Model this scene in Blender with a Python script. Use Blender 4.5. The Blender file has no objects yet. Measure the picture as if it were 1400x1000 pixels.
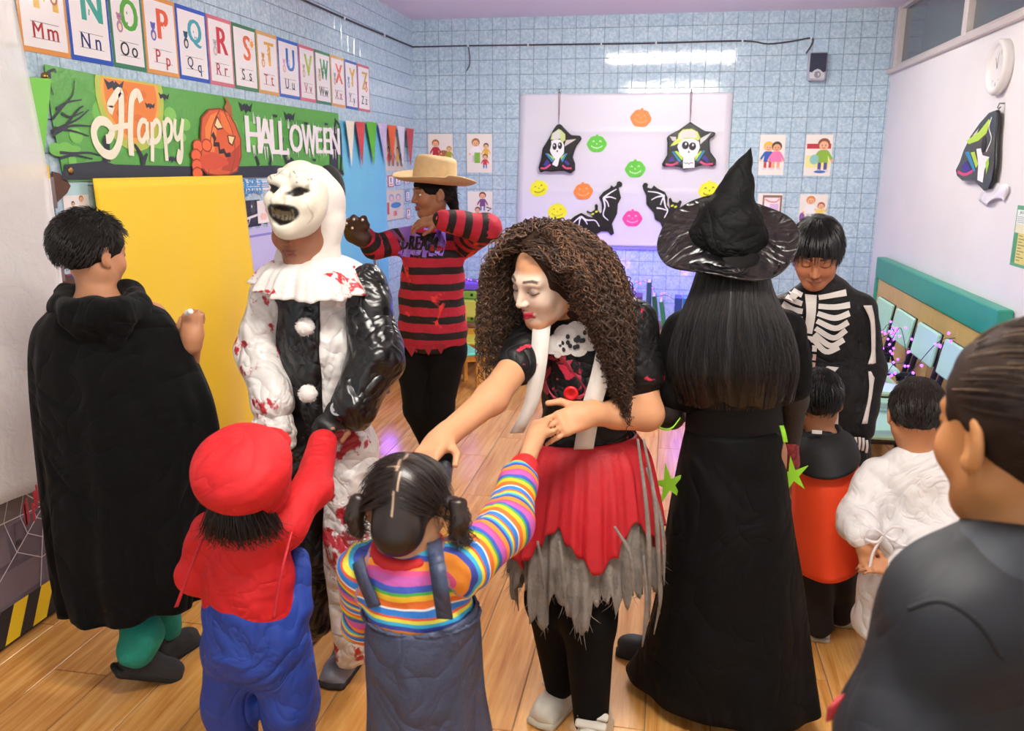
import bpy, math, random
import numpy as np
from mathutils import Vector, Matrix
PI = math.pi
rng = random.Random(7)
scn = bpy.context.scene
col = scn.collection
# ------------------------------------------------------------------ camera, world, exposure
cam_d = bpy.data.cameras.new('camera'); cam = bpy.data.objects.new('camera', cam_d); col.objects.link(cam)
cam_d.sensor_width = 36.0; cam_d.lens = 29.7; cam_d.clip_start = 0.05
cam_d.dof.use_dof = True; cam_d.dof.focus_distance = 3.0; cam_d.dof.aperture_fstop = 5.6
pt, yw, rl = math.radians(13.31), math.radians(10.32), math.radians(0.31)
fw = Vector((-math.sin(yw)*math.cos(pt), math.cos(yw)*math.cos(pt), -math.sin(pt)))
r0 = Vector((math.cos(yw), math.sin(yw), 0)); u0 = r0.cross(fw)
rr = r0*math.cos(rl)+u0*math.sin(rl); uu = -r0*math.sin(rl)+u0*math.cos(rl)
cam.matrix_world = Matrix(((rr.x, uu.x, -fw.x, 0), (rr.y, uu.y, -fw.y, 0), (rr.z, uu.z, -fw.z, 1.55), (0, 0, 0, 1)))
scn.camera = cam
wd = bpy.data.worlds.new('room_ambient'); scn.world = wd; wd.use_nodes = True
wd.node_tree.nodes['Background'].inputs[0].default_value = (1.0, 0.985, 0.96, 1)
wd.node_tree.nodes['Background'].inputs[1].default_value = 1.0
scn.view_settings.view_transform = 'Standard'; scn.view_settings.look = 'None'
scn.view_settings.exposure = 0.12; scn.view_settings.gamma = 1.0; scn.view_settings.use_curve_mapping = False
LAMP_POWER = 34.0

# ------------------------------------------------------------------ materials
def srgb(h):
    if isinstance(h, str):
        h = h.lstrip('#'); c = [int(h[i:i+2], 16)/255 for i in (0, 2, 4)]
    else: c = list(h)
    return tuple((x/12.92 if x <= 0.04045 else ((x+0.055)/1.055)**2.4) for x in c)
MATS = {}
class N:
    """small node helper"""
    def __init__(s, m): s.t = m.node_tree; s.b = s.t.nodes['Principled BSDF']
    def n(s, ty, **kw):
        x = s.t.nodes.new(ty)
        for k, v in kw.items():
            if k.startswith('_'): setattr(x, k[1:], v)
            else: x.inputs[k.replace('__', ' ')].default_value = v
        return x
    def l(s, a, b): s.t.links.new(a, b)
    def coord(s, kind='Object', scale=(1, 1, 1)):
        c = s.n('ShaderNodeTexCoord'); mp = s.n('ShaderNodeMapping'); mp.inputs['Scale'].default_value = scale
        s.l(c.outputs[kind], mp.inputs[0]); return mp.outputs[0]
    def noise(s, vec, scale, detail=3, rough=.5, dist=0):
        x = s.n('ShaderNodeTexNoise'); x.inputs['Scale'].default_value = scale; x.inputs['Detail'].default_value = detail
        x.inputs['Roughness'].default_value = rough; x.inputs['Distortion'].default_value = dist
        if vec is not None: s.l(vec, x.inputs['Vector'])
        return x.outputs['Fac']
    def ramp(s, fac, stops, interp='LINEAR'):
        x = s.n('ShaderNodeValToRGB'); x.color_ramp.interpolation = interp; el = x.color_ramp.elements
        while len(el) < len(stops): el.new(0.5)
        for e, (p, c) in zip(el, stops):
            e.position = p; e.color = (*c, 1) if len(c) == 3 else c
        s.l(fac, x.inputs[0]); return x.outputs[0]
    def mix(s, fac, a, b, mode='MIX'):
        x = s.n('ShaderNodeMix', _data_type='RGBA', _blend_type=mode)
        for v, i in ((fac, 0), (a, 6), (b, 7)):
            if isinstance(v, (int, float)): x.inputs[i].default_value = v
            elif isinstance(v, tuple): x.inputs[i].default_value = (*v[:3], 1)
            else: s.l(v, x.inputs[i])
        return x.outputs[2]
    def math(s, op, a, b=0.0):
        x = s.n('ShaderNodeMath', _operation=op)
        for v, i in ((a, 0), (b, 1)):
            if isinstance(v, (int, float)): x.inputs[i].default_value = v
            else: s.l(v, x.inputs[i])
        return x.outputs[0]
    def bump(s, h, strength=.3, dist=.01):
        x = s.n('ShaderNodeBump'); x.inputs['Strength'].default_value = strength; x.inputs['Distance'].default_value = dist
        s.l(h, x.inputs['Height']); s.l(x.outputs[0], s.b.inputs['Normal'])
def mat(name, c=(.8, .8, .8), rough=.6, metal=0., bump=None, var=None, sheen=0., coat=0., spec=.5, emit=None, attr=None, alpha=1., trans=0., sss=0., blood=None, stretch=(1, 1, 1), folds=None):
    if name in MATS: return MATS[name]
    m = bpy.data.materials.new(name); m.use_nodes = True; MATS[name] = m
    k = N(m); b = k.b
    c = srgb(c)
    b.inputs['Base Color'].default_value = (*c, 1); m.diffuse_color = (*c, 1)
    b.inputs['Roughness'].default_value = rough; b.inputs['Metallic'].default_value = metal
    b.inputs['Specular IOR Level'].default_value = spec
    b.inputs['Sheen Weight'].default_value = sheen; b.inputs['Coat Weight'].default_value = coat; b.inputs['Coat Roughness'].default_value = .08
    b.inputs['Alpha'].default_value = alpha; b.inputs['Transmission Weight'].default_value = trans
    if emit: b.inputs['Emission Color'].default_value = (*srgb(emit[0]), 1); b.inputs['Emission Strength'].default_value = emit[1]
    if sss: b.inputs['Subsurface Weight'].default_value = sss; b.inputs['Subsurface Radius'].default_value = (.012, .005, .003); b.inputs['Subsurface Scale'].default_value = 1
    vec = k.coord('Object', stretch) if (bump or var or blood or folds) else None
    cc = c
    if attr:
        a = k.n('ShaderNodeAttribute'); a.attribute_name = attr; cc = a.outputs['Color']
    if var:
        sc, amt = var
        f = k.noise(vec, sc, 4)
        lo = k.ramp(f, [(.3, (1-amt,)*3), (.7, (1+amt*.0+0.0,)*3)])
        cc = k.mix(1.0, cc, lo, 'MULTIPLY')
    if blood:
        sc, th, bc = blood
        f = k.noise(vec, sc, 5, .6, .6); f2 = k.noise(vec, sc*4.2, 3, .6)
        fm = k.math('ADD', k.math('MULTIPLY', f, .8), k.math('MULTIPLY', f2, .2))
        msk = k.ramp(fm, [(th, (0, 0, 0)), (th+.025, (1, 1, 1))])
        cc = k.mix(msk, cc, srgb(bc))
    if not isinstance(cc, tuple): k.l(cc, b.inputs['Base Color'])
    if folds:      # creased cloth: ridges along distorted noise, plus the fine weave
        r1 = k.math('ABSOLUTE', k.math('SUBTRACT', k.noise(vec, folds[0], 2, .5, 1.6), .5)); r2 = k.math('ABSOLUTE', k.math('SUBTRACT', k.noise(vec, folds[0]*2.3, 2, .5, 1.2), .5))
        hgt = k.math('ADD', k.math('POWER', k.math('MULTIPLY', r1, 2.), .6), k.math('MULTIPLY', k.math('POWER', k.math('MULTIPLY', r2, 2.), .7), .4))
        if bump: hgt = k.math('ADD', hgt, k.math('MULTIPLY', k.noise(vec, bump[0]*3, 3, .6), bump[1]*.3))
        k.bump(hgt, folds[1], folds[2] if len(folds) > 2 else .03)
    elif bump:
        k.bump(k.noise(vec, bump[0], 4, .6), bump[1], bump[2] if len(bump) > 2 else .01)
    return m
def mat_print():
    return mat('printed_paper', (1, 1, 1), .55, attr='Col')
def mat_stripes(name, freq, stops, rough=.75, extra=None, bump=None):
    """bands of colour along the float attribute u (metres along torso / sleeve)"""
    if name in MATS: return MATS[name]
    m = bpy.data.materials.new(name); m.use_nodes = True; MATS[name] = m; k = N(m); k.b.inputs['Roughness'].default_value = rough
    a = k.n('ShaderNodeAttribute'); a.attribute_name = 'u'
    vec = k.coord('Object')
    w = k.math('MULTIPLY', k.math('SUBTRACT', k.noise(vec, 9, 2), .5), .02)
    f = k.math('FRACT', k.math('MULTIPLY', k.math('ADD', a.outputs['Fac'], w), freq))
    c = k.ramp(f, [(p, srgb(q)) for p, q in stops], 'CONSTANT')
    if extra: c = extra(k, c, vec)
    k.l(c, k.b.inputs['Base Color'])
    if bump: k.bump(k.noise(vec, bump[0], 3), bump[1], .01)
    return m

# ------------------------------------------------------------------ object helpers
def add(o, parent=None):
    col.objects.link(o)
    if parent is not None: o.parent = parent
    return o
def tag(o, label, cat, group=None):
    o['label'] = label; o['category'] = cat
    if group: o['group'] = group
    return o
def thing(name, label, cat, loc=(0, 0, 0), group=None):
    o = bpy.data.objects.new(name, None); o.empty_display_size = .05; col.objects.link(o); o.location = loc
    return tag(o, label, cat, group)
def mesh_from(name, V, Fc, smooth=False):
    me = bpy.data.meshes.new(name)
    if isinstance(Fc, np.ndarray) and Fc.ndim == 2:
        V = np.asarray(V, np.float32); n = Fc.shape[1]
        me.vertices.add(len(V)); me.vertices.foreach_set('co', V.ravel())
        me.loops.add(Fc.size); me.loops.foreach_set('vertex_index', Fc.astype(np.int32).ravel())
        me.polygons.add(len(Fc)); me.polygons.foreach_set('loop_start', np.arange(0, Fc.size, n, dtype=np.int32))
        me.update(calc_edges=True)
    else:
        me.from_pydata([tuple(map(float, v)) for v in V], [], [tuple(map(int, f)) for f in Fc]); me.update()
    if smooth: me.polygons.foreach_set('use_smooth', [True]*len(me.polygons))
    me.validate()
    return me
def obj(name, me, m=None, parent=None, loc=None, rot=None, absloc=False):
    o = bpy.data.objects.new(name, me)
    if m is not None:
        for q in (m if isinstance(m, (list, tuple)) else [m]): me.materials.append(q)
    add(o, parent)
    if loc is not None: o.location = loc
    if rot is not None: o.rotation_euler = rot
    if parent is not None and absloc: o.location = Vector(o.location) - Vector(world_loc(parent))
    return o
def world_loc(o):
    l = Vector(o.location)
    while o.parent: o = o.parent; l += Vector(o.location)
    return l
class MB:
    """collects simple solids into one mesh"""
    def __init__(s): s.V = []; s.F = []; s.mi = []
    def raw(s, V, F, mi=0):
        b = len(s.V); s.V += [tuple(v) for v in V]; s.F += [tuple(i+b for i in f) for f in F]; s.mi += [mi]*len(F); return s
    def box(s, c, d, M=None, bev=0., mi=0):
        x, y, z = d[0]/2, d[1]/2, d[2]/2
        if bev <= 0:
            V = [(-x, -y, -z), (x, -y, -z), (x, y, -z), (-x, y, -z), (-x, -y, z), (x, -y, z), (x, y, z), (-x, y, z)]
            F = [(3, 2, 1, 0), (4, 5, 6, 7), (0, 1, 5, 4), (1, 2, 6, 5), (2, 3, 7, 6), (3, 0, 4, 7)]
        else:
            bev = min(bev, x*.98, y*.98, z*.98); V = []; ix = {}
            for sx in (-1, 1):
                for sy in (-1, 1):
                    for sz in (-1, 1):
                        for ax in range(3):
                            p = [sx*(x-bev), sy*(y-bev), sz*(z-bev)]; p[ax] = (sx*x, sy*y, sz*z)[ax]
                            ix[(sx, sy, sz, ax)] = len(V); V.append(tuple(p))
            F = []
            for ax in range(3):
                o1, o2 = [(1, 2), (2, 0), (0, 1)][ax]
                for sg in (-1, 1):
                    q = []
                    for a, b in ((-1, -1), (1, -1), (1, 1), (-1, 1)):
                        k = [0, 0, 0]; k[ax] = sg; k[o1] = a; k[o2] = b; q.append(ix[(*k, ax)])
                    F.append(tuple(q if sg > 0 else q[::-1]))
            for ax in range(3):     # edges along ax
                o1, o2 = [(1, 2), (2, 0), (0, 1)][ax]
                for a in (-1, 1):
                    for b in (-1, 1):
                        def key(t, w):
                            k = [0, 0, 0]; k[ax] = t; k[o1] = a; k[o2] = b; return ix[(*k, w)]
                        q = (key(-1, o1), key(1, o1), key(1, o2), key(-1, o2))
                        F.append(q if a*b < 0 else q[::-1])
            for sx in (-1, 1):
                for sy in (-1, 1):
                    for sz in (-1, 1):
                        q = tuple(ix[(sx, sy, sz, a)] for a in range(3)); F.append(q if sx*sy*sz > 0 else q[::-1])
        if M is not None: V = [tuple(M @ Vector(v)) for v in V]
        return s.raw([(v[0]+c[0], v[1]+c[1], v[2]+c[2]) for v in V], F, mi)
    def bar(s, a, b, w, d=None, up=(0, 0, 1), bev=.002, mi=0):
        a = Vector(a); b = Vector(b); y = (b-a).normalized(); u = Vector(up)
        if abs(y.dot(u)) > .98: u = Vector((1, 0, 0))
        x = y.cross(u).normalized(); z = x.cross(y)
        M = Matrix((x, y, z)).transposed()
        return s.box((a+b)/2, (w, (b-a).length, d or w), M, bev, mi)
    def tube(s, P, r, n=8, cap=True, mi=0):
        P = [Vector(p) for p in P]; rs = r if isinstance(r, (list, tuple)) else [r]*len(P)
        V = []; F = []; up = None
        for i, p in enumerate(P):
            t = (P[min(i+1, len(P)-1)]-P[max(i-1, 0)]).normalized()
            if up is None: up = Vector((0, 0, 1)) if abs(t.z) < .9 else Vector((1, 0, 0))
            x = t.cross(up).normalized(); up = x.cross(t).normalized()
            for j in range(n):
                a = 2*PI*j/n; V.append(p + (x*math.cos(a)+up*math.sin(a))*rs[i])
        for i in range(len(P)-1):
            for j in range(n): F.append((i*n+j, i*n+(j+1) % n, (i+1)*n+(j+1) % n, (i+1)*n+j))
        if cap: F.append(tuple(range(n))[::-1]); F.append(tuple((len(P)-1)*n+j for j in range(n)))
        return s.raw([tuple(v) for v in V], F, mi)
    def lathe(s, prof, c=(0, 0, 0), n=24, M=None, mi=0):
        V = []; F = []
        for (r, z) in prof:
            for j in range(n):
                v = Vector((r*math.cos(2*PI*j/n), r*math.sin(2*PI*j/n), z))
                if M is not None: v = M @ v
                V.append((v.x+c[0], v.y+c[1], v.z+c[2]))
        for i in range(len(prof)-1):
            for j in range(n): F.append((i*n+j, i*n+(j+1) % n, (i+1)*n+(j+1) % n, (i+1)*n+j))
        F.append(tuple(range(n))[::-1]); F.append(tuple((len(prof)-1)*n+j for j in range(n)))
        return s.raw(V, F, mi)
    def prism(s, pts, t, M=None, c=(0, 0, 0), mi=0):
        """2D outline (x,y) thickened along z from 0 to t"""
        n = len(pts); V = [(p[0], p[1], 0) for p in pts]+[(p[0], p[1], t) for p in pts]
        F = [tuple(range(n))[::-1], tuple(range(n, 2*n))]+[(i, (i+1) % n, n+(i+1) % n, n+i) for i in range(n)]
        if M is not None: V = [tuple(M @ Vector(v)) for v in V]
        return s.raw([(v[0]+c[0], v[1]+c[1], v[2]+c[2]) for v in V], F, mi)
    def build(s, name, m, parent=None, smooth=False, loc=None, rot=None):
        me = mesh_from(name, s.V, s.F, smooth)
        if any(s.mi): me.polygons.foreach_set('material_index', s.mi)
        return obj(name, me, m, parent, loc, rot)
def smooth_angle(o, ang=40):
    me = o.data; me.polygons.foreach_set('use_smooth', [True]*len(me.polygons))
    try: me.set_sharp_from_angle(angle=math.radians(ang))
    except Exception: pass
    return o

# ------------------------------------------------------------------ flat print (lettering, pictures)
_txt = {}
def text_mesh(s):
    if s not in _txt:
        cu = bpy.data.curves.new('lettering', 'FONT'); cu.body = s; cu.resolution_u = 3; cu.align_x = 'CENTER'; cu.align_y = 'CENTER'
        o = bpy.data.objects.new('lettering', cu); col.objects.link(o)
        dg = bpy.context.evaluated_depsgraph_get(); me = o.evaluated_get(dg).to_mesh()
        V = [(v.co.x, v.co.y) for v in me.vertices]; F = [tuple(p.vertices) for p in me.polygons]
        o.evaluated_get(dg).to_mesh_clear(); bpy.data.objects.remove(o); bpy.data.curves.remove(cu)
        xs = [v[0] for v in V]; ys = [v[1] for v in V]
        cx, cy = (min(xs)+max(xs))/2, (min(ys)+max(ys))/2
        V = [(x-cx, y-cy) for x, y in V]
        _txt[s] = (V, F, max(xs)-min(xs), max(ys)-min(ys))
    return _txt[s]
class Print:
    """coloured flat shapes on a sheet, in sheet coordinates (x right, y up); each layer a hair above the last"""
    def __init__(s, dz=.00004): s.V = []; s.F = []; s.C = []; s.z = 0.; s.dz = dz
    def _add(s, pts, faces, c):
        s.z += s.dz; b = len(s.V); s.V += [(x, y, s.z) for x, y in pts]; s.F += [tuple(i+b for i in f) for f in faces]; s.C += [srgb(c)]*len(pts)
    def poly(s, pts, c): s._add(pts, [tuple(range(len(pts)))], c); return s
    def rect(s, x0, y0, x1, y1, c): return s.poly([(x0, y0), (x1, y0), (x1, y1), (x0, y1)], c)
    def ell(s, cx, cy, rx, ry, c, rot=0, n=18, a0=0, a1=2*PI):
        p = []
        for i in range(n+(a1-a0 < 6.2)):
            a = a0+(a1-a0)*i/n; x, y = rx*math.cos(a), ry*math.sin(a); p.append((cx+x*math.cos(rot)-y*math.sin(rot), cy+x*math.sin(rot)+y*math.cos(rot)))
        return s.poly(p, c)
    def stroke(s, P, w, c, w1=None):
        n = len(P); L = []; R_ = []
        for i in range(n):
            a = P[max(i-1, 0)]; b = P[min(i+1, n-1)]; dx, dy = b[0]-a[0], b[1]-a[1]; l = math.hypot(dx, dy) or 1
            ww = (w if w1 is None else w+(w1-w)*i/(n-1))/2
            L.append((P[i][0]-dy/l*ww, P[i][1]+dx/l*ww)); R_.append((P[i][0]+dy/l*ww, P[i][1]-dx/l*ww))
        s._add(L+R_, [(i, n+i, n+i+1, i+1) for i in range(n-1)], c); return s
    def text(s, t, cx, cy, h, c, wmax=None, bold=0, slant=0, sx=1.0):
        V, F, w, hh = text_mesh(t); k = h/hh; kx = k*sx
        if wmax and w*kx > wmax: kx = wmax/w
        for ox in ((0,) if not bold else (-bold, 0, bold)):
            s._add([(cx+x*kx+y*k*slant+ox, cy+y*k) for x, y in V], F, c)
        return s
    def build(s, name, parent, M=None, m=None):
        V = s.V if M is None else [tuple(M @ Vector(v)) for v in s.V]
        me = mesh_from(name, V, s.F)
        a = me.color_attributes.new('Col', 'FLOAT_COLOR', 'POINT')
        a.data.foreach_set('color', np.hstack([np.array(s.C, np.float32), np.ones((len(s.C), 1), np.float32)]).ravel())
        return obj(name, me, m or mat_print(), parent)
def bez(P, n=10):
    """smooth curve through 2D/3D points (Catmull-Rom)"""
    P = [np.array(p, float) for p in P]; Q = [2*P[0]-P[1]]+P+[2*P[-1]-P[-2]]; out = []
    for i in range(1, len(Q)-2):
        for j in range(n):
            t = j/n; a, b, c, d = Q[i-1:i+3]
            out.append(.5*((2*b)+(-a+c)*t+(2*a-5*b+4*c-d)*t*t+(-a+3*b-3*c+d)*t**3))
    out.append(P[-1]); return [tuple(p) for p in out]
# frames of wall-mounted sheets: local x right as seen, y up, z out of the wall
ML = Matrix(((0, 0, 1), (1, 0, 0), (0, 1, 0)))     # left wall: x->+Y, y->+Z, z->+X
MBk = Matrix(((1, 0, 0), (0, 0, -1), (0, 1, 0)))    # back wall: x->+X, y->+Z, z->-Y
MR = Matrix(((0, 0, -1), (-1, 0, 0), (0, 1, 0)))    # right wall: x->-Y, y->+Z, z->-X
def mount(name, label, cat, M, p, group=None):
    o = thing(name, label, cat, p, group); o.rotation_euler = M.to_euler(); return o

# ------------------------------------------------------------------ signed-distance modelling for bodies and clothes
def nv(v): v = np.array(v, float); return v/np.linalg.norm(v)
class P_:
    def __init__(s, kind, k, xf, op, tag): s.kind = kind; s.k = k; s.xf = xf; s.op = op; s.tag = tag; s.L0 = 0.
    def loc(s, p):
        if s.xf is None: return p, 1.
        c, M, sc = s.xf; return ((p-c) @ M)/sc, sc
    def d(s, p):
        q, sc = s.loc(p)
        if s.kind == 'c':
            if s.sq is not None:
                ax, f = s.sq; q = q - np.outer(((q-s.a) @ ax)*(1-1/f), ax)
            ab = s.b-s.a; L2 = ab @ ab
            t = np.clip(((q-s.a) @ ab)/L2, 0, 1) if L2 > 1e-12 else np.zeros(len(q))
            s.t = t
            d = np.linalg.norm(q-s.a-t[:, None]*ab, axis=1)-(s.ra+(s.rb-s.ra)*t)
            if s.sq is not None: d = d*(.5+.5*min(s.sq[1], 1))
        elif s.kind == 'e':
            q = (q-s.a) @ s.R if s.R is not None else q-s.a
            g = q/s.r; n = np.linalg.norm(g, axis=1)+1e-9; n2 = np.linalg.norm(q/(s.r*s.r), axis=1)+1e-9
            d = n*(n-1)/n2; s.t = np.zeros(len(q))
        else:
            q = (q-s.a) @ s.R if s.R is not None else q-s.a
            w = np.abs(q)-(s.r-s.rd); d = np.linalg.norm(np.maximum(w, 0), axis=1)+np.minimum(w.max(1), 0)-s.rd; s.t = np.zeros(len(q))
        return d*sc
    def bb(s):
        if s.kind == 'c':
            f = 1 if s.sq is None else max(1, s.sq[1]); m = max(s.ra, s.rb)*f; lo = np.minimum(s.a, s.b)-m; hi = np.maximum(s.a, s.b)+m
        else:
            m = float(np.linalg.norm(s.r)) if s.R is not None else s.r; lo = s.a-m; hi = s.a+m
        if s.xf is None: return lo, hi
        c, M, sc = s.xf
        cs = np.array([[x, y, z] for x in (lo[0], hi[0]) for y in (lo[1], hi[1]) for z in (lo[2], hi[2])])*sc
        cs = cs @ M.T + c
        return cs.min(0), cs.max(0)
def C(a, b, ra, rb=None, k=.02, sq=None, xf=None, op=1, tag=0):
    p = P_('c', k, xf, op, tag); p.a = np.array(a, float); p.b = np.array(b, float); p.ra = ra; p.rb = ra if rb is None else rb
    p.sq = None if sq is None else (nv(sq[0]), sq[1]); return p
def E(c, r, R=None, k=.02, xf=None, op=1, tag=0):
    p = P_('e', k, xf, op, tag); p.a = np.array(c, float); p.r = np.array(r if hasattr(r, '__len__') else (r,)*3, float); p.R = R; return p
def B(c, half, rd=.005, R=None, k=.01, xf=None, op=1, tag=0):
    p = P_('b', k, xf, op, tag); p.a = np.array(c, float); p.r = np.array(half, float); p.rd = rd; p.R = R; return p
def chain(P, R, k=.02, sq=None, xf=None, tag=0, L0=0.):
    out = []; L = L0
    for i in range(len(P)-1):
        c = C(P[i], P[i+1], R[i], R[i+1], k, sq, xf, 1, tag); c.L0 = L; L += float(np.linalg.norm(c.b-c.a)); out.append(c)
    return out
def basis(fwd, up=(0, 0, 1)):
    """columns: right, forward, up"""
    f = nv(fwd); u = np.array(up, float); r = nv(np.cross(f, u)); u = np.cross(r, f); return np.stack([r, f, u], 1)
def rotm(ax, a):
    return np.array(Matrix.Rotation(a, 3, Vector(ax)))
def axis_pts(lo, hi, h, foc):
    xs = [lo]
    while xs[-1] < hi:
        x = xs[-1]; st = h
        for a, b, s_ in foc:
            if a-s_ <= x <= b: st = min(st, s_)
            elif x < a < x+st: st = max(min(st, a-x), s_)
        xs.append(x+st)
    return np.array(xs)
def wob(p, amp, fr, seed=0):
    s = seed*1.7
    a = np.sin(p[:, 0]*fr+1.3*np.sin(p[:, 2]*fr*.6+s)+s)*np.sin(p[:, 2]*fr*.8+1.1*np.sin(p[:, 1]*fr*.7)+s*2)
    b = 1-2*np.abs(np.sin((p[:, 0]*.6+p[:, 2])*fr*.9+1.6*np.sin(p[:, 0]*fr*.45+s)+1.2*np.sin(p[:, 1]*fr*.5+s)))**.7
    return amp*(.65*a+.45*b)
def sdf_mesh(prims, h, foc=(), noise=None, cuts=()):
    los, his = zip(*[p.bb() for p in prims if p.op > 0]); lo = np.min(los, 0)-2.5*h-.004; hi = np.max(his, 0)+2.5*h+.004
    ax = [axis_pts(lo[i], hi[i], h, [(f[0][i], f[1][i], f[2]) for f in foc]) for i in range(3)]
    nx, ny, nz = map(len, ax); Fd = np.full((nx, ny, nz), .5, np.float32)
    for p in prims:
        l, u = p.bb(); m = p.k+2.2*h; sl = []
        for i in range(3):
            a = max(np.searchsorted(ax[i], l[i]-m)-1, 0); b = min(np.searchsorted(ax[i], u[i]+m)+1, len(ax[i])); sl.append(slice(a, b))
        sl = tuple(sl); g = np.meshgrid(ax[0][sl[0]], ax[1][sl[1]], ax[2][sl[2]], indexing='ij')
        sh = g[0].shape
        if 0 in sh: continue
        pts = np.stack([q.ravel() for q in g], 1); d = p.d(pts).reshape(sh).astype(np.float32); o = Fd[sl]
        if p.op > 0:
            hh = np.clip(.5+.5*(o-d)/max(p.k, 1e-5), 0, 1); Fd[sl] = o*(1-hh)+d*hh-p.k*hh*(1-hh)
        else:
            d = -d; hh = np.clip(.5+.5*(d-o)/max(p.k, 1e-5), 0, 1); Fd[sl] = o*(1-hh)+d*hh+p.k*hh*(1-hh)
    if noise:
        ii = np.argwhere(np.abs(Fd) < .03); pts = np.stack([ax[0][ii[:, 0]], ax[1][ii[:, 1]], ax[2][ii[:, 2]]], 1)
        Fd[ii[:, 0], ii[:, 1], ii[:, 2]] += (noise(pts) if callable(noise) else wob(pts, *noise)).astype(np.float32)
    for (pp, nn) in cuts:      # keep the side the normal points away from
        pp = np.array(pp); nn = nv(nn)
        pl = ((ax[0]-pp[0])*nn[0])[:, None, None]+((ax[1]-pp[1])*nn[1])[None, :, None]+((ax[2]-pp[2])*nn[2])[None, None, :]
        Fd = np.maximum(Fd, pl.astype(np.float32))
    Fd[0], Fd[-1], Fd[:, 0], Fd[:, -1], Fd[:, :, 0], Fd[:, :, -1] = (.02,)*6
    return surfnet(Fd, ax)
def surfnet(Fd, ax):
    ins = Fd < 0
    c = np.zeros(tuple(n-1 for n in Fd.shape), np.int8)
    for i in (0, 1):
        for j in (0, 1):
            for k in (0, 1):
                c += ins[i:i+c.shape[0], j:j+c.shape[1], k:k+c.shape[2]]
    act = (c > 0) & (c < 8); idx = np.full(c.shape, -1, np.int64); I = np.argwhere(act); idx[act] = np.arange(len(I))
    acc = np.zeros((len(I), 3)); cnt = np.zeros(len(I))
    cor = [(0, 0, 0), (1, 0, 0), (0, 1, 0), (1, 1, 0), (0, 0, 1), (1, 0, 1), (0, 1, 1), (1, 1, 1)]
    val = [Fd[I[:, 0]+a, I[:, 1]+b, I[:, 2]+d] for a, b, d in cor]
    pos = [np.stack([ax[0][I[:, 0]+a], ax[1][I[:, 1]+b], ax[2][I[:, 2]+d]], 1) for a, b, d in cor]
    for a in range(8):
        for b in range(a+1, 8):
            if sum(x != y for x, y in zip(cor[a], cor[b])) != 1: continue
            va, vb = val[a], val[b]; m = (va < 0) != (vb < 0)
            if not m.any(): continue
            t = va[m]/(va[m]-vb[m]); acc[m] += pos[a][m]*(1-t)[:, None]+pos[b][m]*t[:, None]; cnt[m] += 1
    V = acc/np.maximum(cnt, 1)[:, None]
    Fs = []
    for d in range(3):
        e1, e2 = [(1, 2), (2, 0), (0, 1)][d]
        s0 = [slice(1, -1)]*3; s1 = [slice(1, -1)]*3; s0[d] = slice(0, -1); s1[d] = slice(1, None)
        a = ins[tuple(s0)]; b = ins[tuple(s1)]
        for w, fl in ((a & ~b, 0), (~a & b, 1)):
            q = np.argwhere(w)
            if not len(q): continue
            off = np.ones(3, int); off[d] = 0; q = q+off
            def cell(o1, o2):
                r = q.copy(); r[:, e1] -= o1; r[:, e2] -= o2; return idx[r[:, 0], r[:, 1], r[:, 2]]
            f = np.stack([cell(1, 1), cell(0, 1), cell(0, 0), cell(1, 0)], 1)
            Fs.append(f if not fl else f[:, ::-1])
    F_ = np.concatenate(Fs) if Fs else np.zeros((0, 4), int)
    F_ = F_[(F_ >= 0).all(1)]
    return V, F_
def relax(V, F_, it=1, w=.5):
    for _ in range(it):
        a_ = F_.T.ravel(); b_ = np.roll(F_, -1, 1).T.ravel(); n_ = len(V)
        cn = np.bincount(a_, minlength=n_).astype(float); acc = np.stack([np.bincount(a_, V[b_, i], n_) for i in range(3)], 1)
        ok = cn > 0; n = V.copy(); n[ok] = V[ok]*(1-w)+w*acc[ok]/cn[ok][:, None]; V = n
    return V
TRI = [0]
def sdf_obj(name, prims, h, m, parent, foc=(), noise=None, colf=None, uf=False, cuts=(), it=1):
    V, F_ = sdf_mesh(prims, h, foc, noise, cuts); V = relax(V, F_, it)
    TRI[0] += 2*len(F_)
    off = np.array(world_loc(parent)) if parent is not None else np.zeros(3)
    me = mesh_from(name, V-off, F_, True)
    if colf is not None:
        cc = colf(V); a = me.color_attributes.new('Col', 'FLOAT_COLOR', 'POINT'); a.data.foreach_set('color', np.hstack([cc, np.ones((len(V), 1))]).astype(np.float32).ravel())
    if uf:
        best = np.full(len(V), 9.); u = np.zeros(len(V))
        for p in prims:
            if p.op < 0: continue
            d = p.d(V); w = d < best
            if p.tag == 'z': val = V[:, 2]
            else:
                L = np.linalg.norm(p.b-p.a) if p.kind == 'c' else 0; val = p.L0+((V-p.a) @ (p.b-p.a)/max(L, 1e-6) if p.kind == 'c' else 0)
            best[w] = d[w]; u[w] = val[w]
        a = me.attributes.new('u', 'FLOAT', 'POINT'); a.data.foreach_set('value', u.astype(np.float32))
    return obj(name, me, m, parent)

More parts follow.
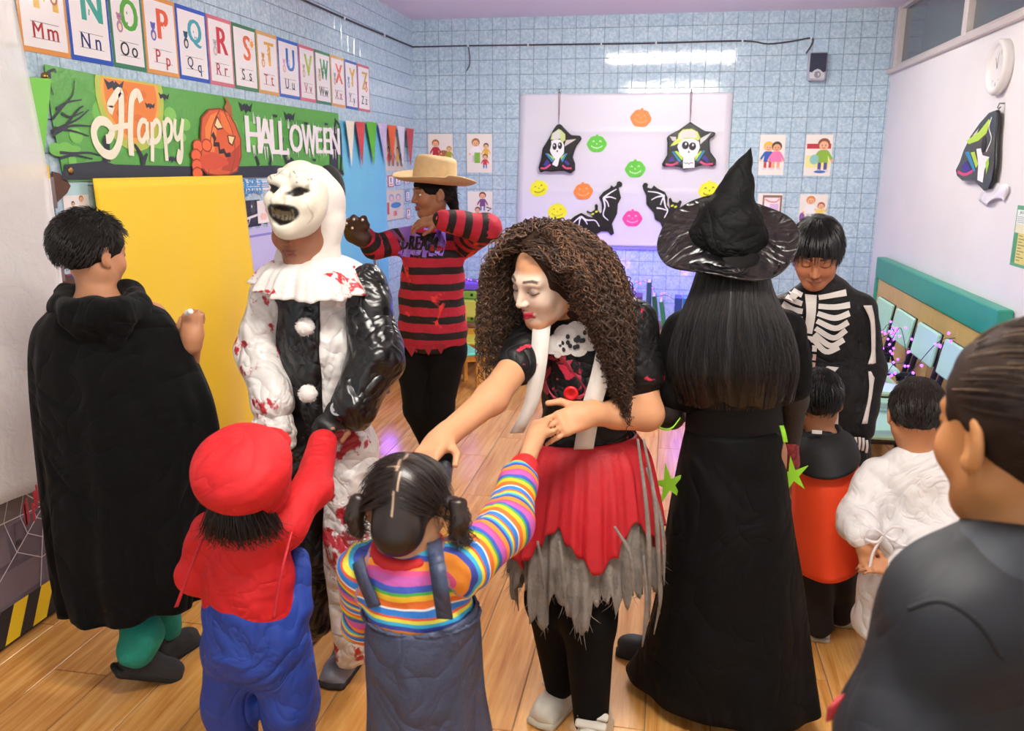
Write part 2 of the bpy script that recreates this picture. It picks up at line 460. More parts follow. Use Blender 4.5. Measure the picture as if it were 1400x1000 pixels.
# ------------------------------------------------------------------ lofted cloth
def loft(name, rings, m, parent, nth=64, rows=5, thick=.003, closed=True, radial=None, th0=0., th1=2*PI, hem=None, sub=0):
    """rings: (centre, axis a, axis b) control ellipses; radial(theta, v) scales the radius; hem(theta) shifts v of last row"""
    K = [np.concatenate([np.array(x, float) for x in r_]) for r_ in rings]; S = np.array(bez(K, rows)) if len(K) > 2 else np.array([K[0]+(K[1]-K[0])*t/rows for t in range(rows+1)])
    n = len(S); vs = np.linspace(0, 1, n); m_ = nth+(0 if closed else 1); th = th0+(th1-th0)*np.arange(m_)/nth
    V = np.zeros((n, m_, 3))
    for j, t in enumerate(th):
        vv = vs if hem is None else vs*(hem(t))
        x = np.stack([np.interp(vv, vs, S[:, c]) for c in range(9)], 1)
        rad = np.ones(n) if radial is None else np.array([radial(t, v) for v in vv])
        V[:, j] = x[:, 0:3]+(x[:, 3:6]*math.cos(t)+x[:, 6:9]*math.sin(t))*rad[:, None]
    V = V.reshape(-1, 3); F_ = []
    for i in range(n-1):
        for j in range(nth):
            F_.append((i*m_+j, i*m_+(j+1) % m_, (i+1)*m_+(j+1) % m_, (i+1)*m_+j))
    off = np.array(world_loc(parent)) if parent is not None else np.zeros(3)
    me = mesh_from(name, V-off, np.array(F_), True); o = obj(name, me, m, parent); TRI[0] += 4*len(F_)
    if thick:
        md = o.modifiers.new('thickness', 'SOLIDIFY'); md.thickness = thick; md.offset = 0
    return o
def ribbon(name, P, width, wdir, m, parent, thick=.003, n=8, twist=None):
    """flat strap along 3D points; wdir: width direction (vector or list of vectors)"""
    Q = np.array(bez(P, n)); W_ = np.array(wdir, float)
    W_ = np.tile(W_, (len(P), 1)) if W_.ndim == 1 else W_
    W_ = np.array(bez(list(W_), n)); W_ /= np.linalg.norm(W_, axis=1)[:, None]
    wd_ = np.array(width if hasattr(width, '__len__') else [width]*len(Q)); wd_ = np.interp(np.linspace(0, 1, len(Q)), np.linspace(0, 1, len(wd_)), wd_)
    V = np.concatenate([Q+W_*wd_[:, None]/2, Q-W_*wd_[:, None]/2]); k = len(Q)
    off = np.array(world_loc(parent)) if parent is not None else np.zeros(3)
    me = mesh_from(name, V-off, np.array([(i, k+i, k+i+1, i+1) for i in range(k-1)]), True); o = obj(name, me, m, parent)
    md = o.modifiers.new('thickness', 'SOLIDIFY'); md.thickness = thick; md.offset = 0
    return o
def strands(name, L, radius, m, parent, tip=.35):
    """hair strands: list of (n,3) point arrays"""
    hc = bpy.data.hair_curves.new(name); hc.add_curves([len(p) for p in L])
    off = np.array(world_loc(parent)) if parent is not None else np.zeros(3)
    P = np.concatenate(L)-off; hc.points.foreach_set('position', P.astype(np.float32).ravel())
    rad = np.concatenate([np.linspace(1, tip, len(p))*radius for p in L]).astype(np.float32)
    a = hc.attributes.get('radius') or hc.attributes.new('radius', 'FLOAT', 'POINT'); a.data.foreach_set('value', rad)
    hc.materials.append(m); o = bpy.data.objects.new(name, hc); return add(o, parent)
def tube_obj(name, P, r, m, parent=None, n=8, sm=8, smooth=True):
    Q = bez(P, sm) if sm else P
    off = Vector(world_loc(parent)) if parent is not None else Vector((0, 0, 0))
    rs = r if not hasattr(r, '__len__') else list(np.interp(np.linspace(0, 1, len(Q)), np.linspace(0, 1, len(r)), r))
    mb = MB().tube([Vector(q)-off for q in Q], rs, n); return mb.build(name, m, parent, smooth)

# ------------------------------------------------------------------ the room
XL, XR, YB, YF, ZC = -2.08, 1.55, 6.90, -1.3, 2.675
def struct(o): o['kind'] = 'structure'; return o
def mat_pos(name, rough):
    m = bpy.data.materials.new(name); m.use_nodes = True; MATS[name] = m; k = N(m); k.b.inputs['Roughness'].default_value = rough
    g = k.n('ShaderNodeNewGeometry'); return m, k, g.outputs['Position']
def tile_mat():
    m, k, pos = mat_pos('pale_blue_glazed_tile', .05)
    n1 = k.noise(pos, 55, 3, .6, .5); n2 = k.noise(pos, 2.2, 2)
    c = k.ramp(n1, [(.36, srgb('#a3bfd2')), (.5, srgb('#b4cede')), (.66, srgb('#cfe2ec'))])
    c = k.mix(k.ramp(n2, [(.35, (0, 0, 0)), (.7, (.35,)*3)]), c, srgb('#b0c6da'))
    k.l(c, k.b.inputs['Base Color']); k.bump(k.noise(pos, 48, 2, .5, .6), .06, .004); return m
def floor_mat():
    m, k, pos = mat_pos('wood_look_floor_tile', .26)
    mp = k.n('ShaderNodeMapping'); mp.inputs['Scale'].default_value = (26, 1.5, 1); k.l(pos, mp.inputs[0])
    oi = k.n('ShaderNodeObjectInfo'); ad = k.n('ShaderNodeVectorMath', _operation='ADD'); k.l(mp.outputs[0], ad.inputs[0])
    sc = k.n('ShaderNodeVectorMath', _operation='SCALE'); sc.inputs[0].default_value = (9, 31, 17); k.l(oi.outputs['Random'], sc.inputs['Scale']); k.l(sc.outputs[0], ad.inputs[1])
    f = k.noise(ad.outputs[0], 1.6, 6, .62, .6)
    c = k.ramp(f, [(.25, srgb('#b5702f')), (.42, srgb('#d2934a')), (.58, srgb('#e4aa60')), (.8, srgb('#f0c381'))])
    t = k.ramp(oi.outputs['Random'], [(0, (.86, .84, .82)), (1, (1, 1, 1))])
    k.l(k.mix(1., c, t, 'MULTIPLY'), k.b.inputs['Base Color']); k.bump(f, .06, .004)
    return m
M_grout = mat('grey_blue_grout', '#8f9fb0', .9); M_fgrout = mat('floor_grout', '#8a7057', .9)
M_white = mat('white_wall_paint', '#efedee', .55, var=(3, .04)); M_ceil = mat('led_tinted_ceiling', '#f2e9f5', .8)  # violet cast of the fairy lights is mixed into the ceiling colour
M_alu = mat('cream_aluminium', '#cfc6c2', .4); M_pane = mat('grey_glass_pane', '#5d6468', .12)
M_tile, M_floor = tile_mat(), floor_mat()
# floor slab (grout level) and its wood-look tiles
floor = struct(MB().box(((XL+XR)/2, (YB+YF)/2, -.053), (XR-XL+.2, YB-YF+.2, .1)).build('floor', M_fgrout))
TW, TL = .1835, .90
ends = {-3: 2.945, -2: 2.488, -1: 2.12, 0: 2.82}
fm = {}
for i in range(-12, 9):
    x0 = max(i*TW, XL); x1 = min((i+1)*TW, XR)
    if x1-x0 < .02: continue
    e = ends.get(i, (i*.37 % 1)*TL)
    y = YF+((e-YF) % TL)-TL
    while y < YB:
        y0, y1 = max(y, YF), min(y+TL, YB)
        if y1-y0 > .03:
            key = (round(x1-x0, 3), round(y1-y0, 3))
            if key not in fm:
                fm[key] = mesh_from('floor_tile', *(lambda q: (q.V, q.F))(MB().box((0, 0, 0), (key[0]-.003, key[1]-.003, .008), None, .0015))); fm[key].materials.append(M_floor)
            o = bpy.data.objects.new('floor_tile', fm[key]); add(o, floor); o.location = ((x0+x1)/2, (y0+y1)/2, -.004)
        y += TL
ceiling = struct(MB().box(((XL+XR)/2, (YB+YF)/2, ZC+.05), (XR-XL+.2, YB-YF+.2, .1)).build('ceiling', M_ceil))
# tiled walls: grout plane, then glazed tiles
TS, TZ = .1097, .1112
def inframe(p):
    q = Vector(p)-Vector((0, 0, 1.55)); d = q.dot(fw)
    if d < .2: return None
    x, y = 700+1155*q.dot(rr)/d, 500-1155*q.dot(uu)/d
    return (x, y, d) if -15 < x < 1415 and -15 < y < 1015 else None
def tiled(name, M, origin, n0, n1, hidden):
    """M: wall frame; origin: world point of column 0 / z=0; columns n0..n1"""
    w = n1-n0
    q = MB().box(((n0+n1)/2*TS, ZC/2, -.056), (w*TS, ZC, .1)); wall = struct(q.build(name, M_grout)); wall.location = origin; wall.rotation_euler = M.to_euler()
    tm = mesh_from('wall_tile', *(lambda q: (q.V, q.F))(MB().box((0, 0, 0), (TS-.0032, TZ-.0032, .012), None, .0016))); tm.materials.append(M_tile)
    z0 = 2.139 % TZ - TZ; cells = []
    for i in range(n0, n1):
        for j in range(0, int(ZC/TZ)+2):
            cy = z0+(j+.5)*TZ
            if cy-TZ/2 < -.06 or cy+TZ/2 > ZC+.07: continue
            p = Vector(origin)+M @ Vector(((i+.5)*TS, cy, 0)); s = inframe(p)
            cells.append((9 if (s is None or hidden(s[0], s[1], p)) else s[2]/10, i, cy))
    cells.sort(key=lambda c: c[0])
    vis = [c for c in cells if c[0] < 9][:300]; rest = cells[len(vis):]
    for _, i, cy in vis:
        o = bpy.data.objects.new('wall_tile', tm); add(o, wall); o.location = ((i+.5)*TS, cy, -.006)
    mb = MB()
    for _, i, cy in rest: mb.box(((i+.5)*TS, cy, -.006), (TS-.0032, TZ-.0032, .012), None, .0016)
    o = mb.build('wall_tiles', M_tile, wall); o['kind'] = 'stuff'
    return wall
wall_back = tiled('wall_back', MBk, (-1.206, YB, 0), -8, 26, lambda x, y, p: (-1.2 < p.x < .42 and .9 < p.z < 2.1) or p.z < .8)
wall_left = tiled('wall_left', ML, (XL, 6.9, 0), -75, 0, lambda x, y, p: (p.y < 2.6 and p.z < 1.85) or (p.y < 6.1 and p.z < 1.85) or (p.y < 5.8 and 1.9 < p.z < 2.2) or p.z < .8)
# white partition on the right with a band of windows above
zt = 2.215
wr = MB().box((XR+.05, (YB+YF)/2, zt/2), (.1, YB-YF, zt)); wall_right = struct(wr.build('wall_right', M_white))
tr = struct(MB().box((XR+.02, (YB+YF)/2, zt+.016), (.10, YB-YF, .034), None, .004).build('trim_1', M_alu))
struct(MB().box((XR+.03, YB-.035, (zt+ZC)/2+.017), (.07, .068, ZC-zt-.036), None, .003).build('trim_2', M_alu))
ys = [6.83, 5.33, 3.83, 2.33, .83, -1.29]
for n_, (a, b) in enumerate(zip(ys[:-1], ys[1:])):
    w = struct(MB().box((XR+.045, (a+b)/2, (zt+ZC)/2+.017), (.012, a-b-.05, ZC-zt-.07)).build('window_%d' % (n_+1), M_pane))
    fr = MB()
    for yy in (a-.018, b+.018): fr.box((XR+.03, yy, (zt+ZC)/2+.017), (.06, .034, ZC-zt-.036), None, .003)
    for zz in (zt+.045, ZC-.016): fr.box((XR+.03, (a+b)/2, zz), (.055, a-b-.07, .024), None, .003)
    fr.build('window_frame', M_alu, w)
# two fluorescent fixtures on the ceiling (both above the frame)
for k_, yl in enumerate((4.7, 1.1)):
    t = thing('ceiling_light', ('twin tube ceiling light nearer the back wall', 'twin tube ceiling light nearer the photographer')[k_], 'light', (-.05, yl, ZC), 'ceiling lights')
    MB().box((0, 0, -.02), (1.34, .17, .04), None, .006).build('housing', mat('lamp_housing_white', '#f2f2f0', .4), t)
    for s_ in (-.045, .045):
        MB().tube([(-.62, s_, -.062), (.62, s_, -.062)], .018, 12).build('tube', mat('fluorescent_tube', '#ffffff', .3, emit=('#fffaf0', LAMP_POWER*4)), t, True)
        for x_ in (-.635, .635): MB().box((x_, s_, -.055), (.02, .036, .05), None, .003).build('tube_holder', mat('lamp_housing_white'), t)

# ------------------------------------------------------------------ things on the left wall
def off(P, o): return [(x-o[0], y-o[1]) for x, y in P]
class WP(Print):
    """print drawn in wall coordinates and stored relative to its sheet's corner"""
    def __init__(s, o, z0=.0006, dz=.00004): super().__init__(dz); s.o = o; s.z = z0
    def _add(s, pts, faces, c): super()._add([(x-s.o[0], y-s.o[1]) for x, y in pts], faces, c)
def sheet(name, pts, o, m, parent, t=.0012, z=0.):
    return MB().prism(off(pts, o), t, None, (0, 0, z-t)).build(name, m, parent)
M_paper = mat('white_paper', '#f3eeee', .5)
def kid(p, cx, cy, h, skin, hair, top, bot, dress=False, arm=0):
    """small printed cartoon child, feet at cy"""
    r = h*.17
    for s_ in (-1, 1): p.rect(cx+s_*h*.09-h*.05, cy+h*.04, cx+s_*h*.09+h*.05, cy+h*.34, bot if not dress else skin); p.ell(cx+s_*h*.11, cy+h*.03, h*.08, h*.04, '#d8d4dc')
    p.poly([(cx-h*(.22 if dress else .16), cy+h*.28), (cx+h*(.22 if dress else .16), cy+h*.28), (cx+h*.12, cy+h*.66), (cx-h*.12, cy+h*.66)], top)
    for s_ in (-1, 1): p.stroke([(cx+s_*h*.11, cy+h*.62), (cx+s_*h*.22, cy+h*(.45+.1*arm)), (cx+s_*h*.27, cy+h*(.34+.3*arm))], h*.08, top); p.ell(cx+s_*h*.27, cy+h*(.34+.3*arm), h*.045, h*.045, skin)
    p.ell(cx, cy+h*.84, r*1.08, r*1.05, hair); p.ell(cx, cy+h*.79, r*.82, r*.8, skin)
    for s_ in (-1, 1): p.ell(cx+s_*r*.3, cy+h*.8, r*.09, r*.13, '#2a2020', n=8)
    p.stroke([(cx-r*.3, cy+h*.735), (cx, cy+h*.715), (cx+r*.3, cy+h*.735)], r*.1, '#a03030')
# alphabet cards
edges = [(2.551, 2.033), (2.79, 2.074), (3.024, 2.126), (3.235, 2.176), (3.471, 2.196), (3.719, 2.2), (3.948, 2.195), (4.192, 2.197), (4.43, 2.199), (4.696, 2.205), (4.917, 2.198), (5.155, 2.198), (5.39, 2.2), (5.619, 2.194), (5.854, 2.205)]
alpha = [('M', '#d9954f', '#e2b54a', '#a83232', 'monkey'), ('N', '#2f55b8', '#3ba59a', '#28356e', ''), ('O', '#3d7d5c', '#58a83c', '#333333', 'bear'), ('P', '#dc9a4e', '#e0603c', '#b03a3a', 'cake'),
         ('Q', '#3458bd', '#4aa3b5', '#2c3560', 'bird'), ('R', '#cf6f80', '#c8303e', '#b04050', 'robot'), ('S', '#41794c', '#e2683a', '#333333', 'sun'), ('T', '#dba65c', '#e0aa38', '#b04040', 'tiger'),
         ('U', '#3a66c4', '#2f6fc8', '#303a66', 'unicorn'), ('V', '#d0687a', '#a8bb3c', '#a85060', 'violin'), ('W', '#3d7d58', '#3c8a55', '#333333', 'watermelon'), ('X', '#dca55a', '#e2663f', '#b05048', 'xylophone'),
         ('Y', '#3355b4', '#e3b23a', '#303a66', 'yarn'), ('Z', '#cc6474', '#d9a94c', '#444444', 'zebra')]
def card(L, x0, x1, bc, lc, tc, pic):
    z0, z1 = 1.905, 2.207; o = (x0, z0); w = x1-x0
    t = mount('alphabet_card', 'alphabet card with a big letter %s and %s border beside its neighbours' % (L, {'#d': 'tan', '#2': 'blue', '#3': 'blue', '#c': 'pink', '#4': 'green'}[bc[:2]] if bc not in ('#3d7d5c', '#3d7d58', '#d0687a') else ('green' if bc[1] == '3' else 'pink')), 'card', ML, (XL+.0025, x0, z0), 'alphabet cards in a row on the left wall')
    sheet('card_border', [(x0, z0), (x1, z0), (x1, z1), (x0, z1)], o, mat('card_border_'+bc[1:], bc, .12), t)
    p = WP(o); b = .017; cx = (x0+x1)/2
    p.rect(x0+b*.7, z0+b, x1-b*.7, z1-b, '#f1ecee')
    p.text(L, cx+w*.08, z0+.2, .115, lc, w*.5, bold=.006)
    for k in range(5): p.ell(cx+w*.08+rng.uniform(-.02, .02), z0+.2+rng.uniform(-.04, .04), .004, .006, '#f3e6c8' if k % 2 else lc, n=8)
    ex, ey = x0+w*.27, z0+.165
    if pic == 'sun':
        p.ell(x0+w*.8, z0+.225, .016, .016, '#f0a030')
        for k in range(9): a = k*.7; p.stroke([(x0+w*.8+.019*math.cos(a), z0+.225+.019*math.sin(a)), (x0+w*.8+.028*math.cos(a), z0+.225+.028*math.sin(a))], .004, '#f0a030')
    elif pic:
        c_ = {'monkey': '#a8683c', 'bear': '#b08a9a', 'cake': '#6a6ac0', 'bird': '#2c4f6a', 'robot': '#b8b8bc', 'tiger': '#d89a4a', 'unicorn': '#e0a0b8', 'violin': '#b8b0a0', 'watermelon': '#c8a878', 'xylophone': '#a0a4a8', 'yarn': '#80a0c8', 'zebra': '#c85a40'}[pic]
        if pic == 'monkey': ex = x0+w*.75; ey = z0+.2
        if pic == 'zebra': ex = x0+w*.7
        p.ell(ex, ey-.014, .019, .022, c_); p.ell(ex, ey+.02, .015, .014, c_); p.ell(ex-.012, ey+.03, .006, .006, c_, n=8); p.ell(ex+.012, ey+.03, .006, .006, c_, n=8)
        p.ell(ex, ey-.016, .010, .013, '#f0dcc8', n=10); p.ell(ex-.005, ey+.022, .002, .003, '#222222', n=6); p.ell(ex+.005, ey+.022, .002, .003, '#222222', n=6)
    for yy in (.047, .098): p.rect(x0+w*.22, z0+yy, x1-w*.2, z0+yy+.0016, '#55505a')
    p.text(L, x0+w*.36, z0+.073, .05, tc, bold=.001); l_ = L.lower()
    hh = .036; dy = 0
    if l_ in 'pqy': hh = .048; dy = -.018
    if l_ == 't': hh = .045; dy = .004
    p.text(l_, x0+w*.66, z0+.066+dy, hh, tc, bold=.001)
    p.build('printed_picture', t, None, mat('laminated_print', (1, 1, 1), .12, attr='Col'))
for i, (L, bc, lc, tc, pic) in enumerate(alpha): card(L, edges[i][0]+.003, edges[i+1][0]-.003, bc, lc, tc, pic)
card('L', edges[0][0]-.226, edges[0][0]-.004, '#41794c', '#c06a3a', '#333333', '')

# halloween banner
BO = (2.65, 1.49)
ban = mount('halloween_banner', 'long green Happy Halloween cloth banner with pumpkin on the left wall', 'banner', ML, (XL+.012, BO[0], BO[1]))
BP = [(2.638, 1.871), *[(2.981, 1.862), (3.417, 1.86), (4.061, 1.859)], (5.229, 1.864), (5.256, 1.665), (5.287, 1.488), *[(4.167, 1.491), (3.36, 1.49), (2.92, 1.488)], (2.672, 1.489), (2.647, 1.679)]
sheet('banner_cloth', BP[::-1], BO, mat('banner_green', '#57a444', .5, bump=(9, .5, .02)), ban, .002)
p = WP(BO)
for (x, y, r, c) in ((150, 130, .13, '#6fbf4e'), (400, 170, .12, '#4b9a3c'), (330, 175, .1, '#66b94c'), (230, 150, .09, '#82c95a'), (95, 215, .07, '#72bf50'), (440, 215, .08, '#5fb048')):
    for kk in range(6): a_, b_ = {150: (2.962, 1.746), 400: (4.547, 1.708), 330: (3.962, 1.688), 230: (3.348, 1.696), 95: (2.735, 1.596), 440: (4.839, 1.635)}[x]; p.ell(a_+rng.uniform(-.12, .12), b_+rng.uniform(-.06, .06), r*rng.uniform(.3, .8), r*rng.uniform(.15, .4), c, n=12)
mo = [(3.099, 1.768)]; mc = mo[0]
def clipmoon(c, r, top):
    pts = []
    for i in range(40):
        a = 2*PI*i/40; pts.append((c[0]+r*math.cos(a), min(c[1]+r*1.0*math.sin(a), top-.02+.0*a)))
    return pts
p.poly(clipmoon((mc[0], mc[1]+.045), .215, 1.885), '#b8c850'); p.poly(clipmoon((mc[0], mc[1]+.045), .185, 1.88), '#e8b04a'); p.poly(clipmoon((mc[0], mc[1]+.045), .165, 1.876), '#e8842e')
for kk in range(7): p.ell(mc[0]+rng.uniform(-.09, .09), mc[1]+.04+rng.uniform(-.10, .01), .03, .016, '#dd7426', n=10)
K_ = '#1d2230'
p.poly([(2.653, 1.494), (2.676, 1.546), (2.889, 1.56), (2.951, 1.547), (3.135, 1.544), (3.571, 1.539), (3.905, 1.54), (4.3, 1.545), (5.259, 1.518), (5.287, 1.489), (4.768, 1.483), (3.897, 1.487), (3.278, 1.488)], K_)
def bat(cx, cy, s): p.poly([(cx-s, cy+s*.35), (cx-s*.5, cy+s*.15), (cx-s*.12, cy+s*.3), (cx, cy+s*.15), (cx+s*.12, cy+s*.3), (cx+s*.5, cy+s*.1), (cx+s, cy+s*.4), (cx+s*.7, cy-s*.25), (cx+s*.25, cy-s*.15), (cx, cy-s*.4), (cx-s*.25, cy-s*.12), (cx-s*.7, cy-s*.3)], K_)
for q, s_ in (([(2.998, 1.834)], .06), ([(3.319, 1.82)], .04), ([(3.215, 1.776)], .035), ([(4.018, 1.82)], .07), ([(4.334, 1.799)], .03), ([(4.513, 1.804)], .07), ([(4.727, 1.78)], .03), ([(5.022, 1.789)], .03), ([(3.338, 1.57)], .04), ([(4.819, 1.577)], .03)): bat(q[0][0], q[0][1], s_)
for P in ([(2.627, 1.654), (2.693, 1.675), (2.773, 1.703), (2.837, 1.738)], [(2.643, 1.696), (2.694, 1.735), (2.757, 1.782), (2.775, 1.832)], [(2.666, 1.728), (2.725, 1.755), (2.803, 1.77)], [(2.634, 1.642), (2.73, 1.677), (2.847, 1.682)], [(2.647, 1.667), (2.746, 1.659), (2.821, 1.646)], [(2.691, 1.717), (2.735, 1.707), (2.806, 1.73)], [(2.702, 1.675), (2.778, 1.734), (2.809, 1.749)], [(2.66, 1.586), (2.733, 1.584), (2.812, 1.588), (2.892, 1.576)], [(2.656, 1.567), (2.732, 1.578), (2.828, 1.566)], [(2.655, 1.845), (2.652, 1.803), (2.661, 1.775)], [(2.642, 1.843), (2.679, 1.859), (2.686, 1.848)]): p.stroke(bez(P, 5), .011, K_, .004)
for P in ([(3.135, 1.544), (3.123, 1.582), (3.093, 1.617), (3.088, 1.624)], [(3.13, 1.554), (3.152, 1.576), (3.167, 1.59)], [(4.114, 1.545), (4.099, 1.577), (4.073, 1.603)], [(4.237, 1.545), (4.252, 1.578), (4.243, 1.596)], [(4.456, 1.545), (4.418, 1.598), (4.401, 1.646), (4.419, 1.694)], [(4.416, 1.589), (4.479, 1.628)], [(5.228, 1.518), (5.244, 1.609), (5.241, 1.777), (5.156, 1.828)], [(5.249, 1.71), (5.18, 1.774)], [(4.962, 1.519), (4.96, 1.546)]): p.stroke(bez(P, 4), .03, K_, .008)
p.poly([(2.883, 1.556), (2.898, 1.612), (2.892, 1.629), (2.906, 1.65), (2.92, 1.652), (2.924, 1.634), (2.933, 1.62), (2.929, 1.557)], K_)
p.poly([(5.047, 1.513), (5.059, 1.617), (5.05, 1.661), (5.104, 1.706), (5.142, 1.783), (5.179, 1.84), (5.176, 1.708), (5.194, 1.63), (5.181, 1.513)], K_); p.poly([(4.433, 1.541), (4.448, 1.57), (4.509, 1.59), (4.553, 1.565), (4.554, 1.539)], K_)
# script "Happy"
CR = '#f2efd8'
for P, w in (([(2.974, 1.74), (2.955, 1.755), (2.979, 1.783), (3.028, 1.816), (3.024, 1.75), (3.011, 1.682), (2.987, 1.621), (2.944, 1.584), (2.894, 1.589), (2.856, 1.624), (2.851, 1.669), (2.886, 1.701), (2.933, 1.697), (2.956, 1.67), (2.934, 1.641), (2.915, 1.639)], .034), ([(3.157, 1.788), (3.137, 1.82), (3.1, 1.799), (3.081, 1.74), (3.065, 1.657), (3.06, 1.58)], .034), ([(2.964, 1.68), (3.018, 1.689), (3.078, 1.695)], .022),
             ([(3.18, 1.712), (3.15, 1.716), (3.124, 1.687), (3.12, 1.649), (3.144, 1.638), (3.172, 1.668)], .022), ([(3.183, 1.715), (3.177, 1.668), (3.181, 1.634), (3.199, 1.641)], .022), ([(3.216, 1.714), (3.207, 1.641), (3.194, 1.559)], .024), ([(3.218, 1.698), (3.247, 1.721), (3.27, 1.7), (3.258, 1.657), (3.226, 1.637), (3.211, 1.648)], .022),
             ([(3.299, 1.723), (3.298, 1.651), (3.298, 1.562)], .024), ([(3.298, 1.702), (3.326, 1.729), (3.353, 1.711), (3.343, 1.663), (3.313, 1.642), (3.299, 1.654)], .022), ([(3.384, 1.735), (3.373, 1.683), (3.385, 1.653), (3.412, 1.669), (3.429, 1.707)], .022), ([(3.443, 1.738), (3.424, 1.67), (3.416, 1.601), (3.396, 1.56), (3.381, 1.572), (3.399, 1.609)], .022)): p.stroke(bez(P, 5), w, CR)
# brush letters HALLOWEEN
for ch, q, h_ in (('H', [(4.076, 1.696)], .175), ('A', [(4.209, 1.692)], .175), ('L', [(4.32, 1.691)], .175), ('L', [(4.418, 1.689)], .175), ('O', [(4.574, 1.692)], .15), ('W', [(4.751, 1.69)], .165), ('E', [(4.894, 1.691)], .15), ('E', [(5.01, 1.692)], .15), ('N', [(5.138, 1.692)], .16)):
    p.text(ch, q[0][0], q[0][1], h_, '#f3f1f3', .19 if ch in 'HAW' else (.17 if ch in 'ON' else .12), bold=.009)
    for kk in range(3):
        xx = q[0][0]+rng.uniform(-.06, .06); p.stroke([(xx, q[0][1]-h_*.3), (xx+.004, q[0][1]-h_*rng.uniform(.55, .72))], .014, '#f3f1f3', .003); p.stroke([(xx+.02, q[0][1]+h_*.3), (xx+.022, q[0][1]+h_*rng.uniform(.5, .62))], .012, '#f3f1f3', .003)
# pumpkin
pk = [(3.588, 1.754), (3.656, 1.793), (3.753, 1.803), (3.835, 1.792), (3.897, 1.737), (3.941, 1.67), (3.933, 1.584), (3.883, 1.515), (3.793, 1.498), (3.692, 1.495), (3.597, 1.504), (3.555, 1.532), (3.559, 1.611), (3.567, 1.682)]
p.poly(pk, '#8c3418'); c0 = (sum(q[0] for q in pk)/len(pk), sum(q[1] for q in pk)/len(pk))
p.poly([(c0[0]+(x-c0[0])*.93, c0[1]+(y-c0[1])*.95) for x, y in pk], '#d9602a')
p.poly([(3.612, 1.708), (3.667, 1.766), (3.743, 1.786), (3.7, 1.663), (3.673, 1.589), (3.613, 1.612)], '#ee8a3c'); p.poly([(3.759, 1.787), (3.832, 1.767), (3.863, 1.685), (3.821, 1.692), (3.758, 1.722)], '#e87a34'); p.poly([(3.807, 1.591), (3.92, 1.644), (3.906, 1.549), (3.83, 1.515), (3.729, 1.524)], '#b8401e')
for P in ([(3.752, 1.795), (3.675, 1.71), (3.633, 1.589), (3.614, 1.508)], [(3.786, 1.797), (3.857, 1.701), (3.868, 1.592), (3.812, 1.506)]): p.stroke(bez(P, 5), .008, '#9c3c18')
p.poly([(3.795, 1.806), (3.834, 1.783), (3.87, 1.769), (3.865, 1.818), (3.835, 1.845), (3.798, 1.859), (3.821, 1.832)], '#a4602e')
p.poly([(3.692, 1.719), (3.724, 1.769), (3.776, 1.71), (3.722, 1.703)], '#5a1c10'); p.poly([(3.701, 1.724), (3.725, 1.757), (3.767, 1.716), (3.723, 1.711)], '#f4dca0')
p.poly([(3.806, 1.684), (3.889, 1.681), (3.851, 1.634), (3.814, 1.645)], '#5a1c10'); p.poly([(3.816, 1.68), (3.874, 1.677), (3.845, 1.642), (3.822, 1.652)], '#f4dca0')
p.stroke([(3.672, 1.686), (3.692, 1.663), (3.68, 1.638), (3.721, 1.639), (3.725, 1.606), (3.767, 1.611), (3.781, 1.591), (3.824, 1.595)], .028, '#2c1410', .02)
for q in ([(3.542, 1.627)], [(3.616, 1.632)], [(3.521, 1.587)], [(3.521, 1.544)], [(3.521, 1.509)]): p.ell(q[0][0], q[0][1], .045, .03, '#9c3416', n=14); p.ell(q[0][0], q[0][1], .038, .024, '#ee6a34', n=14)
p.poly([(3.547, 1.58), (3.66, 1.605), (3.787, 1.574), (3.8, 1.549), (3.664, 1.524), (3.555, 1.532)], '#d4502a')
p.build('printed_picture', ban)
e = [(2.705, 1.525)][0]; ey = MB(); ey.lathe([(.006, 0), (.013, .0), (.014, .002), (.006, .003)], (e[0]-BO[0], e[1]-BO[1], .002), 16); ey.build('eyelet', mat('brass', '#b08a50', .3, 1.), ban, True)
kn = [(2.624, 1.831)][0]; MB().lathe([(.0, 0), (.012, .002), (.014, .010), (.004, .018)], (kn[0]-BO[0], kn[1]-BO[1], 0), 12).build('mounting_knob', mat('brass'), ban, True)

# paper flags
flags = [('green', '#74cc48', [(2.498, 1.818), (2.644, 1.825), (2.554, 1.539)], 'large bright green paper pennant left of the banner'),
         ('cream', '#efe9d2', [(5.299, 1.824), (5.466, 1.828), (5.383, 1.543)], 'cream paper pennant touching the right end of the banner'), ('red', '#cf4a4a', [(5.473, 1.828), (5.665, 1.833), (5.586, 1.539)], 'red paper pennant between cream and green pennants'),
         ('green', '#5db82c', [(5.673, 1.838), (5.901, 1.839), (5.819, 1.544)], 'small green paper pennant between red and lavender pennants'), ('lavender', '#c9bcdc', [(5.909, 1.84), (6.123, 1.839), (6.072, 1.549)], 'lavender paper pennant between green and orange pennants'),
         ('orange', '#e8622c', [(6.131, 1.835), (6.343, 1.839), (6.24, 1.544)], 'orange paper pennant next to the white pennant'), ('white', '#e6e4f0', [(6.352, 1.839), (6.561, 1.838), (6.481, 1.544)], 'white paper pennant between orange and red pennants'),
         ('red', '#c9484c', [(6.579, 1.833), (6.803, 1.834), (6.691, 1.539)], 'red paper pennant last before the room corner')]
for n_, c_, P, lb in flags:
    o = P[2]; f = tag(sheet('paper_pennant', P[::-1], o, mat('pennant_'+c_[1:], c_, .6), None, .0012), lb, 'pennant', 'paper pennants on the left wall'); f.location = (XL+.03, o[0], o[1]); f.rotation_euler = (ML @ Matrix.Rotation(.03, 3, 'Y')).to_euler()

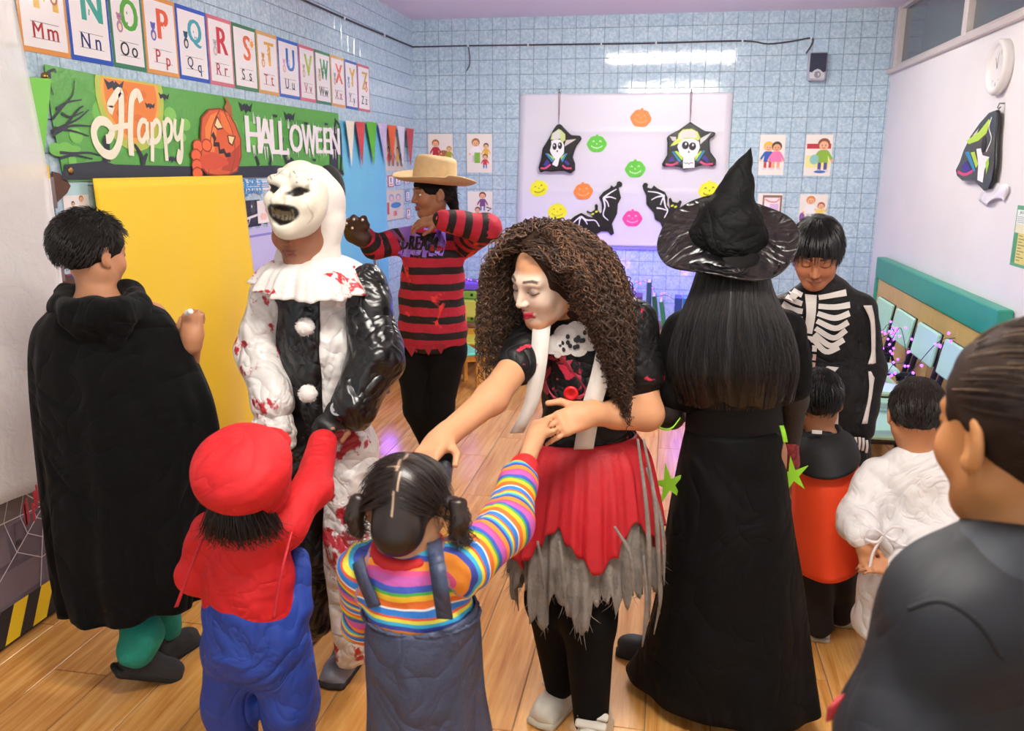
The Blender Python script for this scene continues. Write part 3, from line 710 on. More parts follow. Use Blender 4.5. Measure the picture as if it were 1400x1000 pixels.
# cloths and boards hung on the left wall
def drape(name, label, cat, Y0, Y1, Z0, Z1, x, m, amp=.012, n=48, rows=30, f=(5, 9), edge=None, thick=.002):
    """hanging sheet parallel to the left wall, with folds; edge(z01) -> (dY left, dY right)"""
    t = None; V = []; F_ = []
    for i in range(rows+1):
        v = i/rows; z = Z1+(Z0-Z1)*v
        e0, e1 = edge(v) if edge else (0, 0)
        for j in range(n+1):
            s_ = j/n; y = Y0+e0+(Y1+e1-Y0-e0)*s_
            V.append((amp*(.25+.75*v)*(math.sin(f[0]*s_*2+1.5*v)+.6*math.sin(f[1]*s_*2+.8+2*v))+amp*.4*math.sin(7*v+3*s_), y-Y0, z-Z0))
    for i in range(rows):
        for j in range(n): F_.append((i*(n+1)+j, (i+1)*(n+1)+j, (i+1)*(n+1)+j+1, i*(n+1)+j+1))
    o = obj(name, mesh_from(name, V, F_, True), m, None, (x, Y0, Z0)); md = o.modifiers.new('thickness', 'SOLIDIFY'); md.thickness = thick; md.offset = 0
    return tag(o, label, cat)
M_yel = mat('yellow_felt', '#ffd81f', .7, bump=(160, .15, .003), sheen=.2)
drape('yellow_sheet', 'plain bright yellow sheet hanging under the banner beside the caped boy', 'sheet', (2.788, 1.493)[0], (3.897, 1.487)[0], .16, (2.789, 1.498)[1], XL+.035, M_yel, .012, edge=lambda v: (.0, .03*v+.07*math.sin(v*2.6)))
# blue panel beside the corner
bp_ = tag(MB().prism([(0, 0), (1.51, 0), (1.51, 1.665), (.665, 1.665), (.665, 1.32), (0, 1.32)], .008).build('blue_panel', mat('sky_blue_sheet', '#6fc4e8', .5, bump=(6, .25, .02))), 'tall sky blue panel on the left wall behind the clown', 'panel'); bp_.location = (XL+.001, 4.62, .16); bp_.rotation_euler = ML.to_euler()
pp = thing('metal_post', 'slim grey metal post standing before the blue panel', 'post', (-1.93, 5.45, 0)); MB().tube([(0, 0, .012), (0, 0, 1.02)], .016, 12).build('tube', mat('grey_metal', '#8a8d92', .35, .8), pp, True); MB().lathe([(.07, 0), (.07, .01), (.03, .014)], (0, 0, 0), 20).build('foot_plate', mat('grey_metal'), pp)
# event poster, bat picture and lilac board between the yellow sheet and the clown
def poster(name, label, P, o, M, base, m, draw, cat='poster', group=None, t=.0012):
    po = mount(name, label, cat, M, base, group); sheet('sheet', P, o, m, po, t); q = WP(o); draw(q); q.build('printed_picture', po); return po
o = (3.895, 1.421); a, b = (3.882, 1.323), (4.292, 1.478)
def d_(q):
    q.rect(a[0]+.005, o[1]+.045, b[0]-.02, b[1]-.002, '#bfe0f2'); tx = (3.972, 1.436); q.text('2', tx[0]-.01, tx[1]+.0, .085, '#2b86cc', bold=.006)
    tx = (4.043, 1.453); q.text('SOB', tx[0]+.01, tx[1]+.01, .034, '#2f8fd4', bold=.003); q.text('EXTO', tx[0]+.01, tx[1]-.03, .034, '#2f8fd4', bold=.003); tx = (4.115, 1.437); q.text('3', tx[0]+.02, tx[1], .075, '#6aa8dc', bold=.004)
    for k in range(3): q.rect(a[0]+.01, o[1]+.012+k*.01, b[0]-.06, o[1]+.017+k*.01, '#4a98d4')
poster('event_poster', 'small white and blue poster with numerals under the banner', [(a[0], o[1]), (b[0], o[1]), (b[0], b[1]), (a[0], b[1])], (a[0], o[1]), ML, (XL+.006, a[0], o[1]), M_paper, d_)
a, b = (3.877, 1.242), (4.119, 1.374)
def d_(q):
    m_ = ((a[0]+b[0])/2, (a[1]+b[1])/2)
    q.stroke(bez([(a[0]+.02, b[1]-.02), (a[0]+.05, m_[1]-.02), (m_[0]+.03, a[1]+.05), (b[0]-.01, a[1]+.06)], 6), .012, '#e8e8ec'); q.stroke([(a[0]+.045, m_[1]-.02), (a[0]+.02, m_[1]-.06)], .01, '#e8e8ec', .004); q.stroke([(m_[0]+.01, a[1]+.05), (m_[0]-.02, a[1]+.01)], .01, '#e8e8ec', .004)
    q.ell(m_[0]+.04, m_[1]+.03, .03, .035, '#3c3f4a'); q.ell(m_[0]+.03, m_[1]+.035, .006, .008, '#e8e8ec', n=8)
poster('bat_picture', 'black bat picture with white lines beside the yellow sheet', [(a[0], a[1]), (b[0], a[1]), (b[0], b[1]), (a[0], b[1])], a, ML, (XL+.006, a[0], a[1]), mat('black_paper', '#16171c', .45), d_, 'picture')
a, b = (4.086, 1.253), (4.286, 1.368)
def d_(q):
    for k in range(9): q.ell(a[0]+rng.uniform(.03, b[0]-a[0]-.03), a[1]+rng.uniform(.03, b[1]-a[1]-.03), .02, .018, ('#f0a8b0', '#f6cfc4', '#e8b0c8')[k % 3], n=10)
poster('pink_drawing', 'white sheet with pink drawings beside the clown mask', [(a[0], a[1]), (b[0], a[1]), (b[0], b[1]), (a[0], b[1])], a, ML, (XL+.0075, a[0], a[1]), M_paper, d_, 'drawing')
a, b = (3.806, 0.995), (4.32, 1.23)
sc = [(a[0], a[1]), (b[0], a[1]), (b[0], b[1])]
for k in range(12): u_ = b[0]+(a[0]-b[0])*(k+.5)/12; sc += [(u_+.02, b[1]+(.0 if k % 2 else .025)), (u_-.02, b[1]+(.0 if k % 2 else .025))]
sc.append((a[0], b[1]))
def d_(q):
    l_ = (3.893, 1.194)[1]; q.rect(a[0]+.01, l_-.006, b[0]-.01, l_+.006, '#8a86d8')
    for k in range(4): q.ell((3.94, 1.044)[0]+rng.uniform(-.05, .08), (3.94, 1.044)[1]+rng.uniform(-.04, .04), .01, .012, '#8f7fe0', n=8)
poster('lilac_board', 'pale lilac scallop-topped board below the bat picture', sc, a, ML, (XL+.004, a[0], a[1]), mat('lilac_board', '#c7c6f0', .4), d_, 'board')
tag(MB().box((0, 0, 0), (.01, .5, .42), None, .002).build('dark_teal_panel', mat('dark_teal', '#2c6280', .5)), 'dark teal panel low on the wall beside the yellow sheet', 'panel').location = (XL+.006, 4.15, .80)
# pictures and small letter cards near the corner
def rectp(a, b): return [(a[0], a[1]), (b[0], a[1]), (b[0], b[1]), (a[0], b[1])]
a, b = (6.151, 1.507), (6.602, 1.762)
def d_(q):
    w = b[0]-a[0]; h = b[1]-a[1]
    for k in range(4): kid(q, a[0]+w*(.15+.23*k), a[1]+h*.1, h*(.6+.1*(k % 2)), '#e0b090', ('#4a3020', '#222222', '#6a4020', '#333333')[k], ('#c84a3a', '#3a5a9c', '#e0b040', '#3f3f55')[k], '#4a5070')
poster('class_picture', 'printed picture of children behind the orange and white pennants', rectp(a, b), a, ML, (XL+.003, a[0], a[1]), mat('cream_paper', '#d8cdbd', .5), d_, 'picture')
for k, (x0, y0, x1, y1, ch, c_, pos) in enumerate(((532, 256, 539.5, 240, 'R', '#c04850', 'leftmost in the upper row'), (541.5, 254, 549, 239, 'S', '#5050a8', 'middle of the upper row'), (554, 252, 560.5, 241, 'T', '#7a5a9a', 'rightmost in the upper row'), (556, 276, 561.5, 261, 'E', '#5a5a9a', 'lower row beside the corner'), (557, 300, 562.5, 285, 'P', '#c05a50', 'lowest beside the corner'))):
    a, b = {0: ((6.192, 1.389), (6.33, 1.473)), 1: ((6.359, 1.396), (6.503, 1.477)), 2: ((6.592, 1.403), (6.725, 1.464)), 3: ((6.62, 1.265), (6.726, 1.348)), 4: ((6.629, 1.126), (6.735, 1.208))}[k]
    def d_(q):
        w = b[0]-a[0]; h = b[1]-a[1]; q.rect(a[0]+.1*w, a[1]+.08*h, b[0]-.1*w, b[1]-.08*h, '#efe9ee'); q.text(ch, (a[0]+b[0])/2, a[1]+h*.6, h*.42, '#33334a', w*.6, bold=.003); q.rect(a[0]+.25*w, a[1]+.2*h, b[0]-.25*w, a[1]+.28*h, c_)
    poster('letter_card', 'small letter card %s with letter %s near the room corner' % (pos, ch), rectp(a, b), a, ML, (XL+.003, a[0], a[1]), mat('lcard_'+c_[1:], c_, .5), d_, 'card', 'small letter cards by the corner')
a, b = (6.136, 1.144), (6.551, 1.364)
def d_(q):
    w = b[0]-a[0]; h = b[1]-a[1]
    for k in range(2): q.ell(a[0]+w*(.3+.4*k), a[1]+h*.75, w*.14, h*.12, '#8aa0d8'); q.ell(a[0]+w*(.3+.4*k), a[1]+h*.73, w*.09, h*.08, '#f0c0a8')
    q.ell(a[0]+w*.55, a[1]+h*.48, w*.3, h*.1, '#3f7fc0'); q.rect(a[0]+w*.04, a[1]+h*.2, a[0]+w*.16, a[1]+h*.6, '#c04040')
    q.text('CIA', a[0]+w*.5, a[1]+h*.2, h*.16, '#c84858', w*.6, bold=.004)
poster('child_poster', 'poster with cartoon faces and red letters beside the blue panel', rectp(a, b), a, ML, (XL+.003, a[0], a[1]), mat('cream_paper'), d_)
# behind the caped boy: brown paper shapes, a picture
a, b = (2.665, 1.359), (2.799, 1.49)
def d_(q):
    w = b[0]-a[0]; h = b[1]-a[1]; q.rect(a[0], a[1]+h*.62, b[0], b[1], '#b6dce4'); kid(q, a[0]+w*.35, a[1]+h*.08, h*.38, '#e8bd98', '#3c3028', '#e0d050', '#5060a0'); kid(q, a[0]+w*.68, a[1]+h*.1, h*.5, '#e8bd98', '#b87838', '#f0e8e8', '#7080b0')
poster('wall_picture', 'white and pale blue picture above the caped boy', rectp(a, b), a, ML, (XL+.003, a[0], a[1]), M_paper, d_, 'picture')
for P, lb in (([(2.616, 1.523), (2.649, 1.517), (2.685, 1.491), (2.7, 1.473), (2.678, 1.449), (2.62, 1.418), (2.608, 1.451)], 'brown rounded paper shape under the eyelet of the banner'), ([(2.581, 1.152), (2.609, 1.18), (2.66, 1.148), (2.69, 1.098), (2.588, 1.113)], 'lower brown paper shape behind the hair of the caped boy')):
    P = [(x, y if 'lower' not in lb else y-.0) for x, y in P]; o = P[0]; f = tag(sheet('paper_shape', P[::-1], o, mat('brown_card', '#5a3826', .7, var=(20, .3)), None, .004), lb, 'paper shape'); f.location = (XL+.012, o[0], o[1]); f.rotation_euler = ML.to_euler()
a, b = (2.616, 1.114), (2.71, 1.169)
def d_(q): q.rect(a[0], a[1]+.02, b[0], a[1]+.05, '#2c3a6a'); q.rect(a[0], a[1]+.075, b[0], a[1]+.1, '#20263a')
poster('red_cloth_picture', 'red and blue picture low behind the neck of the caped boy', rectp(a, b), a, ML, (XL+.003, a[0], a[1]), mat('crimson_paper', '#b83048', .6), d_, 'picture')
# painted haunted-house sheet with hazard strip, and the gauze hung over it
hy0, hy1 = 1.0, (2.588, 1.522)[0]
hs = mount('haunted_backdrop', 'grey-purple painted wall backdrop with cobwebs and hazard strip', 'backdrop', ML, (XL+.02, hy0, .02))
o = (hy0, .02); sheet('sheet', [(hy0, .02), (hy1, .02), (hy1, 1.545), (hy0, 1.545)], o, mat('backdrop_paint', '#6f6470', .7, var=(6, .5)), hs, .002)
q = WP(o)
for r_ in range(11):
    for c_ in range(6):
        x_ = hy0+.02+c_*.27+(r_ % 2)*.13; z_ = .15+r_*.125
        if x_ < hy1-.2: q.poly([(x_+rng.uniform(0, .01), z_), (x_+.24+rng.uniform(-.01, .01), z_+rng.uniform(0, .01)), (x_+.235, z_+.105), (x_+.005, z_+.108+rng.uniform(-.01, .01))], rng.choice(['#7d6c82', '#6d6068', '#84788a', '#5f5560', '#776a6c']))
q.poly([(hy0, .42), (hy1, .60), (hy1, .45), (hy0, .27)], '#6c6462'); q.poly([(hy0, .40), (hy1, .57), (hy1, .555), (hy0, .385)], '#8a8280'); q.ell((2.244, 0.33)[0], (2.244, 0.33)[1], .012, .012, '#3a3434', n=10)
q.rect(hy1-.035, .14, hy1, 1.545, '#efedf0'); q.rect(hy0, 1.5, hy1, 1.545, '#e9c233')
wc = (2.37, 0.413)
for k in range(9):
    a_ = k*2*PI/9+.3; q.stroke([wc, (wc[0]+.35*math.cos(a_), wc[1]+.35*math.sin(a_))], .004, '#d5d2d8', .003)
for r_ in (.05, .11, .18): q.stroke([(wc[0]+r_*math.cos(k*2*PI/9+.3), wc[1]+r_*math.sin(k*2*PI/9+.3)) for k in range(10)], .003, '#cfccd2')
wc = (hy1-.12, 1.38)
for k in range(7): a_ = PI*.75+k*.35; q.stroke([wc, (wc[0]+.16*math.cos(a_), wc[1]+.28*math.sin(a_))], .004, '#c0b4c0')
q.rect(hy0, .02, hy1, .14, '#18181c')
for k in range(14):
    x_ = hy0+k*.125
    if x_+.13 < hy1: q.poly([(x_, .02), (x_+.065, .02), (x_+.125, .14), (x_+.06, .14)], '#ecc81c')
q.build('printed_picture', hs)
def gauze():
    m = mat('white_gauze', '#ffffff', .6); k = N(m); b_ = k.b
    b_.inputs['Alpha'].default_value = .5; b_.inputs['Transmission Weight'].default_value = 0
    vec = k.coord('Object'); k.bump(k.noise(vec, 14, 4, .6, .5), .5, .02); return m
def ge(v):      # right edge of the gauze along its height (0 top .. 1 bottom)
    return (0, float(np.interp(v, [0, .14, .3, .5, .62, .8, 1], [-.05, -.04, -.01, .03, .04, .0, .02])))
gz = drape('gauze_curtain', 'white translucent gauze curtain hanging at the far left edge', 'curtain', 1.0, (2.539, 2.053)[0]-.06, .50, ZC-.002, XL+.06, gauze(), .02, 60, 50, (7, 13), ge, .001)
M_bl = mat('dried_blood_red', '#b02a3c', .5)
for c_ in ((2.214, 0.451), (2.298, 0.489), (2.37, 0.519)):
    mb = MB(); 
    for k in range(4): w_ = rng.uniform(.008, .016); x_ = c_[0]-1.0+rng.uniform(-.04, .04); mb.box((.028, x_, c_[1]-.5+rng.uniform(-.01, .02)), (.0015, w_, rng.uniform(.03, .085)), None, .0007)
    mb.build('blood_stain', M_bl, gz)

# ------------------------------------------------------------------ the back wall
M_cable = mat('brown_cable', '#3c2f36', .6)
cab = thing('wall_cable', 'thin brown cable running high along the tiled walls', 'cable', (-2.07, 6.89, 2.46))
tube_obj('cable', [(-2.068, (-2.068, 4.78, 2.448)[1]-.6, (-2.068, 4.78, 2.448)[2]), (-2.068, 4.78, 2.448), (-2.068, 5.647, 2.452), (-2.068, 6.785, 2.468), (-2.05, 6.885, 2.47), (-1.619, 6.885, 2.47), (-1.14, 6.885, 2.467), (-0.571, 6.885, 2.463), (-0.156, 6.885, 2.462), (0.479, 6.885, 2.465), (0.665, 6.885, 2.441), (0.846, 6.885, 2.458), (0.968, 6.885, 2.476), (0.977, 6.885, 2.435), (0.941, 6.885, 2.37)], .0055, M_cable, cab, 6, 5)
tube_obj('loose_end', [(-1.619, 6.885, 2.467), (-1.607, 6.88, 2.401), (-1.607, 6.88, 2.33), (-1.631, 6.88, 2.281)], .004, M_cable, cab, 6, 5)
for q in ((-1.619, 6.885, 2.47), (-1.14, 6.885, 2.467), (-0.571, 6.885, 2.463), (-0.156, 6.885, 2.462), (0.479, 6.885, 2.465), (0.968, 6.885, 2.476)): MB().box(Vector(q)-Vector(cab.location)+Vector((0, -.003, 0)), (.012, .014, .02), None, .002).build('clip', mat('clip_white', '#e8e6ea', .4), cab)
for q in ((-2.068, 5.387, 2.447), (-2.068, 6.165, 2.457)): MB().box(Vector(q)-Vector(cab.location)+Vector((.003, 0, 0)), (.014, .012, .02), None, .002).build('clip', mat('clip_white'), cab)
# speaker
a, b = (0.957, 2.174), (1.085, 2.372)
sp = mount('wall_speaker', 'small silver speaker with dark grille high on the back wall', 'speaker', MBk, (a[0], YB-.0, a[1]))
w, h = b[0]-a[0], b[1]-a[1]
MB().box((w/2, h/2, .045), (w, h, .09), None, .012).build('cabinet', mat('speaker_silver', '#c8c8d0', .35, .3), sp)
MB().prism([(w*.05, h*.30), (w*.05, h*.95), (w*.95, h*.95), (w*.95, h*.30), (w*.80, h*.27), (w*.66, h*.36), (w*.5, h*.40), (w*.34, h*.36), (w*.2, h*.27)][::-1], .008, None, (0, 0, .089)).build('grille', mat('speaker_grille', '#272b42', .7, bump=(300, .5, .002)), sp)
MB().lathe([(.022, 0), (.022, .01), (.017, .014), (.012, .012), (.0, .012)], (w*.5, h*.19, .09), 20).build('knob', mat('knob_grey', '#9a9aa4', .3, .6), sp, True)
# big white board with fold creases
BB = [(-1.201, 2.1), (0.434, 2.091), (0.435, 0.923), (-1.228, 0.904)]
bo = (BB[3][0], BB[2][1]); board = mount('display_board', 'large creased white display sheet on the back wall with bats', 'board', MBk, (bo[0], YB-.008, bo[1]))
V = []; F_ = []; nx, ny = 30, 60
cr = [((-0.679, 1.815)[1]-bo[1])/(BB[0][1]-bo[1]), ((-0.667, 1.353)[1]-bo[1])/(BB[0][1]-bo[1])]
for j in range(ny+1):
    t = j/ny; x0 = BB[3][0]+(BB[0][0]-BB[3][0])*t-bo[0]; x1 = BB[2][0]+(BB[1][0]-BB[2][0])*t-bo[0]
    z = .003+sum(.004*math.exp(-((t-c_)/.012)**2) for c_ in cr)
    for i in range(nx+1): s_ = i/nx; V.append((x0+(x1-x0)*s_, (BB[0][1]-bo[1])*t, z+.0015*math.sin(s_*9+t*5)))
for j in range(ny):
    for i in range(nx): F_.append((j*(nx+1)+i, j*(nx+1)+i+1, (j+1)*(nx+1)+i+1, (j+1)*(nx+1)+i))
s_ = obj('sheet', mesh_from('sheet', V, F_, True), mat('white_board_sheet', '#e0deec', .3), board); md = s_.modifiers.new('thickness', 'SOLIDIFY'); md.thickness = .003; md.offset = -1
MB().box(((BB[2][0]-bo[0])/2, -.012, .008), (BB[2][0]-bo[0], .022, .012), None, .003).build('lower_rail', mat('board_rail', '#8f8cc8', .4), board)
# paper pumpkins
pk = [('orange', '#f98a3e', '#fbb27e', 876, 162, 13.5, -.1, 'orange paper pumpkin highest on the white board'), ('green', '#5ec83a', '#dff5d6', 816, 197, 13, .0, 'green paper pumpkin right of the left skull ornament'), ('green', '#5ec83a', '#dff5d6', 868.5, 231.5, 13.3, .05, 'green paper pumpkin above the two bats in the middle'),
      ('yellow', '#f2f22e', '#8a8a20', 737, 258, 12.5, .25, 'yellow paper pumpkin near the left edge of the board'), ('orange', '#f98a3e', '#fbc090', 797.5, 262, 13, .1, 'orange paper pumpkin left of the left bat'), ('yellow', '#f2f22e', '#5c5c18', 970, 261, 14, .1, 'yellow paper pumpkin near the right edge of the board'),
      ('yellow', '#f2f22e', '#b0b030', 762, 290, 13, .0, 'yellow paper pumpkin just above the curly brown hair'), ('pink', '#f0489a', '#fbc4e0', 864.5, 299, 13, .0, 'pink paper pumpkin between the two bats')]
PX = .00564
for n_, c_, fc, x, y, r_, ro, lb in pk:
    q = {876: (-0.249, 1.913), 816: (-0.584, 1.72), 868.5: (-0.277, 1.529), 737: (-1.04, 1.372), 797.5: (-0.682, 1.352), 970: (0.302, 1.368), 762: (-0.888, 1.188), 864.5: (-0.285, 1.145)}[x]
    t = mount('paper_pumpkin', lb, 'pumpkin', MBk, (q[0], YB-.0155, q[1]), 'paper pumpkins on the white board'); t.rotation_euler = (MBk @ Matrix.Rotation(ro, 3, 'Z')).to_euler()
    R_ = r_*PX; out = []
    for k in range(40):
        a_ = 2*PI*k/40; rad = 1+.035*math.cos(6*a_); out.append((R_*1.04*rad*math.cos(a_), R_*.86*rad*math.sin(a_)))
    i0 = 10; out = out[:i0-1]+[(R_*.14, R_*.84), (R_*.12, R_*1.02), (-R_*.08, R_*1.0), (-R_*.14, R_*.84)]+out[i0+2:]
    MB().prism(out, .002).build('cutout', mat('pumpkin_'+n_, c_, .5), t)
    p = Print(.0003); p.z = .0021
    for s_ in (-1, 1): p.poly([(s_*R_*.55, R_*.2), (s_*R_*.35, R_*.42), (s_*R_*.2, R_*.18), (s_*R_*.36, R_*.27)][::s_], fc)
    p.poly([(-R_*.09, -.02*R_), (R_*.09, -.02*R_), (0, R_*.13)], fc)
    z_ = [(-R_*.58+R_*1.16*k/10, -R_*.36-(R_*.12 if k % 2 else 0)+R_*.22*((k-5)/5)**2) for k in range(11)]; p.stroke(z_, R_*.09, fc); p.build('printed_face', t)
# bats
def bat_thing(label, P, lines, eye, z):
    o = (sum(p[0] for p in P)/len(P), sum(p[1] for p in P)/len(P)); t = mount('paper_bat', label, 'bat', MBk, (o[0], YB-z, o[1]), 'black bats on the white board')
    c_ = MB().prism(off(P, o), .008).build('cutout', mat('bat_black', '#101014', .35), t); md = c_.modifiers.new('edge', 'BEVEL'); md.width = .002; md.segments = 1
    p = WP(o, .0085, .00005)
    for l_ in lines: p.stroke(bez(l_, 5), .014, '#eeeef2', .007)
    for e_ in eye: p.ell(e_[0], e_[1], .013, .008, '#d8e03a', .4, 10)
    p.build('printed_lines', t)
bat_thing('black bat with raised right wing beside the curly hair', [(-0.415, 1.429), (-0.394, 1.436), (-0.374, 1.421), (-0.375, 1.397), (-0.401, 1.385), (-0.379, 1.306), (-0.403, 1.257), (-0.407, 1.181), (-0.444, 1.102), (-0.425, 1.024), (-0.449, 1.01), (-0.477, 1.04), (-0.529, 1.04), (-0.577, 1.008), (-0.644, 1.037), (-0.698, 1.063), (-0.769, 1.061), (-0.832, 1.069), (-0.788, 1.122), (-0.745, 1.158), (-0.692, 1.185), (-0.639, 1.158), (-0.599, 1.147), (-0.613, 1.178), (-0.648, 1.19), (-0.649, 1.205), (-0.617, 1.191), (-0.583, 1.211), (-0.586, 1.249), (-0.571, 1.258), (-0.56, 1.243), (-0.561, 1.211), (-0.541, 1.183), (-0.527, 1.196), (-0.532, 1.265), (-0.553, 1.308), (-0.521, 1.351), (-0.468, 1.384), (-0.46, 1.405), (-0.442, 1.39), (-0.42, 1.402)][::-1],
          ([(-0.52, 1.304), (-0.469, 1.343), (-0.418, 1.374)], [(-0.52, 1.304), (-0.468, 1.313), (-0.419, 1.299)], [(-0.52, 1.304), (-0.488, 1.274), (-0.474, 1.236)], [(-0.52, 1.304), (-0.505, 1.24), (-0.516, 1.17), (-0.475, 1.129)], [(-0.692, 1.157), (-0.647, 1.129), (-0.58, 1.126), (-0.544, 1.079)], [(-0.692, 1.157), (-0.66, 1.125), (-0.641, 1.094)], [(-0.692, 1.157), (-0.704, 1.124), (-0.708, 1.089)], [(-0.692, 1.157), (-0.726, 1.132), (-0.753, 1.106)]), ([(-0.599, 1.178)][0], [(-0.571, 1.196)][0]), .022)
bat_thing('black bat with spread wings beside the witch hat', [(-0.216, 1.401), (-0.206, 1.422), (-0.187, 1.426), (-0.171, 1.412), (-0.177, 1.389), (-0.143, 1.381), (-0.127, 1.406), (-0.1, 1.385), (-0.039, 1.356), (-0.016, 1.314), (-0.018, 1.255), (0.005, 1.229), (-0.007, 1.302), (0.007, 1.314), (0.025, 1.281), (0.062, 1.273), (0.081, 1.295), (0.096, 1.282), (0.079, 1.231), (0.111, 1.231), (0.143, 1.274), (0.184, 1.287), (0.244, 1.262), (0.287, 1.246), (0.339, 1.226), (0.39, 1.197), (0.307, 1.191), (0.25, 1.165), (0.201, 1.13), (0.159, 1.112), (0.11, 1.086), (0.05, 1.093), (-0.008, 1.058), (-0.014, 1.036), (-0.04, 1.038), (-0.044, 1.074), (-0.063, 1.117), (-0.107, 1.142), (-0.118, 1.194), (-0.179, 1.259), (-0.183, 1.329), (-0.206, 1.371)][::-1],
          ([(-0.042, 1.327), (-0.099, 1.351), (-0.172, 1.359)], [(-0.042, 1.327), (-0.097, 1.317), (-0.141, 1.294)], [(-0.042, 1.327), (-0.058, 1.292), (-0.069, 1.256)], [(-0.046, 1.314), (-0.03, 1.246), (-0.011, 1.212), (-0.034, 1.156)], [(-0.098, 1.232), (-0.059, 1.227), (-0.016, 1.214)], [(0.165, 1.255), (0.12, 1.214), (0.062, 1.188), (0.041, 1.132)], [(0.165, 1.255), (0.15, 1.219), (0.137, 1.179)], [(0.165, 1.255), (0.192, 1.215), (0.211, 1.169)], [(0.165, 1.255), (0.22, 1.237), (0.268, 1.212)]), ([(0.023, 1.251)][0], [(0.049, 1.243)][0]), .022)
# skull ornaments
M_orn = mat('black_foil', '#0d0d12', .25, coat=.15, bump=(60, .35, .006)); M_str = mat('purple_string', '#8a5068', .7)
def ornament(label, M, base, P, o, pr, string, hook):
    t = mount('skull_ornament', label, 'ornament', M, base, 'hanging skull ornaments')
    c_ = MB().prism(off(P, o), .022).build('foil_body', M_orn, t); md = c_.modifiers.new('edge', 'BEVEL'); md.width = .008; md.segments = 3; smooth_angle(c_, 60)
    p = WP(o, .0228, .00005); pr(p); p.build('printed_skull', t)
    mb = MB()
    for s_ in (-.006, .006): mb.tube([(string[0][0]-o[0], string[0][1]-o[1], .012), (string[1][0]-o[0]+s_, string[1][1]-o[1], .006)], .0022, 6)
    mb.build('string', M_str, t)
    MB().tube([(hook[0]-o[0], hook[1]-o[1]+.012, -.01), (hook[0]-o[0], hook[1]-o[1]+.012, .012), (hook[0]-o[0], hook[1]-o[1]-.008, .018), (hook[0]-o[0], hook[1]-o[1]-.012, .008)], .004, 8).build('hook', mat('grey_metal'), t, True)
W_, LM, PU, BLU, PK_ = '#f0eef2', '#b8d848', '#3c2a8c', '#2a86b8', '#d8487c'
def pr1(p):
    p.poly([(-0.833, 1.715), (-0.822, 1.748), (-0.741, 1.757), (-0.798, 1.72), (-0.833, 1.7)], '#cfc9c4')
    for P in ([(-0.987, 1.647), (-0.967, 1.647), (-0.91, 1.596), (-0.93, 1.579)], [(-0.808, 1.647), (-0.826, 1.647), (-0.863, 1.602), (-0.848, 1.579)]): p.poly(P, BLU)
    for P in ([(-0.967, 1.647), (-0.913, 1.613), (-0.919, 1.596)], [(-0.826, 1.641), (-0.86, 1.619), (-0.86, 1.596)]): p.poly(P, LM)
    for P in ([(-1.001, 1.556), (-0.972, 1.601), (-0.948, 1.579), (-0.977, 1.544)], [(-0.836, 1.585), (-0.819, 1.596), (-0.789, 1.568), (-0.806, 1.551)]): p.poly(P, PU)
    for P in ([(-1.021, 1.533), (-0.983, 1.533), (-0.942, 1.562)], [(-0.847, 1.556), (-0.818, 1.534), (-0.774, 1.534)]): p.stroke(bez(P, 5), .014, PK_)
    p.poly([(-0.949, 1.669), (-0.938, 1.714), (-0.939, 1.743), (-0.892, 1.754), (-0.851, 1.748), (-0.836, 1.703), (-0.837, 1.647), (-0.872, 1.607), (-0.883, 1.556), (-0.894, 1.545), (-0.93, 1.562), (-0.907, 1.602), (-0.937, 1.641)], W_)
    p.poly([(-0.945, 1.754), (-0.934, 1.799), (-0.882, 1.832), (-0.864, 1.826), (-0.829, 1.793), (-0.828, 1.748), (-0.857, 1.726), (-0.869, 1.759), (-0.921, 1.748)], '#c8d68e'); p.poly([(-0.933, 1.762), (-0.922, 1.799), (-0.882, 1.826), (-0.87, 1.815), (-0.875, 1.765), (-0.915, 1.754)], '#d9d9dc')
    for q in ((-0.912, 1.7), (-0.869, 1.706)): p.ell(q[0], q[1], .017, .027, '#14141a'); p.ell(q[0]-.004, q[1]+.008, .005, .008, W_, n=8)
    q = (-0.89, 1.664); p.ell(q[0], q[1], .006, .009, '#14141a', n=8)
q = (-0.897, 1.675)
ornament('black skull ornament with lime cap hanging left on the white board', MBk, (q[0], YB-.045, q[1]), [(-0.883, 1.872), (-0.865, 1.868), (-0.835, 1.837), (-0.782, 1.787), (-0.713, 1.783), (-0.698, 1.759), (-0.74, 1.703), (-0.753, 1.67), (-0.767, 1.619), (-0.747, 1.568), (-0.746, 1.517), (-0.782, 1.493), (-0.829, 1.51), (-0.876, 1.511), (-0.935, 1.505), (-0.988, 1.51), (-1.026, 1.497), (-1.04, 1.538), (-1.019, 1.612), (-1.008, 1.686), (-0.962, 1.759), (-0.923, 1.832), (-0.9, 1.863)][::-1], q, pr1, ((-0.883, 1.871), (-0.884, 2.114)), (-0.884, 2.119))
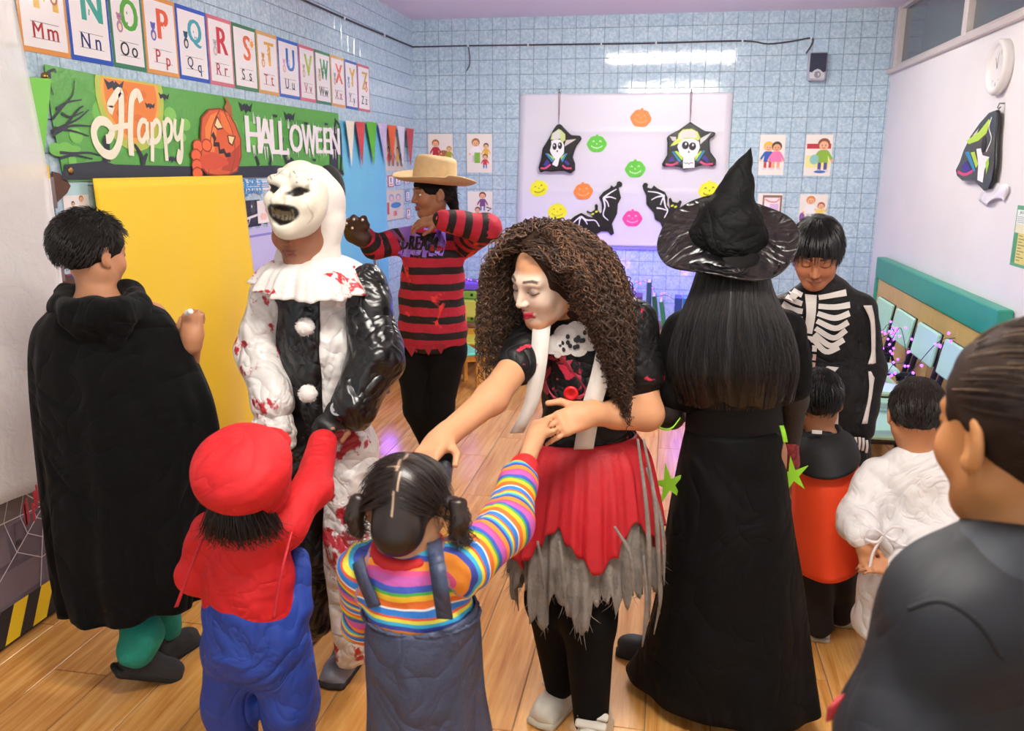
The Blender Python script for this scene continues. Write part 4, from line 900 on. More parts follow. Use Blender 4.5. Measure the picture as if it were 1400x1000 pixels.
def pr2(p):
    for P in ([(-0.021, 1.776), (0.029, 1.771), (0.025, 1.747), (0.003, 1.742)], [(0.209, 1.761), (0.29, 1.805), (0.263, 1.766), (0.211, 1.717)]): p.poly(P, '#d3cfd0')
    for P in ([(0, 1.662), (0.014, 1.665), (0.073, 1.593), (0.058, 1.583)], [(0.251, 1.67), (0.236, 1.673), (0.188, 1.594), (0.203, 1.589)]): p.poly(P, BLU)
    for P in ([(0.019, 1.665), (0.039, 1.668), (0.087, 1.623), (0.078, 1.598)], [(0.229, 1.668), (0.214, 1.668), (0.174, 1.623), (0.183, 1.594)]): p.poly(P, LM)
    for P in ([(-0.025, 1.588), (-0.009, 1.623), (0.016, 1.623), (0.028, 1.593)], [(0.229, 1.614), (0.25, 1.638), (0.282, 1.604), (0.274, 1.579)]): p.poly(P, PU)
    for P in ([(-0.042, 1.568), (0.009, 1.563), (0.051, 1.583)], [(0.216, 1.589), (0.259, 1.569), (0.314, 1.572)]): p.stroke(bez(P, 5), .015, PK_)
    p.poly([(0.04, 1.702), (0.055, 1.742), (0.085, 1.759), (0.159, 1.759), (0.2, 1.737), (0.21, 1.693), (0.191, 1.638), (0.172, 1.623), (0.178, 1.544), (0.091, 1.536), (0.087, 1.623), (0.06, 1.643)], W_)
    p.poly([(-0.013, 1.705), (0.015, 1.742), (0.039, 1.761), (0.043, 1.796), (0.076, 1.828), (0.141, 1.832), (0.186, 1.81), (0.209, 1.766), (0.195, 1.744), (0.159, 1.759), (0.084, 1.761), (0.061, 1.732), (0.017, 1.71)], '#cfe06a'); p.poly([(0.046, 1.771), (0.062, 1.81), (0.101, 1.825), (0.161, 1.82), (0.182, 1.791), (0.184, 1.766), (0.154, 1.766), (0.084, 1.766), (0.06, 1.751)], '#dcdcd6')
    for q in ((0.1, 1.71), (0.154, 1.702)): p.ell(q[0], q[1], .027, .03, '#14141a'); p.ell(q[0]+.003, q[1]+.01, .007, .01, W_, n=8)
    p.poly([(0.12, 1.655), (0.137, 1.655), (0.128, 1.673)], '#14141a')
    p.stroke([(0.096, 1.583), (0.109, 1.571), (0.121, 1.581), (0.134, 1.569), (0.146, 1.581), (0.164, 1.576)], .006, '#555560')
q = (0.127, 1.688)
ornament('black skull ornament with lime cap hanging right on the white board', MBk, (q[0], YB-.045, q[1]), [(0.128, 1.884), (0.159, 1.864), (0.241, 1.815), (0.312, 1.808), (0.322, 1.795), (0.314, 1.781), (0.278, 1.756), (0.289, 1.663), (0.337, 1.604), (0.337, 1.567), (0.31, 1.551), (0.249, 1.568), (0.176, 1.544), (0.096, 1.527), (0.065, 1.548), (-0.001, 1.555), (-0.059, 1.547), (-0.073, 1.568), (-0.035, 1.638), (-0.037, 1.732), (-0.045, 1.765), (-0.027, 1.786), (0.046, 1.825)][::-1], q, pr2, ((0.128, 1.879), (0.124, 2.104)), (0.124, 2.109))
# A4 picture cards
def pic(label, a, b, draw, frame=None):
    t = mount('picture_card', label, 'picture', MBk, (a[0], YB-.002, a[1]), 'picture cards on the back wall'); P = rectp(a, b); sheet('sheet', P, a, mat('cream_card', '#efe8e2', .45), t, .0012, .0012)
    q = WP(a, .0016); draw(q, a[0], a[1], b[0]-a[0], b[1]-a[1]); q.build('printed_picture', t)
SK = '#f0b890'
def d1(q, x, y, w, h):
    q.rect(x+w*.38, y+h*.3, x+w*.8, y+h*.45, '#c8903c'); q.ell(x+w*.62, y+h*.5, w*.2, h*.08, '#a86a40'); kid(q, x+w*.3, y+h*.3, h*.55, SK, '#a8642c', '#b82838', '#b82838'); kid(q, x+w*.85, y+h*.28, h*.4, SK, '#b09030', '#a8a838', '#a0903a')
def d2(q, x, y, w, h): kid(q, x+w*.35, y+h*.28, h*.6, SK, '#a86a38', '#f4f2f2', '#c8c8d0'); q.rect(x+w*.3, y+h*.25, x+w*.52, y+h*.52, '#7ab03c'); kid(q, x+w*.76, y+h*.36, h*.4, SK, '#3a2a22', '#e0b040', '#e0a040'); kid(q, x+w*.72, y+h*.1, h*.38, SK, '#7a4028', '#c83848', '#3a6ab0')
def d3(q, x, y, w, h): kid(q, x+w*.6, y+h*.48, h*.5, SK, '#7a3a28', '#7a4a80', '#8080b0'); kid(q, x+w*.4, y+h*.2, h*.4, SK, '#5a3a20', '#58a040', '#58a040'); q.stroke([(x+w*.75, y+h*.6), (x+w*.95, y+h*.56), (x+w*.8, y+h*.5)], .012, '#3a3a44')
def d4(q, x, y, w, h): kid(q, x+w*.36, y+h*.14, h*.68, SK, '#f0c030', '#2858b0', '#c83838'); kid(q, x+w*.68, y+h*.14, h*.68, '#e8a880', '#3a2a2a', '#e87ab0', '#e8a880', True)
def d5(q, x, y, w, h): q.rect(x+w*.04, y+h*.2, x+w*.95, y+h*.5, '#ece69a'); q.rect(x+w*.05, y+h*.66, x+w*.95, y+h*.78, '#c03040'); kid(q, x+w*.68, y+h*.1, h*.8, SK, '#8a4a2c', '#8ab83c', '#5a4a8c'); q.ell(x+w*.36, y+h*.4, w*.17, h*.12, '#8ec8c0'); q.ell(x+w*.6, y+h*.1, w*.22, h*.035, '#3c6ab8')
def d6(q, x, y, w, h):
    q.rect(x+w*.2, y, x+w*.98, y+h*.96, '#8a6a58'); q.rect(x+w*.27, y, x+w*.9, y+h*.9, '#f0e4ec'); q.rect(x+w*.5, y+h*.3, x+w*.85, y+h*.75, '#d8b8e0'); q.stroke(bez([(x+w*.3, y+h*.86), (x+w*.5, y+h*.8), (x+w*.75, y+h*.8), (x+w*.88, y+h*.88)], 5), .012, '#d89a90')
def d7(q, x, y, w, h): kid(q, x+w*.4, y+h*.35, h*.6, SK, '#e09048', '#f2f0f2', '#d0d0d8'); q.ell(x+w*.12, y+h*.42, w*.1, h*.12, '#8a5aa0'); kid(q, x+w*.78, y+h*.3, h*.5, SK, '#b05a30', '#e8d060', '#e0c050', arm=1)
pic('picture card of a child at a table beside the left corner', (-1.962, 1.492), (-1.755, 1.8), d1)
pic('picture card of a woman and two children left of the board', (-1.638, 1.494), (-1.428, 1.799), d2)
pic('picture card of two children half hidden by the striped sleeve', (-1.635, 1.028), (-1.425, 1.345), d3)
pic('picture card of a boy in blue and a girl in pink', (0.658, 1.49), (0.845, 1.791), d4)
pic('picture card of a child in green with a bag', (0.994, 1.487), (1.188, 1.791), d5)
pic('picture card with a brown drawn frame behind the witch hat', (0.672, 1.042), (0.857, 1.352), d6)
pic('picture card of a nurse and child above the skeleton boy', (0.984, 1.048), (1.189, 1.35), d7)
# ------------------------------------------------------------------ the right wall
c = (1.55, 4.64, 2.024); ck = mount('wall_clock', 'round white wall clock high on the white partition', 'clock', MR, (XR, c[1], c[2]-.13))
MB().lathe([(.13, 0), (.13, .03), (.122, .042), (.108, .044), (.1, .03), (.098, .028)], (0, .13, 0), 40).build('rim', mat('clock_white', '#eceae8', .35), ck, True)
MB().lathe([(.1, .026), (.0, .0262)], (0, .13, 0), 40).build('dial', mat('clock_dial', '#dddbe0', .5), ck)
p = Print(.0002); p.z = .0268
for k in range(12): a_ = k*PI/6; p.text(str(12-k if k else 12) if False else str((12-k-1) % 12+1), .078*math.cos(a_+PI/2), .13+.078*math.sin(a_+PI/2), .02, '#4a4a50')
p.stroke([(0, .13), (-.028, .175)], .006, '#303036', .003); p.stroke([(0, .13), (.012, .2)], .0045, '#303036', .002); p.ell(0, .13, .006, .006, '#303036', n=10); p.build('printed_dial', ck)
def pr3(p):
    p.poly([(-4.929, 1.69), (-4.756, 1.73), (-4.639, 1.785), (-4.617, 1.771), (-4.65, 1.717), (-4.752, 1.685), (-4.894, 1.671)], '#b6dc4c'); p.poly([(-4.854, 1.711), (-4.763, 1.748), (-4.79, 1.718)], '#c9c9c6')
    p.poly([(-4.935, 1.633), (-4.866, 1.634), (-4.737, 1.542), (-4.753, 1.528)], BLU); p.poly([(-4.845, 1.629), (-4.784, 1.632), (-4.708, 1.569), (-4.735, 1.551)], LM); p.poly([(-4.964, 1.56), (-4.89, 1.588), (-4.803, 1.542), (-4.907, 1.523)], PU); p.stroke(bez([(-5.011, 1.531), (-4.891, 1.518), (-4.775, 1.537)], 5), .016, PK_)
    p.poly([(-4.763, 1.645), (-4.699, 1.647), (-4.661, 1.613), (-4.564, 1.603), (-4.61, 1.542), (-4.612, 1.481), (-4.692, 1.493), (-4.708, 1.569)], W_); p.poly([(-4.61, 1.577), (-4.571, 1.603), (-4.558, 1.568), (-4.577, 1.521)], '#9cd048'); p.ell(*[(-4.668, 1.665)][0], .03, .04, '#1a1a20'); p.stroke(bez([(-4.606, 1.792), (-4.623, 1.742), (-4.572, 1.689), (-4.618, 1.629)], 5), .01, W_)
q = (-4.69, 1.622)
ornament('black skull ornament hanging under the clock on the partition', MR, (XR-.012, -q[0], q[1]), [(-4.566, 1.824), (-4.54, 1.805), (-4.52, 1.687), (-4.487, 1.568), (-4.494, 1.492), (-4.527, 1.452), (-4.597, 1.442), (-4.668, 1.462), (-4.741, 1.483), (-4.935, 1.485), (-5.026, 1.507), (-5.06, 1.541), (-5.004, 1.588), (-4.968, 1.645), (-4.883, 1.716), (-4.773, 1.775), (-4.663, 1.817)][::-1], q, pr3, ((-4.561, 1.823), (-4.556, 1.836)), (-4.558, 1.84))
V = []; F_ = []; q0 = (-4.504, 1.441)
for i in range(9):
    for j in range(9): u_, v_ = i/8, j/8; V.append(((u_-.5)*.30+.02*math.sin(5*v_), -v_*(.09+.02*math.sin(6*u_)), .006+.010*(1+math.sin(9*u_+3*v_))*(.4+.6*v_)))
for i in range(8):
    for j in range(8): F_.append((i*9+j, (i+1)*9+j, (i+1)*9+j+1, i*9+j+1))
pl = obj('plastic_wrap', mesh_from('plastic_wrap', V, F_, True), mat('clear_white_plastic', '#f4f4f8', .25), None, (XR-.002, -q0[0], q0[1]+.04), MR.to_euler()); md = pl.modifiers.new('thickness', 'SOLIDIFY'); md.thickness = .001; tag(pl, 'crumpled white plastic wrap stuck under the ornament on the partition', 'plastic wrap')
a, b = (-4.229, 1.12), (-4.055, 1.389)
def d_(q):
    w = b[0]-a[0]; h = b[1]-a[1]; q.rect(a[0]+w*.06, a[1]+h*.05, b[0]-w*.06, b[1]-h*.07, '#e8e8c8'); q.rect(a[0]+w*.06, b[1]-h*.3, b[0]-w*.06, b[1]-h*.07, '#eef2ee'); q.text('JAS Fi', a[0]+w*.34, b[1]-h*.12, h*.06, '#3a8a62', w*.5, bold=.001)
    q.rect(a[0]+w*.06, a[1]+h*.05, a[0]+w*.3, a[1]+h*.55, '#4a9a6c'); q.rect(a[0]+w*.3, a[1]+h*.05, b[0]-w*.06, a[1]+h*.55, '#ddd27a')
    for k in range(9): q.rect(a[0]+w*.36, a[1]+h*(.1+k*.05), a[0]+w*(.6+.2*(k % 2)), a[1]+h*(.115+k*.05), '#7a7a50')
    for k in range(4): q.rect(a[0]+w*.12, b[1]-h*(.19+k*.03), a[0]+w*(.7+.1*(k % 2)), b[1]-h*(.18+k*.03), '#9ab0a4')
poster('notice_poster', 'green and yellow printed notice at the right edge of the partition', rectp(a, b), a, MR, (XR-.0015, -a[0], a[1]), mat('notice_green', '#5aa87c', .5), d_)

# ------------------------------------------------------------------ low furniture along the back and right
M_wood = mat('pale_wood', '#b98a5a', .5, var=(30, .25), stretch=(1, 8, 8)); M_orw = mat('orange_wood', '#dc9a3c', .4, var=(14, .2), stretch=(4, 4, 1))
sh = thing('low_shelf', 'long low wooden shelf along the back wall', 'shelf', (-.55, 6.62, 0))
MB().box((0, 0, .318), (2.9, .46, .03), None, .004).build('top', M_wood, sh); MB().box((0, 0, .06), (2.8, .42, .02), None, .003).build('lower_board', M_wood, sh)
for x_ in (-1.42, -.47, .47, 1.42): MB().box((x_, 0, .152), (.03, .42, .302), None, .003).build('side_panel', M_wood, sh)
MB().box((0, .215, .16), (2.8, .01, .28), None, .002).build('back_panel', mat('shelf_back', '#7a5a3c', .7), sh)
sh2 = thing('wall_ledge', 'short wooden ledge under the blue panel by the corner', 'shelf', (-1.92, 5.6, 0)); MB().box((0, 0, .33), (.26, 1.0, .03), None, .004).build('top', M_wood, sh2); MB().box((-.05, 0, .157), (.1, .9, .313), None, .004).build('support', mat('shelf_back'), sh2)
# stacked binders
for k, (c_, lb) in enumerate((('#8bb83a', 'lowest'), ('#8bb83a', 'second from the bottom'), ('#8bb83a', 'third from the bottom'), ('#8bb83a', 'uppermost'))):
    t = thing('ring_binder', 'green ring binder lying flat in the stack on the shelf, %s' % lb, 'binder', (-1.56, 6.58, .3345+k*.0635), 'stacked green binders')
    MB().box((0, 0, .031), (.32, .26, .06), None, .004).build('cover', mat('binder_green', c_, .45), t); MB().box((-.06, -.1305, .031), (.13, .002, .036), None, .0008).build('spine_label', M_paper, t)
    p = Print(); p.z = .0; p.text(('TOPONIMO', 'ACOSO', 'BLANCO', 'ACTAS')[k], 0, 0, .014, '#444444', .11); p.build('printed_label', t).location = (-.06, -.1318, .031); t.children[-1].rotation_euler = MBk.to_euler()
    MB().lathe([(.012, 0), (.012, .003), (.008, .003)], (.06, -.13, .031), 16, Matrix.Rotation(PI/2, 3, 'X')).build('finger_ring', mat('black_plastic', '#16161a', .4), t)
t = tag(MB().box((0, 0, .03), (.34, .26, .058), None, .006).build('purple_box', mat('purple_box', '#7a56b8', .5)), 'flat purple box on top of the green binders', 'box'); t.location = (-1.56, 6.58, .335+4*.064)
# books and boxes right of the curly hair
def book(x, y, w, d_, h, c_, lb, tilt=0., cat='book'):
    t = thing('book' if cat == 'book' else 'storage_box', lb, cat, (x, y, .334), 'books and boxes on the low shelf'); t.rotation_euler = (0, tilt, 0)
    cm = mat('cover_'+c_[1:], c_, .45)
    MB().box((0, 0, h/2), (w, d_, h), None, .003).build('cover', cm, t)
    if cat == 'book': MB().box((0, .006, h/2+.002), (w*.7, d_-.012, h-.002), None, .001).build('pages', M_paper, t)
    else: MB().box((0, -d_/2-.001, h*.42), (w*.6, .002, h*.3), None, .0008).build('box_label', mat('label_blue', '#5a8ad0', .5), t)
    return t
bx = (-0.198, 6.5, 0.383)[0]
pb = book(bx-.06, 6.55, .17, .24, .25, '#5a2f6e', 'dark purple box with a small white ghost on the shelf', 0, 'box')
gp = Print(); gp.poly([(-.028, -.03), (-.014, -.02), (0, -.03), (.014, -.02), (.028, -.03), (.026, .02), (.012, .036), (-.012, .036), (-.026, .02)], '#f0eef4'); gp.ell(-.01, .01, .004, .006, '#222226', n=8); gp.ell(.01, .01, .004, .006, '#222226', n=8); g_ = gp.build('printed_ghost', pb); g_.location = (.01, -.1235, .2); g_.rotation_euler = MBk.to_euler()
book(bx+.075, 6.55, .035, .2, .36, '#2a4a7a', 'tall dark blue book standing beside the purple box')
book(bx+.147, 6.53, .03, .2, .26, '#1f5a4a', 'dark green book leaning beside the tall blue book', -.12)
book(bx+.205, 6.53, .028, .2, .22, '#2c7a5a', 'short green book leaning in the row on the shelf', -.16)
book(bx+.30, 6.53, .055, .18, .25, '#1c3f9c', 'dark blue carton on the shelf beside a lighter one', 0, 'box')
book(bx+.362, 6.53, .055, .18, .25, '#2a78d0', 'bright blue carton on the shelf near the witch hair', 0, 'box')
tag(MB().box((0, 0, .035), (.12, .1, .07), None, .006).build('wooden_box', mat('orange_wood')), 'small orange wooden box at the end of the shelf row', 'box').location = (bx+.47, 6.5, .334)
t = thing('pink_red_figure', 'unidentified pink and red toy half hidden behind the witch costume', 'figure', ((-0.024, 5.9, 0.182)[0], 5.9, 0))  # invented stand-in for an unidentified pink and red sliver
stq = np.array(t.location); sdf_obj('body', [E(stq+(0, 0, .12), (.09, .08, .13)), E(stq+(0, -.01, .27), (.06, .06, .06), k=.03), C(stq+(-.05, -.04, .18), stq+(-.08, -.09, .12), .028, .024), C(stq+(.05, -.04, .18), stq+(.08, -.09, .12), .028, .024)], .012, mat('figure_pink', '#e8b0a0', .8), t)
MB().lathe([(.062, .28), (.06, .31), (.035, .345), (.0, .352)], (0, -.01, 0), 20).build('cap', mat('figure_red', '#c23a40', .7), t, True)
# wooden children's chairs
def wood_chair(label, p, rz, seatc, backc, s=1.):
    t = thing('wooden_chair', label, 'chair', p, 'small wooden chairs'); t.rotation_euler = (0, 0, rz)     # faces local -Y
    for x_ in (-.14, .14):
        MB().bar((x_, -.13, 0), (x_, -.13, .255), .03, None, (0, 1, 0), .004).build('leg', M_orw, t); MB().bar((x_, .15, 0), (x_, .17, .56), .03, .03, (0, 1, 0), .004).build('leg', M_orw, t)
        MB().box((x_, .01, .235), (.022, .27, .04), None, .003).build('side_rail', M_orw, t)
    MB().box((0, -.13, .235), (.26, .02, .045), None, .003).build('front_rail', M_orw, t); MB().box((0, .152, .30), (.26, .018, .05), None, .003).build('rear_rail', M_orw, t)
    se = MB().box((0, 0, .267), (.33, .33, .022), None, .008).build('seat', mat('seat_'+seatc[1:], seatc, .35), t); bk = MB().box((0, .162, .475), (.30, .018, .13), None, .007).build('backrest', mat('seat_'+backc[1:], backc, .35), t); return t
g0 = (-1.309, 5.497, 0)
wood_chair('small wooden chair with turquoise seat beside the striped sweater', (-1.46, 5.68, 0), .55, '#66d0b8', '#3fb0b0')
wood_chair('small wooden chair with yellow backrest behind the turquoise one', (-1.48, 6.10, 0), .1, '#c8c24a', '#cfc95a')
# teal and beige low partition on the right with a row of metal chairs
t = thing('play_counter', 'low teal-topped counter panel with beige front against the partition', 'counter', (1.512, 5.26, 0))
M_teal = mat('teal_paint', '#2a9c86', .4, var=(8, .12)); M_bei = mat('beige_panel', '#d8b878', .5, var=(5, .12))
MB().box((0, 0, .857), (.068, 2.34, .145), None, .006).build('top_rail', M_teal, t); MB().box((-.0, -1.14, .392), (.068, .06, .784), None, .004).build('end_post', M_teal, t); MB().box((0, 1.14, .392), (.068, .06, .784), None, .004).build('end_post', M_teal, t)
for k in range(5): MB().box((-.005, -.888+k*.444, .392), (.035, .438, .782), None, .003).build('panel', M_bei, t)
cb = thing('small_cabinet', 'small teal cabinet in the corner behind the skeleton boy', 'cabinet', (1.18, 6.66, 0)); MB().box((0, 0, .3), (.36, .34, .6), None, .004).build('body', M_teal, cb); MB().box((0, 0, .615), (.4, .38, .03), None, .004).build('top', mat('cab_top', '#e6d8dc', .5), cb); MB().box((0, -.173, .3), (.32, .012, .54), None, .003).build('door', mat('cab_door', '#2f8f86', .4), cb)
M_blk = mat('black_tube', '#1d1a26', .35, .4); M_mint = mat('mint_laminate', '#a9d8bf', .3)
def metal_chair(label, p, rz):
    t = thing('metal_chair', label, 'chair', p, 'mint backed metal chairs along the counter'); t.rotation_euler = (0, 0, rz); t.scale = (1.15, 1.25, 1.24)   # faces local -Y
    for x_ in (-.15, .15):
        MB().tube([(x_, -.14, 0), (x_, -.13, .29), (x_, -.10, .305), (x_, .13, .305)], .011, 8).build('front_leg', M_blk, t, True)
        MB().tube([(x_, .17, 0), (x_, .14, .30), (x_, .17, .46), (x_, .2, .60)], .011, 8).build('rear_leg', M_blk, t, True)
        MB().tube([(x_, -.135, .1), (x_, .16, .1)], .008, 8).build('side_stretcher', M_blk, t, True)
    MB().tube([(-.15, .16, .1), (.15, .16, .1)], .008, 8).build('rear_stretcher', M_blk, t, True)
    s_ = MB().box((0, -.01, .322), (.35, .33, .018), None, .007).build('seat', M_mint, t); MB().box((0, -.01, .308), (.33, .31, .012), None, .003).build('seat_pan', M_blk, t)
    MB().tube([(.15, .14, .36), (.15, .1, .47), (.15, -.16, .47)], .009, 8).build('arm_tube', M_blk, t, True); MB().box((.12, -.08, .485), (.15, .24, .016), None, .006).build('writing_tablet', M_mint, t); M_ = Matrix.Rotation(-.16, 3, 'X'); MB().box((0, .168, .565), (.30, .016, .135), M_, .006).build('backrest', M_mint, t); MB().box((0, .178, .567), (.295, .008, .13), M_, .003).build('back_shell', M_blk, t)
for k, lb in enumerate(('mint metal chair farthest along the counter, near the corner', 'second mint metal chair from the corner', 'third mint metal chair, bluish in the lights', 'nearest mint metal chair, mostly behind the foreground head')):
    metal_chair(lb, (1.07, 5.28-k*.44, 0), -PI/2)
# purple fairy lights
M_led = mat('violet_led', '#b070ff', .3, emit=('#8a3cff', 5)); M_wire = mat('fairy_wire', '#2a1a40', .5)
ledm = mesh_from('led', *(lambda q: (q.V, q.F))(MB().lathe([(.0015, -.007), (.0055, -.004), (.006, 0), (.0045, .005), (.001, .007)], (0, 0, 0), 8)), True); ledm.materials.append(M_led)
def fairy(label, P, n, jit, lights, power):
    t = thing('fairy_lights', label, 'string lights', P[0], 'violet fairy lights'); Q = np.array(bez(P, 12)); tube_obj('wire', [tuple(q) for q in Q], .0018, M_wire, t, 5, 0)
    for k in range(n):
        q = Q[int((k+.5)/n*(len(Q)-1))]+np.array([rng.uniform(-jit, jit), rng.uniform(-jit, jit), rng.uniform(-jit, jit)]); o = bpy.data.objects.new('led', ledm); add(o, t); o.location = Vector(q)-Vector(t.location); o.rotation_euler = (rng.uniform(0, 3), rng.uniform(0, 3), 0)
    for l in lights:
        ld = bpy.data.lights.new('led_glow', 'POINT'); ld.color = srgb('#7a48ff'); ld.energy = power; ld.shadow_soft_size = .05; lo = bpy.data.objects.new('led_glow', ld); add(lo, t); lo.location = Vector(l)-Vector(t.location)
fairy('violet fairy lights draped above the books on the shelf', [(-0.411, 6.75, 0.567), (-0.354, 6.7, 0.67), (-0.282, 6.7, 0.602), (-0.238, 6.7, 0.65), (-0.171, 6.7, 0.669), (-0.099, 6.6, 0.645), (-0.063, 6.6, 0.571), (0.004, 6.6, 0.579), (0.084, 6.6, 0.536), (0.119, 6.5, 0.48)], 22, .03, [(-.35, 6.6, .75), (.15, 6.6, .7), (-.8, 6.6, .7)], 3.8)
fairy('violet fairy lights over the binders beside the striped sweater', [(-1.73, 6.5, .656), (-1.65, 6.47, .660), (-1.58, 6.55, .657), (-1.50, 6.47, .660), (-1.40, 6.5, .658)], 10, .015, [(-1.5, 6.38, .8)], 1.6)
fairy('violet fairy lights low by the blue panel', [(-1.952, 5.4, 0.638), (-1.905, 5.4, 0.654), (-1.884, 5.4, 0.515), (-1.876, 5.3, 0.333), (-1.823, 5.2, 0.258), (-1.75, 5.1, 0.235)], 12, .02, [(-1.75, 5.1, .3)], 2.5)
fairy('violet fairy lights heaped on the mint metal chairs', [(1.056, 4.5, 0.787), (1.071, 4.4, 0.761), (1.096, 4.4, 0.792), (1.114, 4.35, 0.761), (1.063, 4.35, 0.734), (1.039, 4.35, 0.703), (1.089, 4.3, 0.701), (1.103, 4.3, 0.752), (1.133, 4.3, 0.79), (1.142, 4.2, 0.66), (1.086, 4.2, 0.629), (1.031, 4.1, 0.557), (1.085, 4, 0.606), (1.133, 3.75, 0.83), (1.188, 3.7, 0.867)], 54, .03, [(.75, 4.3, .75), (.9, 3.9, .7)], 1.3)

# ------------------------------------------------------------------ people: toolkit
def HX(c, fwd, up=(0, 0, 1), s=1.): return (np.array(c, float), basis(fwd, up), s)
def head_prims(xf, ears=True, soft=1.):
    k = lambda *a, **kw: kw.update(xf=xf) or kw
    P = [E((0, -.015, .03), (.073, .092, .08), xf=xf, k=.02), E((0, .02, -.032), (.059, .064, .074), xf=xf, k=.035), E((0, .064, -.094), (.02, .018, .018), xf=xf, k=.028)]
    for s in (-1, 1):
        P += [C((s*.05, -.005, -.052), (s*.018, .052, -.092), .018, .016, .03, xf=xf), E((s*.036, .056, -.03), (.024, .022, .024), xf=xf, k=.025), C((s*.012, .078, .022), (s*.042, .066, .02), .010, .008, .018, xf=xf)]
    for s in (-1, 1): P.append(E((s*.031, .092, .002), (.016, .012, .012), xf=xf, op=-1, k=.012))
    for s in (-1, 1): P.append(E((s*.031, .0705, .001), (.0145, .0135, .0125), xf=xf, k=.004))
    P += [C((0, .082, .014), (0, .101, -.028), .006, .0095, .012, xf=xf)]
    for s in (-1, 1): P += [E((s*.0095, .093, -.031), (.007, .009, .0065), xf=xf, k=.006), C((0, .0895, -.0575), (s*.021, .0785, -.0605), .0048, .0028, .005, xf=xf), C((0, .0885, -.0685), (s*.019, .0785, -.063), .006, .003, .005, xf=xf)]
    if ears:
        for s in (-1, 1):
            R = rotm((0, 0, 1), s*.35) @ rotm((1, 0, 0), -.2)
            P += [E((s*.078, -.012, -.006), (.007, .019, .031), R, .008, xf), E((s*.083, -.006, -.002), (.004, .010, .017), R, .005, xf, -1), E((s*.075, -.002, -.03), (.008, .009, .010), R, .008, xf)]
    return P
def mixc(a, b, w): return a*(1-w[:, None])+np.array(b)[None, :]*w[:, None]
def sst(x, a, b): t = np.clip((x-a)/(b-a), 0, 1); return t*t*(3-2*t)
def face_col(V, xf, skin, o):
    c, M, s = xf; q = ((V-c) @ M)/s; x, y, z = np.abs(q[:, 0]), q[:, 1], q[:, 2]; n = len(V)
    colr = np.tile(np.array(srgb(skin)), (n, 1)); near = (np.abs(q) < .13).all(1); fr = near & (y > .045)
    colr = mixc(colr, srgb(o.get('blush', '#c9785e')), .35*near*np.exp(-((x-.042)**2+(z+.03)**2)/.0004)*(y > .03))
    if 'paint' in o:
        w = near*sst(y, .0, .03)*sst(.075-np.abs(z+.02), 0, .02)*.8; colr = mixc(colr, srgb(o['paint']), w)
    if 'shade' in o:
        for sx in (0,): colr = mixc(colr, srgb(o['shade']), fr*.75*np.exp(-(((x-.031)/.017)**2+((z-.004)/.013)**2)))
    lipc = o.get('lips', '#b06a5e'); wl = fr*sst(.023-x, 0, .004)*sst(.0105-np.abs(z+.063+.03*x*(o.get('smile', 0))), 0, .003)*(y > .066); colr = mixc(colr, srgb(lipc), wl)
    colr = mixc(colr, srgb('#4a1c1c'), fr*(y > .066)*sst(.021-x, 0, .003)*sst(.0016-np.abs(z+.0632-.25*(x-.006)*o.get('smile', 0)), 0, .0012))
    bz = .0265+.10*(x-.014)-3.2*np.maximum(x-.034, 0)**1.0*.12; colr = mixc(colr, srgb(o.get('brow', '#241a16')), fr*sst(x, .010, .014)*sst(.052-x, 0, .006)*sst(.0042-np.abs(z-bz-.002), 0, .002)*.9)
    ex = (x-.031)/.0150
    if o.get('eye') == 'open':
        ez = (z-.0015)/(.0062*(1-.55*ex*ex).clip(.05, 1)); ins = fr*(np.abs(ex) < 1)*sst(1-np.abs(ez), 0, .25); colr = mixc(colr, srgb('#e6e0dc'), ins)
        colr = mixc(colr, srgb('#23160f'), ins*sst(.0065-np.hypot(q[:, 0]-np.sign(q[:, 0])*.031-o.get('gaze', 0)*.006, z-.001), 0, .001)); colr = mixc(colr, srgb('#17100e'), fr*(np.abs(ex) < 1.1)*sst(.0017-np.abs(z-.0015-.0062*(1-.55*ex*ex)), 0, .0012))
    else:
        zl = -.0045+.0035*ex*ex; colr = mixc(colr, srgb('#1a1210'), fr*(np.abs(ex) < 1.08)*sst(.0022-np.abs(z-zl), 0, .0014)); colr = mixc(colr, srgb('#6a4434'), .12*fr*(np.abs(ex) < 1)*sst(.0012-np.abs(z-.0075+.003*ex*ex), 0, .001))
    colr = mixc(colr, srgb('#3a1c18'), near*(y > .08)*np.exp(-(((x-.0075)/.0035)**2+((z+.0365)/.003)**2))*.8)
    return colr
M_skin = mat('skin', '#c98a66', .5, attr='Col', spec=.35)
